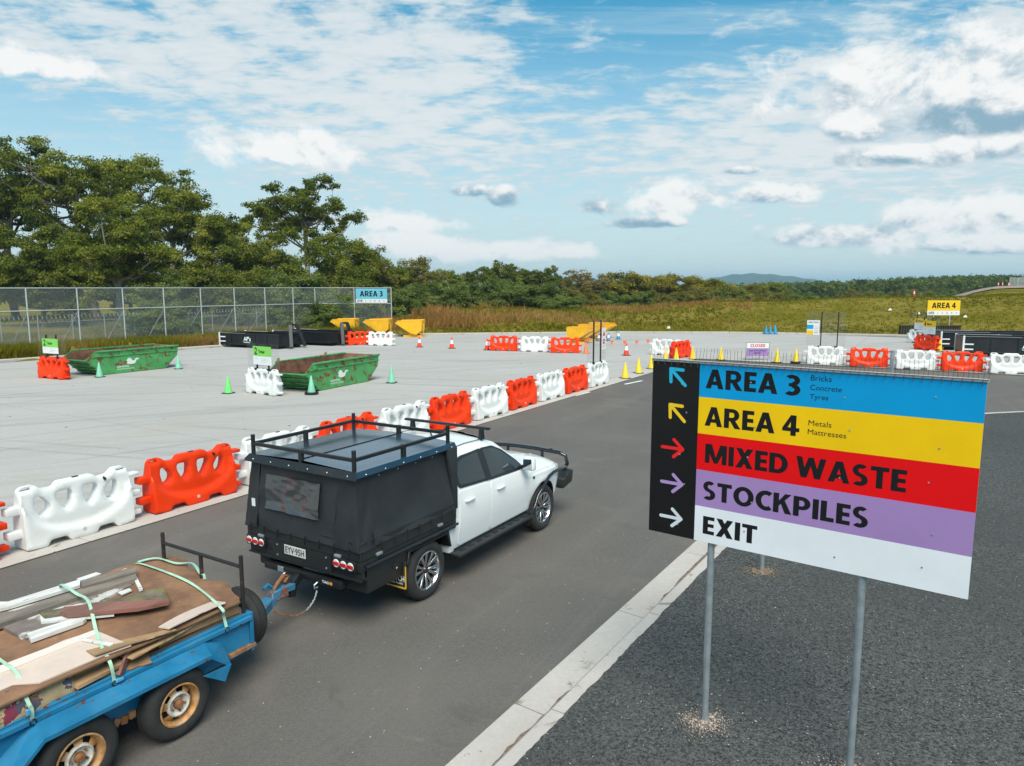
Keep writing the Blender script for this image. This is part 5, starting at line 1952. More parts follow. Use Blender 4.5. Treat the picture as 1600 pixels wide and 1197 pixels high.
slabby('hardboard_offcut', .02, .62, -.665, -.28, .985, .012, .03, PINKB, 'narrow pale board at the front right edge of the load', 'board', -.02, -.10, seed=8)
slabby('rubble_sheet', -1.9, .85, -.60, .60, .82, .30, 0, CARD2, 'packed brown boards filling the trailer body', 'boards', seed=9)
# stake of red-brown timber standing against the rail
b = MB()
b.bar((-.46, -.70, .80), (-.30, -.60, .955), .025, .05)
tag(b.build('timber_stick', REDW, loc=tw(0, 0, 0), rot=(0, 0, UTE_RZ)), 'short red brown stick leaning on the blue rail beside the cardboard', 'timber')
# floral fabric roll
FLORAL = mk('floral_fabric', (.42, .30, .17), .9, var=.12, vscale=8, bump=.2, bscale=60)
def floral():
    m = FLORAL
    t = NT(m.node_tree)
    b = t.n['Principled BSDF']
    tc = t.new('ShaderNodeTexCoord').outputs['Object']
    for (sc, loc, colr, th, rad) in ((6.0, (0, 0, 0), (.22, .03, .06, 1), .45, .62), (6.5, (3, 1, 2), (.16, .14, .05, 1), .5, .6), (7.5, (1, 5, 0), (.08, .075, .11, 1), .62, .6)):
        v = t.new('ShaderNodeTexVoronoi')
        nn = t.noise(tc, 14, 3, .6)
        mv = t.map(tc, (1, 1, 1), (0, 0, 0), loc)
        va = t.new('ShaderNodeVectorMath', operation='ADD')
        t.put(va.inputs[0], mv)
        sc_ = t.m('MULTIPLY', nn, .10)
        t.put(va.inputs[1], t.comb(sc_, sc_, sc_))
        t.put(v.inputs['Vector'], va.outputs[0])
        v.inputs['Scale'].default_value = sc
        s_ = t.new('ShaderNodeSeparateColor')
        t.put(s_.inputs[0], v.outputs['Color'])
        petal = t.noise(tc, 38, 2, .5)
        on = t.m('MULTIPLY', t.m('GREATER_THAN', s_.outputs[0], th), t.m('LESS_THAN', v.outputs['Distance'], t.m('MULTIPLY', petal, rad * 1.3)))
        prev = b.inputs['Base Color'].links[0].from_socket
        t.put(b.inputs['Base Color'], t.mix(on, prev, colr))
floral()
def roll():
    b = MB()
    nx, nj = 40, 14
    vs = []
    for i in range(nx + 1):
        for j in range(nj + 1):
            u, v = i / nx, j / nj
            x = -1.98 + u * 1.22
            a = PI * 1.10 * (v - .05)
            r = .14 + .012 * math.sin(x * 9) + .01 * math.sin(x * 23 + v * 9) + .014 * math.sin(v * 8 + x * 4)
            if i == nx:
                r *= .8
            vs.append((x, -.50 - math.cos(a) * r * .92 - .035 * math.sin(a), .80 + math.sin(a) * r * 1.35))
    b.add(vs, [(i * (nj + 1) + j, i * (nj + 1) + j + 1, (i + 1) * (nj + 1) + j + 1, (i + 1) * (nj + 1) + j) for i in range(nx) for j in range(nj)])
    b.add([vs[nx * (nj + 1) + j] for j in range(nj + 1)], [tuple(range(nj + 1))])
    tag(b.build('fabric_roll', FLORAL, smooth=60, loc=tw(0, 0, 0), rot=(0, 0, UTE_RZ)), 'rolled beige floral fabric wedged along the blue rail at the rear of the load', 'fabric')
roll()
# boards on top
board('plasterboard', [(-30, 1062), (0, 1046), (100, 1000), (150, 985), (205, 1008), (165, 1022), (62, 1066), (20, 1070), (-30, 1092)], .012, PINKB, 'pale pink board lying under the middle strap at the right edge of the load', 'board', .010)
board('trim_strip', [(-30, 1052), (0, 1040), (147, 984), (150, 991), (0, 1052), (-30, 1064)], .014, mk('pink_trim', (.72, .62, .55), .6), 'long pale pink trim strip on the pale pink board', 'timber', .024)
board('trim_strip', [(118, 998), (124, 996), (178, 1005), (172, 1009)], .01, WHITEW, 'short white trim strip crossing the pale pink board near the strap', 'timber', .026)
board('plank', [(-30, 948), (60, 934), (180, 899), (205, 914), (40, 998), (-30, 960)], .03, FLAKY, 'wide flaking white plank lying flat under the other timbers', 'plank', .028, edge_j=.008, seed=4)
board('plank', [(-30, 940), (12, 940), (125, 905), (125, 914), (12, 948), (-30, 958)], .03, WHITEW, 'white painted batten along the left side of the load, under the middle strap', 'plank', .070)
board('plank', [(-30, 966), (0, 962), (130, 918), (212, 890), (214, 903), (130, 930), (0, 975), (-30, 984)], .05, GREYW, 'grey weathered rail below the white batten on the left of the load', 'plank', .065, edge_j=.004, seed=5)
board('plank', [(126, 907), (212, 885), (213, 893), (128, 917)], .03, GREYW, 'grey bare timber rail at the front end of the white batten', 'plank', .09, edge_j=.004, seed=6)
board('plank', [(62, 955), (80, 953), (178, 936), (255, 916), (264, 938), (230, 945), (180, 947), (100, 960), (66, 962)], .04, MOSSY, 'mossy grey board with a square end beside the red brown rail', 'plank', .060, edge_j=.003, seed=7)
board('plank', [(95, 956), (100, 948), (175, 940), (262, 936), (264, 940), (215, 950), (105, 960)], .035, REDW, 'red brown rail with bolts lying on the mossy grey board', 'plank', .095, edge_j=.002, seed=8)
board('plank', [(62, 960), (64, 972), (178, 960), (179, 951), (160, 953), (70, 967)], .02, WHITEW, 'white edged strip along the near side of the red brown rail', 'plank', .050)
board('plank', [(42, 989), (120, 964), (135, 966), (130, 970), (48, 999)], .035, WHITEW, 'short white block batten nearest the right rail, below the flaking plank', 'plank', .050)
board('plank', [(208, 902), (213, 900), (223, 919), (217, 921)], .025, WHITEW, 'short white offcut lying crosswise at the end of the grey rail', 'plank', .045)
board('offcut', [(172, 898), (196, 888), (204, 889), (178, 902)], .012, WHITEW, 'white splinter left of the grey rail near the front strap', 'timber', .03)
board('offcut', [(120, 904), (150, 894), (158, 896), (126, 908)], .012, WHITEW, 'small white splinter behind the white batten', 'timber', .05)
board('offcut', [(184, 925), (202, 919), (206, 922), (190, 929)], .012, WHITEW, 'white chip lying between the grey rail and the mossy board', 'timber', .035)
# straps
STRAP = mk('pale_green_strap', (.40, .62, .46), .6, var=.12, vscale=12)
def strap(name, pts, label, w=.028):
    """flat band laid over the load through trailer points"""
    q = []
    P = [Vector(p) for p in pts]
    for i in range(len(P) - 1):
        p0, p1, p2, p3 = P[max(0, i - 1)], P[i], P[i + 1], P[min(len(P) - 1, i + 2)]
        for s in range(8):
            t = s / 8
            q.append(.5 * ((2 * p1) + (-p0 + p2) * t + (2 * p0 - 5 * p1 + 4 * p2 - p3) * t * t + (-p0 + 3 * p1 - 3 * p2 + p3) * t ** 3))
    q.append(P[-1])
    b = MB()
    vs = []
    for i, p in enumerate(q):
        d = (q[min(i + 1, len(q) - 1)] - q[max(0, i - 1)]).normalized()
        sd = Vector((1, 0, 0)) - d * d.x
        if abs(d.x) > .9:
            sd = Vector((0, 1, 0)) - d * d.y
        sd.normalize()
        nn = d.cross(sd)
        tw_ = .22 * math.sin(i * .45)
        sd = sd * math.cos(tw_) + nn * math.sin(tw_)
        nn = d.cross(sd) * .0025
        vs += [p - sd * w / 2 + nn, p + sd * w / 2 + nn, p + sd * w / 2 - nn, p - sd * w / 2 - nn]
    fs = []
    for i in range(len(q) - 1):
        for k in range(4):
            fs.append((i * 4 + k, i * 4 + (k + 1) % 4, (i + 1) * 4 + (k + 1) % 4, (i + 1) * 4 + k))
    b.add(vs, fs)
    r_ = thing(name, label, 'strap', tw(0, 0, 0), UTE_RZ, 'green tie-down straps over the load')
    b.build('band', STRAP, r_, smooth=60)
    e = P[-1]
    b = MB()
    b.tube([(e.x + .022 * math.cos(t), e.y - .006, e.z - .02 + .022 * math.sin(t)) for t in [2 * PI * k / 12 for k in range(12)]], .006, 6, closed=True)
    b.build('hook', BLACK, r_, smooth=60)
    return r_
o3 = [onload(217, 880, .02), onload(282, 903, .015), onload(318, 925, .012), onload(347, 952, .012)]
strap('tie_strap', [(.62, .86, 1.02)] + o3 + [(.585, -.672, .90), (.60, -.685, .775)], 'front green strap crossing only the bare brown sheet')
o1 = [onload(95, 913, .13), onload(120, 928, .10), onload(138, 940, .12), onload(150, 985, .02), onload(160, 1013, .02)]
s1 = strap('tie_strap', [(-.10, .85, 1.0)] + o1 + [(-.51, -.67, .93), (-.50, -.69, .775)], 'middle green strap pulled over the weathered timbers')
b = MB()
b.box((-.46, -.70, .77), (.07, .03, .035))
b.build('ratchet', mk('blue_ratchet', (.07, .30, .50), .4), s1, bevel=.008, seg=1)
o2 = [onload(-30, 1012, .03), onload(0, 1031, .03), onload(26, 1052, .02)]
s2 = strap('tie_strap', o2 + [(-1.14, -.66, .93), (-1.13, -.69, .86), (-1.13, -.69, .775)], 'rear green strap lying across the floral fabric roll')
b = MB()
b.box((-1.165, -.715, .86), (.03, .02, .05))
b.build('ratchet', mk('blue_ratchet', (.07, .30, .50), .4), s2, bevel=.006, seg=1)
o4 = [onload(215, 878, .03), onload(245, 872, .02), onload(275, 880, .012), onload(300, 880, .03)]
strap('tie_rope', o4 + [(.858, .055, 1.075), (.858, .0, 1.07), (.86, -.01, .98)], 'short green strap tied to the middle post of the trailer head frame', .03)
# ------------------------------------------------------------------ the big direction sign
S_TH = R(126.5)
sL = g(1100, 1145, .0)
SA = Vector((math.sin(S_TH), math.cos(S_TH), 0))       # along the sign, towards its right
SN = Vector((SA.y, -SA.x, 0))                           # out of its face
if SN.dot(Vector((-sL[0], -sL[1], 0))) < 0:
    SN = -SN
UP = Vector((0, 0, 1))
S_RZ = math.atan2(SA.y, SA.x)
sign = thing('direction_sign', 'big striped direction sign with black arrow column standing on two galvanised posts', 'sign', (sL[0], sL[1], 0.06), S_RZ)
ZB = -.06
def sface(s0, s1, z0, z1, d0, d1):
    b = MB()
    b.span((s0, -d1, z0 + ZB), (s1, -d0, z1 + ZB))
    return b
bandz = [3.412, 3.112, 2.792, 2.470, 2.145, 1.827]
bandc = [('blue_band', (.002, .30, .62)), ('yellow_band', (.90, .54, .004)), ('red_band', (.78, .004, .006)), ('lilac_band', (.36, .22, .47)), ('white_band', (.78, .79, .82))]
backm = mk('sign_back_aluminium', (.55, .56, .57), .4, metal=.5)
bk = sface(-.58, 1.92, 1.827, 3.412, .030, .046).build('backing_sheet', backm, sign)
for i, (nm, c) in enumerate(bandc):
    sface(-.142, 1.92, bandz[i + 1], bandz[i], .0465, .050).build(nm, mk(nm, c, .5, var=.04, vscale=2, spec=.18), sign)
sface(-.58, -.1425, 1.827, 3.412, .0465, .050).build('arrow_panel', mk('sign_black', (.008, .008, .009), .25, spec=.35), sign)
fd = -.0508

# bold block lettering drawn from its own outlines
def _ring(cx, cy, rx, ry, ix, iy, a0, a1, n=16):
    o = [(cx + rx * math.cos(R(a0 + (a1 - a0) * k / n)), cy + ry * math.sin(R(a0 + (a1 - a0) * k / n))) for k in range(n + 1)]
    i = [(cx + ix * math.cos(R(a0 + (a1 - a0) * k / n)), cy + iy * math.sin(R(a0 + (a1 - a0) * k / n))) for k in range(n + 1)]
    return [[o[k], o[k + 1], i[k + 1], i[k]] for k in range(n)]
def _q(x0, x1, y0, y1):
    return [[(x0, y0), (x1, y0), (x1, y1), (x0, y1)]]
GL = {
    'A': (.88, [[(0, 0), (.26, 0), (.53, 1), (.30, 1)], [(.62, 0), (.88, 0), (.58, 1), (.35, 1)]] + _q(.19, .69, .19, .38)),
    'R': (.80, _q(0, .25, 0, 1) + _q(.25, .40, .81, 1) + _q(.25, .40, .37, .55) + _ring(.40, .685, .34, .315, .10, .13, -90, 90) + [[(.27, .42), (.54, .42), (.82, 0), (.53, 0)]]),
    'E': (.56, _q(0, .25, 0, 1) + _q(.25, .56, .80, 1) + _q(.25, .53, .405, .60) + _q(.25, .56, 0, .20)),
    '3': (.66, _ring(.27, .74, .35, .27, .11, .09, -90, 138) + _ring(.27, .285, .38, .295, .13, .10, -138, 90) + _q(.14, .28, .44, .60)),
    '4': (.76, _q(.37, .61, 0, 1) + _q(0, .76, .21, .395) + [[(0, .36), (.22, .36), (.53, 1), (.36, 1)]]),
    'M': (1.06, _q(0, .23, 0, 1) + _q(.83, 1.06, 0, 1) + [[(.0, 1), (.33, 1), (.62, .02), (.44, .02)], [(.73, 1), (1.06, 1), (.62, .02), (.44, .02)]]),
    'I': (.25, _q(0, .25, 0, 1)),
    'X': (.82, [[(0, 0), (.28, 0), (.81, 1), (.53, 1)], [(.54, 0), (.82, 0), (.29, 1), (.01, 1)]]),
    'D': (.82, _q(0, .25, 0, 1) + _q(.25, .34, .80, 1) + _q(.25, .34, 0, .20) + _ring(.34, .5, .48, .5, .22, .30, -90, 90)),
    'W': (1.26, [[(0, 1), (.25, 1), (.47, 0), (.22, 0)], [(.22, 0), (.47, 0), (.74, 1), (.52, 1)], [(.52, 1), (.74, 1), (1.04, 0), (.79, 0)], [(.79, 0), (1.04, 0), (1.26, 1), (1.01, 1)]]),
    'S': (.62, _ring(.32, .715, .31, .295, .085, .105, 42, 262) + _ring(.29, .285, .33, .295, .085, .105, -138, 82) + [[(.20, .46), (.27, .62), (.42, .55), (.36, .39)]]),
    'T': (.70, _q(0, .70, .80, 1) + _q(.225, .475, 0, 1)),
    'O': (.96, _ring(.48, .5, .48, .515, .22, .305, 0, 360, 28)),
    'C': (.72, _ring(.48, .5, .48, .515, .22, .305, 55, 305, 24)),
    'K': (.80, _q(0, .25, 0, 1) + [[(.25, .36), (.25, .62), (.51, 1), (.79, 1)], [(.30, .58), (.49, .70), (.82, 0), (.53, 0)]]),
    'P': (.74, _q(0, .25, 0, 1) + _q(.25, .36, .81, 1) + _q(.25, .36, .335, .52) + _ring(.36, .6675, .37, .3325, .12, .145, -90, 90)),
    '2': (.64, _ring(.29, .71, .33, .29, .10, .10, -40, 150) + [[(.36, .50), (.56, .56), (.30, .20), (.02, .0), (.02, .16)]] + _q(.02, .63, 0, .20)),
    'L': (.56, _q(0, .25, 0, 1) + _q(.25, .56, 0, .20)),
}
def block_text(txt, o, ax, ay, w, h, mat, parent, name='lettering'):
    x = 0
    polys = []
    for c in txt:
        if c == ' ':
            x += .26
            continue
        wd, ps = GL[c]
        polys += [[(p[0] + x, p[1]) for p in q] for q in ps]
        x += wd + .085
    x -= .085
    o, ax, ay = Vector(o), Vector(ax), Vector(ay)
    nz = ax.cross(ay)
    b = MB()
    for k, q in enumerate(polys):
        b.add([o + ax * (p[0] / x * w) + ay * (p[1] * h) + nz * (.00004 * (k % 7)) for p in q], [tuple(range(len(q)))])
    me = bpy.data.meshes.new(name)
    me.from_pydata(b.v, [], b.f)
    me.materials.append(mat)
    return link(name, me, parent)
def put_big(txt, s0, s1, z0, z1):
    return block_text(txt, (s0, fd, z0 + ZB), (1, 0, 0), (0, 0, 1), s1 - s0, z1 - z0, INK, sign)
def put_text(txt, s0, s1, z0, z1, bold=.028):
    return lettering(txt, (s0, fd, z0 + ZB), (1, 0, 0), (0, 0, 1), s1 - s0, z1 - z0, INK, sign, bold)
put_big('AREA 3', -.085, .695, 3.193, 3.358)
put_big('AREA 4', -.082, .702, 2.867, 3.034)
put_big('MIXED WASTE', -.068, 1.478, 2.541, 2.709)
put_big('STOCKPILES', -.075, 1.240, 2.213, 2.378)
put_big('EXIT', -.064, .409, 1.902, 2.062)
put_text('Bricks', .766, .920, 3.324, 3.367, .0)
put_text('Concrete', .766, .996, 3.250, 3.292, .0)
put_text('Tyres', .766, .902, 3.166, 3.218, .0)
put_text('Metals', .768, .938, 2.966, 3.009, .0)
put_text('Mattresses', .766, 1.049, 2.895, 2.937, .0)
def arrow(cx, cz, ang, ln, col, nm):
    b = MB()
    w = .030
    ca, sa = math.cos(ang), math.sin(ang)
    def P(x, z):
        return (cx + x * ca - z * sa, fd - .0006, cz + ZB + x * sa + z * ca)
    def stroke(x0, z0, x1, z1):
        d = Vector((x1 - x0, z1 - z0))
        d.normalize()
        n = Vector((-d.y, d.x)) * w / 2
        pts = []
        for (x, z, t0) in ((x1, z1, math.atan2(d.y, d.x)), (x0, z0, math.atan2(-d.y, -d.x))):
            for k in range(7):
                a = t0 - PI / 2 + PI * k / 6
                pts.append(P(x + math.cos(a) * w / 2, z + math.sin(a) * w / 2))
        b.add(pts, [tuple(range(14))])
    h = ln / 2
    stroke(-h, 0, h - .012, 0)
    b.v = [(p[0], p[1], p[2]) for p in b.v]
    stroke(h - .095, .078, h - .010, .0)
    stroke(h - .095, -.078, h - .010, .0)
    # keep the three strokes from sharing one plane
    for k in range(14):
        b.v[14 + k] = (b.v[14 + k][0], b.v[14 + k][1] - .0003, b.v[14 + k][2])
        b.v[28 + k] = (b.v[28 + k][0], b.v[28 + k][1] - .0006, b.v[28 + k][2])
    b.build('arrow', mk(nm, col, .4), sign)
arrow(-.343, 3.273, R(135), .205, (.01, .42, .66), 'arrow_blue')
arrow(-.340, 2.953, R(135), .205, (.88, .54, .01), 'arrow_yellow')
arrow(-.366, 2.628, 0, .205, (.82, .01, .01), 'arrow_red')
arrow(-.363, 2.308, 0, .205, (.42, .26, .55), 'arrow_lilac')
arrow(-.361, 1.990, 0, .205, (.66, .68, .73), 'arrow_white')
for i in range(5):
    for k, s in enumerate((-.30, .30, 1.02, 1.62)):
        b = MB()
        zc = (bandz[i] + bandz[i + 1]) / 2 - .05 + .06 * ((k + i) % 2)
        b.cyl((s + .05 * (i % 2), -.0500, zc + ZB), (s + .05 * (i % 2), -.0535, zc + ZB), .007, 8)
        b.build('rivet', STEEL, sign)
for s in (0.0, 1.22):
    b = MB()
    b.cyl((s, 0, -.05), (s, 0, 3.36 + ZB), .030, 20)
    b.build('post', STEEL, sign, smooth=40)
for z in (1.95, 2.62, 3.28):
    b = MB()
    b.span((-.55, -.031, z + ZB - .03), (1.89, -.0305 + .0, z + ZB + .03))
    b.span((-.55, -.030, z + ZB - .02), (1.89, .0, z + ZB + .02))
# bird spikes along the top edge: one base strip, each wire its own part
b = MB()
b.span((-.585, -.060, 3.402 + ZB), (1.93, -.015, 3.421 + ZB))
sp_base = b.build('spike_strip', mk('spike_plastic', (.46, .46, .44), .6), sign)
b = MB()
b.tube([(0, .0, 0), (0, .012, .115)], .0013, 4)
wm = b.mesh('spike', mk('spike_wire', (.10, .085, .08), .4, metal=.6))
b = MB()
b.tube([(0, -.012, .012), (0, -.034, .0), (0, -.036, -.035)], .0026, 5)
wm2 = b.mesh('clip', mk('spike_clip', (.05, .05, .05), .5))
n = 84
for k in range(n):
    s = -.575 + 2.50 * k / (n - 1)
    link('spike', wm, sign, (s, -.04, 3.415 + ZB), (rnd.uniform(-.10, .10), rnd.uniform(-.09, .09), 0))
    if k % 2 == 0:
        link('clip', wm2, sign, (s, -.040, 3.405 + ZB))
b = MB()
b.tube([(-.585, -.066, 3.418 + ZB), (1.93, -.066, 3.418 + ZB)], .003, 5)
b.build('edge_wire', mk('spike_clip', (.05, .05, .05), .5), sign)

# gravel collars where posts enter the sealed ground
PEB = mk('pale_gravel', (.50, .41, .35), .9, var=.6, vscale=30)
def gravel(name, cx, cy, r, n, seed, mat, z0=.106):
    rg = np.random.default_rng(seed)
    V, T = [], []
    o = 0
    for k in range(n):
        a, q = rg.uniform(0, 2 * PI), r * rg.random() ** .75 * (1 + .25 * math.sin(3 * k)) * (1.0 if k % 3 else rg.uniform(1.0, 2.2))
        s = rg.uniform(.004, .013)
        c = np.array([cx + math.cos(a) * q * 1.15, cy + math.sin(a) * q, z0 + s * .4 + .022 * max(0, 1 - q / r)])
        p = rg.normal(size=(4, 3))
        p /= np.linalg.norm(p, axis=1)[:, None]
        V.append(c + p * s)
        T.append(np.array([(0, 1, 2), (0, 3, 1), (0, 2, 3), (1, 3, 2)]) + o)
        o += 4
    me = from_np(name, np.concatenate(V), np.concatenate(T), mat, tri=True)
    tag(link(name, me), kind='stuff')
    b = MB()
    nn = 26
    ring = [(cx + math.cos(2 * PI * k / nn) * r * (.75 + rnd.uniform(-.12, .12)), cy + math.sin(2 * PI * k / nn) * r * (.62 + rnd.uniform(-.12, .12)), .109) for k in range(nn)]
    b.add(ring + [(cx, cy, .128)], [(k, (k + 1) % nn, nn) for k in range(nn)])
    tag(b.build('soil_mound', mk('pink_soil', (.22, .175, .15), .95, var=.35, vscale=18, bump=.6, bscale=60), smooth=60), kind='stuff')
PEB2 = mk('dry_litter', (.36, .27, .18), .9, var=.7, vscale=40)
sR = Vector((sL[0], sL[1], 0)) + SA * 1.22
bL = g(1190, 893, .105)
gravel('gravel', sL[0], sL[1], .16, 1500, 4, PEB)
gravel('gravel', sR.x, sR.y, .16, 1200, 5, PEB)
gravel('gravel', bL[0], bL[1], .20, 900, 6, PEB2)

# the back-to-back sign behind: only its poles show past the big sign
bR = Vector((bL[0], bL[1], 0)) + SA * 1.85
zt = CAM_H - (547 - HORIZON) * (bR.y) / FPX
bp = thing('sign_pole_pair', None, None)
bpd = []
bpole = thing('galvanised_pole', 'galvanised pole rising from dry litter just below the white EXIT band', 'pole', (bL[0], bL[1], .05))
b = MB()
b.cyl((0, 0, 0), (0, 0, 2.3), .03, 16)
b.build('shaft', STEEL, bpole, smooth=40)
_d = ray(1395, 552)
_Y = bL[1] + 1.0
_X = _d[0] / _d[1] * _Y
_z = CAM_H + _d[2] / _d[1] * _Y
bpole2 = thing('galvanised_pole', 'galvanised pole top sticking up behind the blue band among the bird spikes', 'pole', (_X, _Y, .05))
b = MB()
b.cyl((0, 0, 0), (0, 0, _z - .02), .03, 16)
b.build('shaft', STEEL, bpole2, smooth=40)
b = MB()
b.lathe([(.032, _z - .035), (.033, _z - .01), (.0, _z - .008)], 16)
b.build('pole_cap', mk('grey_cap', (.3, .31, .32), .5), bpole2, smooth=40)
bpole['group'] = bpole2['group'] = 'poles behind the big sign'
bpd = None
bpy.data.objects.remove(bp, do_unlink=True)

# ------------------------------------------------------------------ water barriers
def barrier_mesh():
    L = .86
    top = [(-L, .62), (-L, .93), (-.80, .985), (-.62, .985), (-.53, .90), (-.40, .885), (-.335, .885), (-.27, .965), (-.10, .965), (.10, .965), (.27, .965), (.335, .885), (.40, .885), (.53, .90), (.62, .985), (.80, .985), (L, .93), (L, .62)]
    outline = [(-L, .02)] + top + [(L, .02), (.56, .0), (.50, .095), (.26, .095), (.20, 0), (-.20, 0), (-.26, .095), (-.50, .095), (-.56, .0)]
    outline = [Vector(p) for p in rounded([p for p in outline], .03, 2)]
    holes = []
    for (cx, lean, sgn) in ((-.545, .07, 1), (-.19, .05, 1), (.19, -.05, 1), (.545, -.07, 1)):
        wide = [(-.115, .80), (.10, .80), (.125, .72), (.07, .55), (-.005, .475), (-.075, .55), (-.135, .72)]
        if cx < -.4:
            pts = [(-.10, .80), (.00, .80), (.13, .64), (.11, .52), (.00, .47), (-.085, .52), (-.12, .68)]
        elif cx < 0:
            pts = [(-.13, .81), (.09, .81), (.115, .74), (.105, .56), (.02, .475), (-.06, .53), (-.145, .71)]
        elif cx < .4:
            pts = [(-.09, .81), (.13, .81), (.145, .71), (.06, .53), (-.02, .475), (-.105, .56), (-.115, .74)]
        else:
            pts = [(.00, .80), (.10, .80), (.12, .68), (.085, .52), (.00, .47), (-.11, .52), (-.13, .64)]
        holes.append([Vector(p) for p in rounded([(cx + a, z) for a, z in pts], .055, 3)])
    for sx in (-1, 1):      # hand slots in the two ears
        holes.append([Vector(p) for p in rounded([(sx * .74 - .075, .925), (sx * .74 - .075, .955), (sx * .74 + .065, .955), (sx * .74 + .065, .925)], .014, 2)])
    loops = [outline] + holes
    def inside(pt, loop):
        c = False
        for a, b_ in zip(loop, loop[1:] + loop[:1]):
            if (a.y > pt.y) != (b_.y > pt.y) and pt.x < (b_.x - a.x) * (pt.y - a.y) / (b_.y - a.y) + a.x:
                c = not c
        return c
    V, E, owner = [], [], []
    for li, lp in enumerate(loops):
        s = len(V)
        for i, p in enumerate(lp):
            V.append(p)
            E.append((s + i, s + (i + 1) % len(lp)))
    nb = len(V)
    def ok(p):
        return inside(p, outline) and not any(inside(p, h) for h in holes) and min((p - q).length for q in V[:nb]) > .022
    # a ring of points just inside each edge carries the rounding
    x = -L + .03
    while x < L:
        z = .03
        while z < .98:
            p = Vector((x, z))
            if ok(p):
                V.append(p)
            z += .048
        x += .048
    r_ = delaunay_2d_cdt(V, E, [], 0, 1e-6)
    P, F = r_[0], [f for f in r_[2]]
    F2 = []
    for f in F:
        c = sum((P[i] for i in f), Vector((0, 0))) / 3
        if inside(c, outline) and not any(inside(c, h) for h in holes):
            F2.append(tuple(f))
    def dep(p):
        zz = p.y
        # full width below the scooped bowl line, tapering to a thin top above it
        bowl = .60 - .44 * math.sqrt(max(0, 1 - (p.x / .80) ** 2)) if abs(p.x) < .80 else .60
        base = .205 - .045 * zz
        t = max(0, min(1, (zz - bowl) / .10))
        t = t * t * (3 - 2 * t)
        upper = .125 - .05 * max(0, zz - .45) / .5
        d = base * (1 - t) + min(base, upper) * t
        if abs(p.x) > .68 and zz > .90:
            d = min(d, .06)
        return d
    cnt = {}
    for f in F2:
        for k in range(3):
            e = tuple(sorted((f[k], f[(k + 1) % 3])))
            cnt[e] = cnt.get(e, 0) + 1
    bd = set()
    be = [e for e, c in cnt.items() if c == 1]
    for e in be:
        bd.update(e)
    n = len(P)
    rnd_ = .018
    front = [(p.x, -(dep(p) - (rnd_ if i in bd else 0)), p.y) for i, p in enumerate(P)]
    back = [(p.x, (dep(p) - (rnd_ if i in bd else 0)), p.y) for i, p in enumerate(P)]
    b = MB()
    b.add(front + back, [f for f in F2] + [tuple(n + i for i in reversed(f)) for f in F2] + [(e[0], e[1], n + e[1], n + e[0]) for e in be])
    me = b.mesh('shell', [], smooth=48)
    return me
RED_PL = mk('red_plastic', (.86, .045, .004), .42, var=.10, vscale=1.2, spec=.22, dirt=.22, dirtcol=(.50, .06, .025), dscale=2.5)
WHITE_PL = mk('white_plastic', (.78, .775, .755), .42, spec=.3, dirt=.30, dirtcol=(.56, .53, .47), dscale=2.5)
shell0 = barrier_mesh()
def barrier_proto(mat, nm):
    me = shell0.copy()
    me.materials.clear()
    me.materials.append(mat)
    t = thing('water_barrier', nm, 'barrier')
    link('shell', me, t)
    for (x, z0, hh) in ((-.94, .64, .12), (-.94, .27, .12), (.94, .46, .10), (.94, .80, .06), (.94, .12, .08)):
        b = MB()
        b.box((x, 0, z0), (.22, .17, hh))
        b.build('lug', mat, t, bevel=.014, seg=2)
    b = MB()
    b.box((.02, 0, .968), (.10, .05, .02))
    b.build('filler_cap', BLACK, t, bevel=.008, seg=1)
    b = MB()
    b.cyl((0, -.19, .135), (0, -.2065, .135), .030, 12)
    b.cyl((0, -.20, .135), (0, -.212, .135), .012, 8)
    b.build('drain_plug', mk('drain_plug', (.6, .56, .52), .5), t)
    b = MB()
    b.cyl((.44, -.06, .865), (.44, -.115, .845), .022, 8)
    b.build('recess_bolt', BLACK, t)
    return t
BAR = {'red': barrier_proto(RED_PL, 'red'), 'white': barrier_proto(WHITE_PL, 'white')}
ROW_B0 = 11.84
def row_bar(i, colr, label):
    # the nearest white one spans photo pixels 42..232: pitch 2.09 m along the strip
    w0 = to_ab(*g(42, 866))[0]
    a = w0 + .86 + 2.09 * (i - 1)
    p = ab(a, ROW_B0 + rnd.uniform(-.03, .03), .026)
    return again(BAR[colr], label, p, ROAD_RZ + rnd.uniform(-.035, .035), 'barriers lined up along the road')
rl = ['red barrier at the left edge of the photo, nearest of the roadside row', 'white barrier beside the trailer load, nearest white one of the roadside row',
      'red barrier just left of the ute canopy in the roadside row', 'white barrier hidden behind the canopy roof rack, only its top showing',
      'red barrier behind the canopy roof, right half showing above the rack', 'white barrier behind the cab roof, between two red ones',
      'red barrier directly behind the roof bar of the white cab', 'white barrier first past the ute in the roadside row',
      'red barrier second past the ute, mid way along the roadside row', 'white barrier third past the ute in the roadside row',
      'red barrier second last of the roadside row, beside the first white dash', 'white barrier at the far end of the roadside row carrying two black posts']
for i in range(12):
    row_bar(i, 'red' if i % 2 == 0 else 'white', rl[i])
def bar_px(colr, p0, p1, label, group, z=.021):
    q0, q1 = Vector(g(*p0)), Vector(g(*p1))
    c = (q0 + q1) / 2
    d = q1 - q0
    rz = math.atan2(d.y, d.x)
    nrm = Vector((-d.y, d.x)).normalized() * .19
    o = again(BAR[colr], label, (c.x + nrm.x, c.y + nrm.y, z), rz, group)
    return o
bS1 = bar_px('red', (56, 591), (101, 595), 'red barrier carrying a Timber sign left of the left green skip', 'single barriers by the skips')
bS2 = bar_px('white', (374, 613), (440, 622), 'white barrier carrying a Timber sign left of the nearer green skip', 'single barriers by the skips')
bar_px('red', (764, 548.5), (808, 549.5), 'left red barrier of the short row in the middle of the yard', 'short row in the middle of the yard')
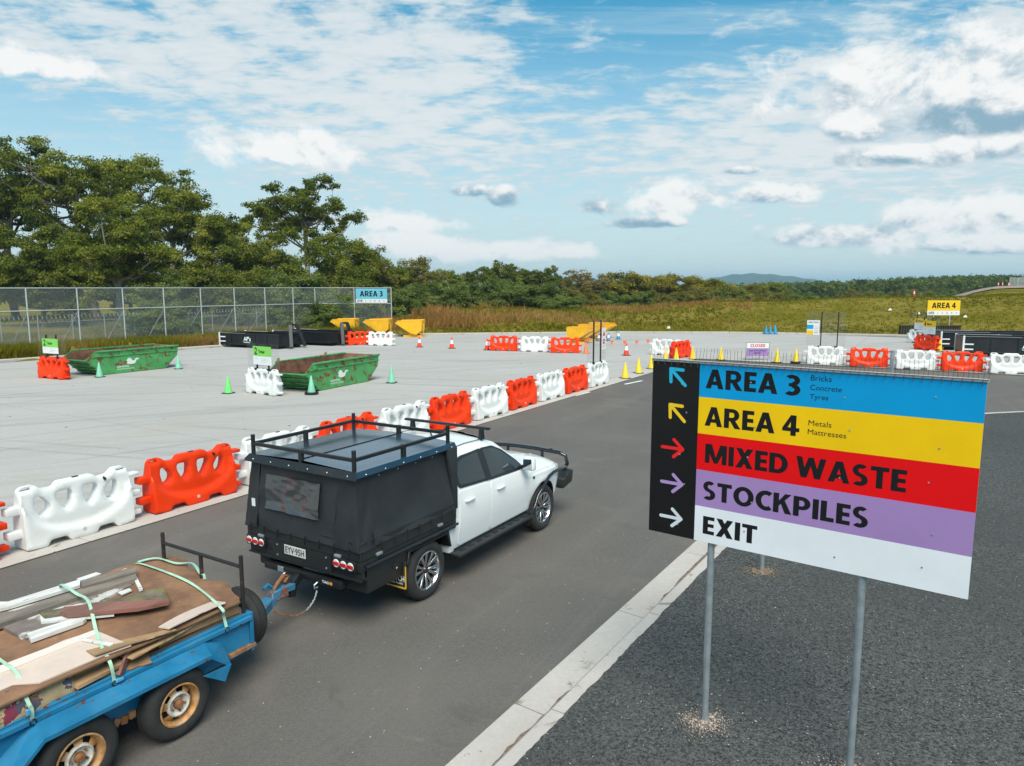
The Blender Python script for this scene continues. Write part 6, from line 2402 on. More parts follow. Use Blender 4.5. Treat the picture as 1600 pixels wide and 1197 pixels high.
bar_px('white', (813, 550), (857, 551), 'white barrier in the middle of the short row of three', 'short row in the middle of the yard')
bar_px('red', (861, 552), (904, 552.5), 'right red barrier of the short row of three, beside an orange cone', 'short row in the middle of the yard')
bar_px('red', (552, 540), (575, 539), 'red barrier between the black hook bins and a white barrier', 'pair behind the skip')
bar_px('white', (577, 540.5), (611, 541), 'white barrier in front of the three yellow bins', 'pair behind the skip')
bar_px('white', (1021, 555), (1058, 557), 'white barrier just above the top left corner of the big sign', 'barriers across the far road')
b_red_turn = bar_px('red', (1057, 561), (1077, 558.5), 'red barrier turned end on above the left corner of the big sign', 'barriers across the far road')
xr = [((1258, 569), (1319, 571), 'white', 'white barrier with two black posts, left end of the row across the road'), ((1327, 573), (1388, 575), 'red', 'left red barrier of the row across the road, above the big sign'),
      ((1399, 577), (1461, 579), 'white', 'white barrier between two red ones in the row across the road'), ((1471, 580), (1536, 582), 'red', 'right red barrier of the row across the road, above the end of the sign'),
      ((1548, 584), (1612, 586), 'white', 'white barrier cut off by the right edge of the photo')]
for p0, p1, c, lab in xr:
    o = bar_px(c, p0, p1, lab, 'barriers across the far road', .006)
    if 'two black posts' in lab:
        bS4 = o
bS5 = bar_px('white', (1422, 536), (1446, 538), 'white barrier with a yellow sign far right beside the black bins', 'barriers by the far bins')
bS6 = bar_px('red', (1432, 546.5), (1455, 549), 'red barrier with a yellow sign far right, in front of a white one', 'barriers by the far bins')
bS3 = [o for o in bpy.data.objects if o.get('label') == rl[11]][0]

# signs and mesh screens clamped on barriers
LIME = mk('lime_print', (.22, .62, .10), .45)
GREYP = mk('grey_print', (.45, .45, .46), .6)
YEL_P = mk('yellow_print_sign', (.88, .55, .01), .4)
MESHM = wire_mat('screen_wire', 12.0, .075, (.25, .28, .29))
def uv_plane(name, w, h, mat, parent, o, ax=(1, 0, 0), ay=(0, 0, 1)):
    o, ax, ay = Vector(o), Vector(ax), Vector(ay)
    me = bpy.data.meshes.new(name)
    me.from_pydata([o, o + ax * w, o + ax * w + ay * h, o + ay * h], [], [(0, 1, 2, 3)])
    uv = me.uv_layers.new(name='UVMap')
    for i, c in enumerate(((0, 0), (w, 0), (w, h), (0, h))):
        uv.data[i].uv = c
    me.materials.append(mat)
    return link(name, me, parent)
def barrier_sign(bar, label, posts, post_h, board=None, text=None, colr=None, screen=True, flip=1, print2='white'):
    t = thing('barrier_sign', label, 'sign', bar.location, bar.rotation_euler.z, 'signs and screens clamped on barriers')
    for x in posts:
        b = MB()
        b.prism([(-.10, .0), (.10, .0), (.15, .085), (-.15, .085)], (x, .045, .89), (1, 0, 0), (0, 0, 1), .09)
        b.build('clamp', BLACK, t, bevel=.006, seg=1)
        b = MB()
        b.box((x, 0, .93 + post_h / 2), (.05, .05, post_h))
        b.build('post', BLACK, t)
    if screen:
        uv_plane('mesh_screen', 1.9, post_h - .04, MESHM, t, (-.95, .028, .97))
    if board:
        x0, x1, z0, z1, split = board
        b = MB()
        b.span((x0, -.045, z0), (x1, -.035, split - .001))
        b.build('lower_panel', WHITE_P, t)
        b = MB()
        b.span((x0, -.045, split + .001), (x1, -.035, z1))
        b.build('upper_panel', colr, t)
        W_ = x1 - x0
        H_ = z1 - split
        block_text(text[0], (x0 + W_ * .08, -.0465, split + H_ * .15), (1, 0, 0), (0, 0, 1), W_ * .15, H_ * .72, INK, t)
        lettering(text[1], (x0 + W_ * .30, -.0465, split + H_ * .30), (1, 0, 0), (0, 0, 1), W_ * .36, H_ * .34, INK, t, .03)
        for (fx, fz, fw) in ((.10, .72, .18), (.45, .72, .33), (.45, .52, .40), (.45, .32, .25)):
            b = MB()
            hh = split - z0
            b.box((x0 + W_ * (fx + fw / 2), -.0455, z0 + hh * fz), (W_ * fw, .001, hh * .05))
            b.build('print_line', GREYP, t)
    return t
barrier_sign(bS1, 'green and white Timber sign with number 2 on the left red barrier', (-.34, .36), 1.02, (-.58, .52, 1.12, 1.78, 1.40), ('2', 'Timber'), LIME)
barrier_sign(bS2, 'green and white Timber sign with number 2 on the white barrier by the nearer skip', (-.34, .36), .98, (-.50, .58, 1.12, 1.82, 1.44), ('2', 'Timber'), LIME)
t3 = barrier_sign(bS3, 'wire screen on two black posts with small white safety notice, end of roadside row', (-.36, .36), 1.75)
t4 = barrier_sign(bS4, 'wire screen on two black posts with a small colourful notice, above the big sign', (-.24, .56), 1.85)
barrier_sign(bS5, 'yellow and white sign with number 4 on the white barrier far right', (-.34, .36), 1.3, (-.5, .5, 1.0, 1.8, 1.45), ('4', 'Metal'), YEL_P)
barrier_sign(bS6, 'yellow and white sign with number 4 on the red barrier far right', (-.34, .36), 1.2, (-.35, .65, 1.05, 1.9, 1.5), ('4', 'Metal'), YEL_P)
# white notice with red symbols
RED_P = mk('red_print', (.70, .02, .02), .5)
b = MB()
b.span((.38, -.045, 1.45), (.80, -.036, 2.35))
b.build('notice', WHITE_P, t3)
b = MB()
b.lathe([(.0, -.046), (.12, -.0462), (.12, -.0475), (0, -.0476)], 20, axis='Y', o=(.59, 0, 1.78))
b.prism([(-.13, 0), (.13, 0), (0, .22)], (.59, -.0455, 2.02), (1, 0, 0), (0, 0, 1), .0015)
b.build('notice_symbol', RED_P, t3)
block_text('STOP', (.50, -.0485, 1.74), (1, 0, 0), (0, 0, 1), .18, .07, WHITE_P, t3)
b = MB()
b.span((.46, -.0462, 1.56), (.72, -.0452, 1.59))
b.build('print_line', GREYP, t3)
b = MB()
b.span((-.95, -.045, 1.55), (-.33, -.036, 2.32))
b.build('notice', WHITE_P, t4)
b = MB()
b.span((-.95, -.0465, 1.86), (-.63, -.0452, 2.08))
b.build('blue_field', mk('notice_blue', (.01, .33, .62), .5), t4)
b = MB()
b.span((-.94, -.0465, 1.56), (-.63, -.0452, 1.78))
b.build('yellow_field', YEL_P, t4)
lettering('DIRECTION', (-.88, -.0466, 2.17), (1, 0, 0), (0, 0, 1), .48, .08, INK, t4, .02)
for k in range(4):
    b = MB()
    b.span((-.58, -.0465, 1.66 + k * .1), (-.40, -.0452, 1.69 + k * .1))
    b.build('print_line', GREYP if k else RED_P, t4)

# ------------------------------------------------------------------ cones
def cone_proto(colr, nm, bands=None, H=.72, base=BLACK, rb=.165):
    t = thing('traffic_cone', nm, 'cone')
    b = MB()
    b.span((-.20, -.20, 0), (.20, .20, .035))
    b.build('base', base, t, bevel=.012, seg=1)
    def rad(z):
        return rb + (.026 - rb) * (z - .035) / (H - .035)
    zs = [.033, H]
    segs = [(.033, H, colr)]
    if bands:
        segs = bands
    for k, (z0, z1, m) in enumerate(segs):
        b = MB()
        pr = [(rad(z0), z0), (rad(z1), z1)]
        if z1 >= H - .001:
            pr += [(rad(z1) * .75, z1 + .012), (0, z1 + .014)]
        b.lathe(pr, 20)
        b.build('sleeve' if bands else 'body', m, t, smooth=40)
    return t
mint = mk('faded_mint', (.22, .55, .38), .5, var=.08)
limec = mk('lime_cone', (.16, .66, .16), .45)
yel = mk('yellow_cone', (.87, .60, .03), .45)
org = mk('faded_orange', (.72, .21, .08), .5)
redc = mk('red_cone', (.80, .05, .02), .45)
bluec = mk('blue_cone', (.01, .27, .55), .45)
wcol = mk('reflective_white', (.80, .80, .80), .4)
CN = {'mint': cone_proto(mint, 'm'), 'lime': cone_proto(limec, 'l'), 'yellow': cone_proto(yel, 'y'), 'orange': cone_proto(org, 'o', base=org), 'blue': cone_proto(bluec, 'b'),
      'red': cone_proto(redc, 'r', [(.033, .30, redc), (.30, .54, wcol), (.54, .72, redc)]), 'bluewhite': cone_proto(bluec, 'bw', [(.033, .26, bluec), (.26, .50, wcol), (.50, .72, bluec)])}
cones = [
    ('mint', 156, 590, .92, 'pale mint cone in front of the left green skip'), ('mint', 279, 577, .92, 'pale mint cone off the far right end of the left green skip'),
    ('lime', 357, 615.5, .92, 'bright lime cone left of the white Timber barrier'), ('mint', 487, 617, .98, 'pale mint cone in front of the nearer green skip, on a thick base'),
    ('mint', 612, 599, .98, 'pale mint cone right of the nearer green skip'),
    ('red', 608, 540.5, 1.0, 'red and white cone in front of the white barrier by the yellow bins'), ('red', 655.5, 543, 1.0, 'red and white cone below the rightmost of the three yellow bins'),
    ('red', 706, 545, 1.05, 'red and white cone standing alone on the concrete left of the short barrier row'), ('red', 761, 547.5, 1.05, 'red and white cone at the left end of the short barrier row'),
    ('orange', 915.5, 553, 1.0, 'plain faded orange cone at the right end of the short barrier row'), ('red', 978.5, 556, 1.05, 'red and white cone on the concrete behind the two tall yellow cones'),
    ('blue', 919.5, 532, 1.0, 'plain blue cone in front of the yellow bin cluster'), ('bluewhite', 935.5, 533.5, .9, 'blue and white cone between the two black posts'),
    ('bluewhite', 950.5, 533, .9, 'blue and white cone half behind the safety notice'), ('bluewhite', 966, 530.5, .95, 'blue and white cone standing alone right of the yellow bin cluster'),
    ('blue', 1196.5, 522.5, 1.0, 'plain blue cone, left one of three by the far kerb'), ('blue', 1203.5, 522.5, 1.0, 'plain blue cone, middle one of three by the far kerb'), ('blue', 1211, 522.5, 1.1, 'plain blue cone, right one of three by the far kerb'),
    ('yellow', 976.5, 592, 1.0, 'yellow cone nearest the end of the roadside barrier row'), ('yellow', 997.5, 584, 1.0, 'yellow cone second from the end of the roadside barrier row'),
    ('yellow', 1017.5, 577, 1.0, 'yellow cone half hidden by the left edge of the big sign'), ('yellow', 1040, 564, .9, 'small yellow cone in front of the white barrier above the blue arrow'),
    ('yellow', 1056.5, 563, .95, 'yellow cone left of the end-on red barrier'), ('yellow', 1082, 562, 1.0, 'yellow cone right of the end-on red barrier'),
    ('yellow', 1126, 563, 1.0, 'yellow cone left of the CLOSED board'), ('yellow', 1213.5, 567, 1.05, 'yellow cone right of the CLOSED board'),
    ('yellow', 1243, 568, 1.08, 'yellow cone on a thick black base beside the white barrier with posts'),
    ('yellow', 1458.5, 540, 1.12, 'leftmost yellow cone beside the far black bins'), ('yellow', 1467.5, 549.5, 1.12, 'nearer yellow cone beside the far black bins'),
    ('orange', 1389, 448, 1.0, ''),
]
for (k, px, py, s, lab) in cones:
    if not lab:
        continue
    p = g(px, py)
    again(CN[k], lab, (p[0], p[1], .021), rnd.uniform(0, 1.5), 'traffic cones', s)
for (px, py, lab) in ((487, 617, 'thick black rubber ring under the nearer mint cone'), (1243, 568, 'thick black rubber ring under a yellow cone by the white barrier')):
    p = g(px, py)
    b = MB()
    b.lathe([(.17, .0), (.26, .0), (.265, .03), (.25, .10), (.20, .10)], 22)
    o = b.build('base_ring', BLACK, smooth=40, loc=(p[0], p[1], .021))
    tag(o, lab, 'cone base')
# ------------------------------------------------------------------ green skips
SKG = mk('skip_green', (.060, .30, .085), .55, var=.22, vscale=1.5, rust=.545, rscale=3.4, rustcol=(.15, .05, .018), dirt=.25, dirtcol=(.18, .36, .16), dscale=2)
SKR = mk('skip_rust_inside', (.19, .085, .05), .9, var=.45, vscale=3, bump=.4, bscale=20, dirt=.4, dirtcol=(.11, .05, .035), dscale=4)
def skip(label, loc, rz):
    t = thing('skip_bin', label, 'skip', loc, rz, 'green skips')
    # local x along the long side; cross-section profile of the side: boat shape
    w = .90
    side = [(-1.58, .02), (1.58, .02), (2.28, .62), (2.36, 1.12), (-1.92, 1.12), (-2.42, .78), (-2.42, .74)]
    for sy in (-1, 1):
        b = MB()
        b.prism(side, (0, sy * w + (.0 if sy < 0 else .012), 0), (1, 0, 0), (0, 0, 1), .012)
        sw_ = b.build('side_wall', SKG, t)
        yo = sy * (w + .03)
        b = MB()
        b.bar((-1.95, yo, 1.10), (2.37, yo, 1.10), .10, .07)
        b.build('top_rail', SKG, sw_, bevel=.012, seg=1)
        b = MB()
        b.bar((-2.12, sy * (w + .02), .86), (2.33, sy * (w + .02), .86), .06, .06)
        b.build('mid_rail', SKG, sw_, bevel=.01, seg=1)
        for x in (-1.2, -.1, 1.1):
            b = MB()
            b.cyl((x, sy * (w + .02), .97), (x, sy * (w + .11), .97), .045, 10)
            b.build('lifting_pin', SKR, sw_, smooth=40)
        b = MB()
        b.prism([(-1.98, .84), (-1.98, 1.135), (-1.88, 1.135), (-1.70, .84)], (0, sy * w + (-.02 if sy < 0 else .05), 0), (1, 0, 0), (0, 0, 1), .03)
        b.build('corner_plate', SKG, sw_)
    b = MB()
    b.span((-1.58, -w, .02), (1.58, w, .05))
    b.build('floor', SKR, t)
    # end walls slope outward
    for (x0, z0, x1, z1, nm) in ((-1.58, .03, -2.42, .76, 'door_end'), (1.58, .03, 2.36, 1.10, 'end_wall')):
        b = MB()
        b.add([(x0, -w, z0), (x0, w, z0), (x1, w, z1), (x1, -w, z1), (x0 + (.02 if x0 < 0 else -.02), -w, z0), (x0 + (.02 if x0 < 0 else -.02), w, z0), (x1 + (.02 if x0 < 0 else -.02), w, z1), (x1 + (.02 if x0 < 0 else -.02), -w, z1)],
              [(0, 1, 2, 3), (7, 6, 5, 4), (0, 4, 5, 1), (3, 2, 6, 7), (0, 3, 7, 4), (1, 5, 6, 2)])
        e = b.build(nm, SKG, t)
        for f in (.12, .38, .66, .97):
            b = MB()
            px_, pz_ = x0 + (x1 - x0) * f, z0 + (z1 - z0) * f
            k = -.03 if x0 < 0 else .03
            b.bar((px_ + k, -w - .02, pz_ - .01), (px_ + k, w + .02, pz_ - .01), .07, .055)
            b.build('end_rib', SKG, e, bevel=.008, seg=1)
        for y in (-.55, 0, .55):
            b = MB()
            k = -.02 if x0 < 0 else .02
            b.bar((x0 + k, y, z0), (x1 + k, y, z1), .05, .03)
            b.build('end_post', SKG, e)
    # rusty lining seen over the rim
    b = MB()
    for sy in (-1, 1):
        b.add([(-1.55, sy * (w - .014), .055), (1.55, sy * (w - .014), .055), (2.30, sy * (w - .014), 1.10), (-1.90, sy * (w - .014), 1.10), (-2.36, sy * (w - .014), .76)], [(0, 1, 2, 3, 4)])
    b.add([(1.545, -w, .05), (1.545, w, .05), (2.315, w, 1.10), (2.315, -w, 1.10), (-1.54, -w, .05), (-1.54, w, .05), (-2.37, w, .77), (-2.37, -w, .77)], [(0, 1, 2, 3), (7, 6, 5, 4)])
    b.build('lining', SKR, t)
    for x in (-1.86, 1.0):
        b = MB()
        b.lathe([(.030, -.02), (.075, -.02), (.075, .02), (.030, .02)], 14, axis='Y', o=(x, w, 1.19), closed=True)
        b.build('lifting_eye', mk('eye_yellow', (.35, .28, .05), .6), t)
    # stencilled swan-like mark and lines of print on the near side
    yf = -w - .0145
    em = MB()
    body = [(-.36, .46), (-.25, .40), (-.05, .385), (.08, .43), (.13, .53), (.20, .60), (.27, .58), (.30, .60), (.25, .655), (.16, .665), (.09, .63), (.05, .56), (-.05, .56), (-.12, .66), (-.20, .70), (-.28, .67), (-.36, .58), (-.30, .52)]
    em.prism(body, (-.10, yf, 0), (1, 0, 0), (0, 0, 1), .001)
    em.build('white_emblem', mk('stencil_white', (.70, .74, .68), .6), t)
    lettering('CENTRAL', (-.95, yf - .001, .27), (1, 0, 0), (0, 0, 1), .62, .085, mk('stencil_white', (.70, .74, .68), .6), t, .02)
    lettering('WASTE & SKIPS', (-.95, yf - .001, .165), (1, 0, 0), (0, 0, 1), .85, .065, mk('stencil_white', (.70, .74, .68), .6), t, .01)
    b = MB()
    b.box((-2.02, -w - .005, .70), (.10, .012, .05), rot=Matrix.Rotation(.6, 3, 'Y'))
    b.build('caution_tab', mk('yellow_tab', (.70, .58, .03), .5), t)
    return t
def skip_at(p0, p1, label):
    q0, q1 = Vector(g(*p0)), Vector(g(*p1))
    d = (q1 - q0).normalized()
    c = q0 + d * 1.58 + Vector((-d.y, d.x)) * .9
    return skip(label, (c.x, c.y, .021), math.atan2(d.y, d.x))
skip_at((163, 586.8), (251, 577.0), 'rusty green open skip farther left, in front of the fence')
skip_at((500, 611.7), (577, 596.4), 'rusty green open skip in the middle, nearer the camera behind the white Timber barrier')

# ------------------------------------------------------------------ black hook-lift bins
HBK = mk('bin_black', (.010, .011, .013), .4, var=.3, vscale=1.2, dirt=.15, dirtcol=(.05, .045, .04), dscale=1.2)
HBI = mk('bin_black_inside', (.018, .018, .019), .7, dirt=.5, dirtcol=(.06, .05, .04))
REFL = mk('white_marking', (.72, .72, .72), .5)
def hook_bin(label, loc, rz, L=5.9, Wd=2.3, H=.95, hook=True, logo=(.35,), logo_s=1.0, logo_z=.47):
    """x along the near long side; the hook frame stands at the +x end"""
    t = thing('hook_bin', label, 'bin', loc, rz, 'black hook-lift bins')
    z0 = .22
    for y, nm in ((0, 'side_wall'), (Wd, 'side_wall')):
        b = MB()
        b.span((0, y - .03, z0), (L, y + .03, H))
        sw_ = b.build(nm, HBK, t)
        b = MB()
        b.span((-.02, y - .06, H - .07), (L + .02, y + .06, H + .02))
        b.build('top_rail', HBK, sw_, bevel=.01, seg=1)
        b = MB()
        b.span((0, y - .055, z0 - .02), (L, y + .055, z0 + .07))
        b.build('bottom_rail', HBK, sw_, bevel=.01, seg=1)
        for k in range(1, 5):
            b = MB()
            b.box((L * k / 5, y + (-.05 if y == 0 else .05), (z0 + H) / 2), (.06, .04, H - z0 - .16))
            b.build('side_rib', HBK, sw_)
    b = MB()
    b.span((0, .03, z0), (L, Wd - .03, z0 + .04))
    b.build('floor', HBI, t)
    b = MB()
    b.span((L - .03, .03, z0), (L + .03, Wd - .03, H))
    b.build('front_wall', HBK, t)
    b = MB()
    b.span((-.03, -.06, z0 - .05), (.03, Wd + .06, H - .02))
    dr = b.build('rear_door', HBK, t)
    for y in (-.04, Wd + .04):
        b = MB()
        b.span((-.06, y - .05, z0 - .08), (.04, y + .05, H + .06))
        b.build('door_post', REFL, dr, bevel=.01, seg=1)
        for z in (.42, .72):
            b = MB()
            b.span((.04, y - .04, z - .05), (.50, y + .025, z + .03))
            b.build('hinge_arm', REFL, dr, bevel=.012, seg=1)
    b = MB()
    b.span((0, .03, H + .012), (L * .42, .07, H + .026))
    b.span((0, Wd - .07, H + .012), (L * .42, Wd - .03, H + .026))
    b.build('rail_tape', REFL, t)
    for y in (.62, 1.68):
        b = MB()
        b.span((-.1, y - .06, .06), (L + .25, y + .06, z0))
        b.build('runner', HBK, t)
    for y in (.25, Wd - .25):
        b = MB()
        b.lathe([(0, -.07), (.10, -.07), (.11, -.05), (.11, .05), (.10, .07), (0, .07)], 16, axis='Y', o=(.18, y, .115))
        b.build('roller', STEEL, t, smooth=40)
    if hook:
        hx = L + .28
        fr = thing('hook_frame', None, None)
        fr.parent = t
        for y in (.62, 1.68):
            b = MB()
            b.bar((hx + .30, y - .16 if y < 1 else y + .16, .10), (hx - .06, y + .22 if y < 1 else y - .22, 1.56), .24, .22)
            b.build('frame_leg', BLACK, fr, bevel=.015, seg=1)
            b = MB()
            b.bar((L, y, H - .1), (hx + .1, y + (.06 if y < 1 else -.06), .95), .10, .10)
            b.build('brace', BLACK, fr)
        b = MB()
        b.bar((hx - .06, .82, 1.55), (hx - .06, 1.48, 1.55), .14, .14)
        b.build('lift_bar', BLACK, fr, bevel=.015, seg=1)
    for lx in logo:
        lettering("AP's", (lx * L, -.062 - .03, logo_z), (1, 0, 0), (0, 0, 1), .62 * logo_s, .30 * logo_s, WHITE_P, t, .03)
        b = MB()
        b.prism([(-.10, logo_z - .05), (.72 * logo_s, logo_z - .05), (.70 * logo_s, logo_z - .015), (-.08, logo_z - .015)], (lx * L, -.092, 0), (1, 0, 0), (0, 0, 1), .002)
        b.build('green_stripe', mk('logo_green', (.02, .30, .17), .5), t)
        b = MB()
        b.prism([(.0, logo_z - .11), (.55 * logo_s, logo_z - .11), (.55 * logo_s, logo_z - .075), (.0, logo_z - .075)], (lx * L, -.092, 0), (1, 0, 0), (0, 0, 1), .002)
        b.build('print_line', WHITE_P, t)
    return t
def at_px(p0, p1, off=0):
    q0, q1 = Vector(g(*p0)), Vector(g(*p1))
    d = (q1 - q0)
    return q0, math.atan2(d.y, d.x), d.length
q, rz, L_ = at_px((345, 542.5), (437, 546.5))
hook_bin('black hook bin with white door posts, nearer of the two behind the green skips', (q.x, q.y, .021), rz, L=L_, logo=(.42,))
d_ = Vector((math.cos(rz), math.sin(rz)))
n_ = Vector((-d_.y, d_.x))
qb = Vector(g(519, 541.5)) - d_ * L_
hook_bin('black hook bin behind the nearer one, hook frame beside the yellow bins', (qb.x, qb.y, .021), rz, L=L_, logo=())
q, rz, L_ = at_px((1469, 547.5), (1600, 549.5))
hook_bin('black hook bin far right, the rear one of two with small white logo', (q.x, q.y, .021), rz, L=6.8, hook=False, logo=(.42,), H=1.15, logo_z=.76)
q, rz, L_ = at_px((1504, 557), (1600, 560.0))
hook_bin('black hook bin far right, the nearer one cut off by the photo edge', (q.x, q.y, .021), rz, L=6.8, hook=False, logo=(.425,), H=1.15, logo_s=1.15, logo_z=.55)

# ------------------------------------------------------------------ yellow tipping bins
YB = mk('bin_yellow', (.86, .44, .012), .45, var=.08, vscale=2, dirt=.12, dirtcol=(.5, .25, .03))
def tipper_proto():
    t = thing('tipping_bin', 'y', 'bin')
    Wd = 1.5
    prof = [(-1.15, 1.12), (-.95, 1.30), (.98, 1.36), (1.02, 1.30), (.98, .55), (.55, .22), (.10, .30)]
    for y in (0, Wd):
        b = MB()
        b.prism(prof, (0, y + (.02 if y else .0), 0), (1, 0, 0), (0, 0, 1), .02)
        b.build('side_plate', YB, t)
    b = MB()
    sk = [(-1.15, 1.12), (.10, .30), (.55, .22), (.98, .55), (1.02, 1.30)]
    for p, q in zip(sk, sk[1:]):
        b.add([(p[0], .0, p[1]), (q[0], .0, q[1]), (q[0], Wd, q[1]), (p[0], Wd, p[1])], [(0, 1, 2, 3)])
    b.build('hopper', YB, t)
    b = MB()
    b.tube([(-1.15, 0, 1.12), (-.95, 0, 1.31), (.99, 0, 1.37), (.99, Wd, 1.37), (-.95, Wd, 1.31), (-1.15, Wd, 1.12)], .04, 6, closed=True)
    b.build('rim', YB, t)
    b = MB()
    for y in (.28, Wd - .28):
        b.span((-.55, y - .1, .0), (.98, y + .1, .16))
    b.build('fork_pocket', YB, t)
    for y in (.18, Wd - .18):
        b = MB()
        b.prism([(-.20, .16), (.62, .16), (.42, .36), (.16, .34)], (0, y + .02, 0), (1, 0, 0), (0, 0, 1), .04)
        b.build('cradle', YB, t)
    b = MB()
    b.tube([(1.0, .3, .2), (1.12, .3, .5), (1.12, .3, 1.0), (1.0, .3, 1.1)], .03, 6)
    b.build('release_lever', YB, t, smooth=50)
    return t
yb = tipper_proto()
def tip(px, py, rz, label, s=1.0):
    p = g(px, py)
    again(yb, label, (p[0], p[1], .021), rz, 'yellow tipping bins', s)
tip(537, 523.5, -.06, 'yellow tipping bin, leftmost of three, behind the black hook frame', .98)
tip(589, 525, -.06, 'yellow tipping bin, middle of three, behind the white barrier', 1.0)
tip(640, 527.5, -.06, 'yellow tipping bin, rightmost of three, standing clear on the concrete', 1.0)
tip(911, 535.5, PI - .42, 'yellow tipping bin, left one of the overlapping cluster behind the short row', .84)
tip(928, 531, PI - .42, 'yellow tipping bin, middle one of the overlapping cluster', .86)
tip(944, 527.5, PI - .42, 'yellow tipping bin, right one of the overlapping cluster, pouring lip to the right', .88)

# ------------------------------------------------------------------ tall chain link fence
FZ = 4.02
posts = []
for k in range(-2, 8):
    posts.append((-31.0 + 1.6 * k, 45.7 + 2.72 * k))
posts += [(-18.55, 67.4), (-14.75, 66.9), (-11.12, 65.9)]
fence = thing('chain_link_fence', 'tall silver chain link fence on the grass verge behind the skips', 'fence')
FST = mk('fence_steel', (.56, .59, .60), .4, metal=.35)
CHAIN = wire_mat('chain_link', 10.0, .10, (.42, .46, .46))
CHAIN2 = wire_mat('fine_chain_link', 10.0, .10, (.42, .46, .46))
for i, (x, y) in enumerate(posts):
    b = MB()
    z0 = gh(x, y) - .1
    b.cyl((x, y, z0), (x, y, FZ), .045, 8)
    b.build('post', FST, fence, smooth=50)
    if i < len(posts) - 1:
        x2, y2 = posts[i + 1]
        for z in (FZ - .02, 2.55):
            b = MB()
            b.cyl((x, y, z), (x2, y2, z), .035, 8)
            b.build('rail', FST, fence, smooth=50)
        d = Vector((x2 - x, y2 - y, 0))
        L_ = d.length
        uv_plane('mesh_panel', L_, FZ - z0 - .1, CHAIN, fence, (x, y, z0 + .1), d.normalized(), (0, 0, 1))
    if i < 9:
        b = MB()
        fx, fy = x - 1.75 * .86 - .3, y + 1.75 * .51 - .2
        b.cyl((x, y, 2.45), (fx, fy, gh(fx, fy) - .05), .03, 6)
        b.build('stay', FST, fence, smooth=50)
# low inner fence with a coil of razor wire
inner = thing('security_fence', 'low inner fence with coiled razor wire behind the tall fence', 'fence')
ip = []
for k in range(-3, 14):
    ip.append((-33.4 + 1.22 * k, 50.2 + 1.98 * k))
SF = mk('security_wire', (.40, .43, .44), .45, metal=.4)
for i, (x, y) in enumerate(ip):
    z0 = gh(x, y)
    b = MB()
    b.cyl((x, y, z0 - .1), (x, y, z0 + 1.95), .035, 7)
    b.build('post', SF, inner, smooth=50)
    if i < len(ip) - 1:
        x2, y2 = ip[i + 1]
        d = Vector((x2 - x, y2 - y, 0))
        uv_plane('mesh_panel', d.length, 1.4, CHAIN2, inner, (x, y, z0 + .05), d.normalized(), (0, 0, 1))
        b = MB()
        for z in (.1, 1.45):
            b.cyl((x, y, z0 + z), (x2, y2, z0 + z), .012, 5)
        b.build('strand_wire', SF, inner)
b = MB()
pts = []
Lc = math.hypot(ip[-1][0] - ip[0][0], ip[-1][1] - ip[0][1])
dx, dy = (ip[-1][0] - ip[0][0]) / Lc, (ip[-1][1] - ip[0][1]) / Lc
n = int(Lc / .30) * 10
for k in range(n):
    s = Lc * k / n
    a = 2 * PI * k / 10
    cx, cy = ip[0][0] + dx * s, ip[0][1] + dy * s
    pts.append((cx + dx * .10 * math.cos(a) - dy * .0, cy + dy * .10 * math.cos(a), gh(cx, cy) + 1.72 + .27 * math.sin(a)))
    if k % 2:
        pts[-1] = (pts[-1][0] - dy * .26 * math.cos(a + .6), pts[-1][1] + dx * .26 * math.cos(a + .6), pts[-1][2])
b.tube(pts, .011, 4, cap=False)
b.build('razor_coil', SF, inner)

# Area 3 board on the end bay of the fence
p0, p1 = Vector(posts[-2]), Vector(posts[-1])
fd_ = (p1 - p0).normalized()
frz = math.atan2(fd_.y, fd_.x)
a3 = thing('area_sign', 'blue AREA 3 board fixed to the top of the last fence bay', 'sign', (p0.x, p0.y, 0), frz, 'area boards')
def area_board(t, x0, x1, z0, z1, split, colr, txt):
    b = MB()
    b.span((x0, -.075, split + .002), (x1, -.055, z1))
    b.build('upper_panel', colr, t)
    b = MB()
    b.span((x0, -.075, z0), (x1, -.055, split - .002))
    b.build('lower_panel', WHITE_P, t)
    W_ = x1 - x0
    H_ = z1 - split
    block_text(txt, (x0 + W_ * .13, -.077, split + H_ * .24), (1, 0, 0), (0, 0, 1), W_ * .74, H_ * .54, INK, t)
    block_text('SITE', (x0 + W_ * .04, -.077, z0 + (split - z0) * .28), (1, 0, 0), (0, 0, 1), W_ * .17, (split - z0) * .5, INK, t)
    for k, c in enumerate(((.45, .45, .45), (.6, .3, .3), (.6, .03, .03), (.6, .06, .03), (.6, .3, .3))):
        b = MB()
        b.lathe([(0, -.0765), (W_ * .02, -.0765)], 12, axis='Y', o=(x0 + W_ * (.32 + .145 * k), 0, (z0 + split) / 2))
        b.build('site_symbol', mk('symbol_%s' % 'abcde'[k], c, .5), t)
Lb = (p1 - p0).length
area_board(a3, .22, Lb * .90, 2.62, 3.93, 2.98, mk('sky_blue_print', (.16, .52, .68), .5), 'AREA 3')
# Area 4 board on its own posts
yb_ = 63.0
def zpx(py, Y=yb_):
    return CAM_H + (HORIZON - py) * Y / FPX
xa, xb_ = at_depth(1451, yb_)[0], at_depth(1502, yb_)[0]
a4 = thing('area_sign', 'yellow AREA 4 board on two steel posts in the grass', 'sign', (xa, yb_, gh(xa, yb_)), 0, 'area boards')
gz = gh(xa, yb_)
Wb = xb_ - xa
area_board(a4, 0, Wb, zpx(492) - gz, zpx(469) - gz, zpx(485) - gz, YEL_P, 'AREA 4')
for f in (.22, .72):
    b = MB()
    b.cyl((Wb * f, 0, -.2), (Wb * f, 0, zpx(475) - gz), .045, 8)
    b.build('post', FST, a4, smooth=50)

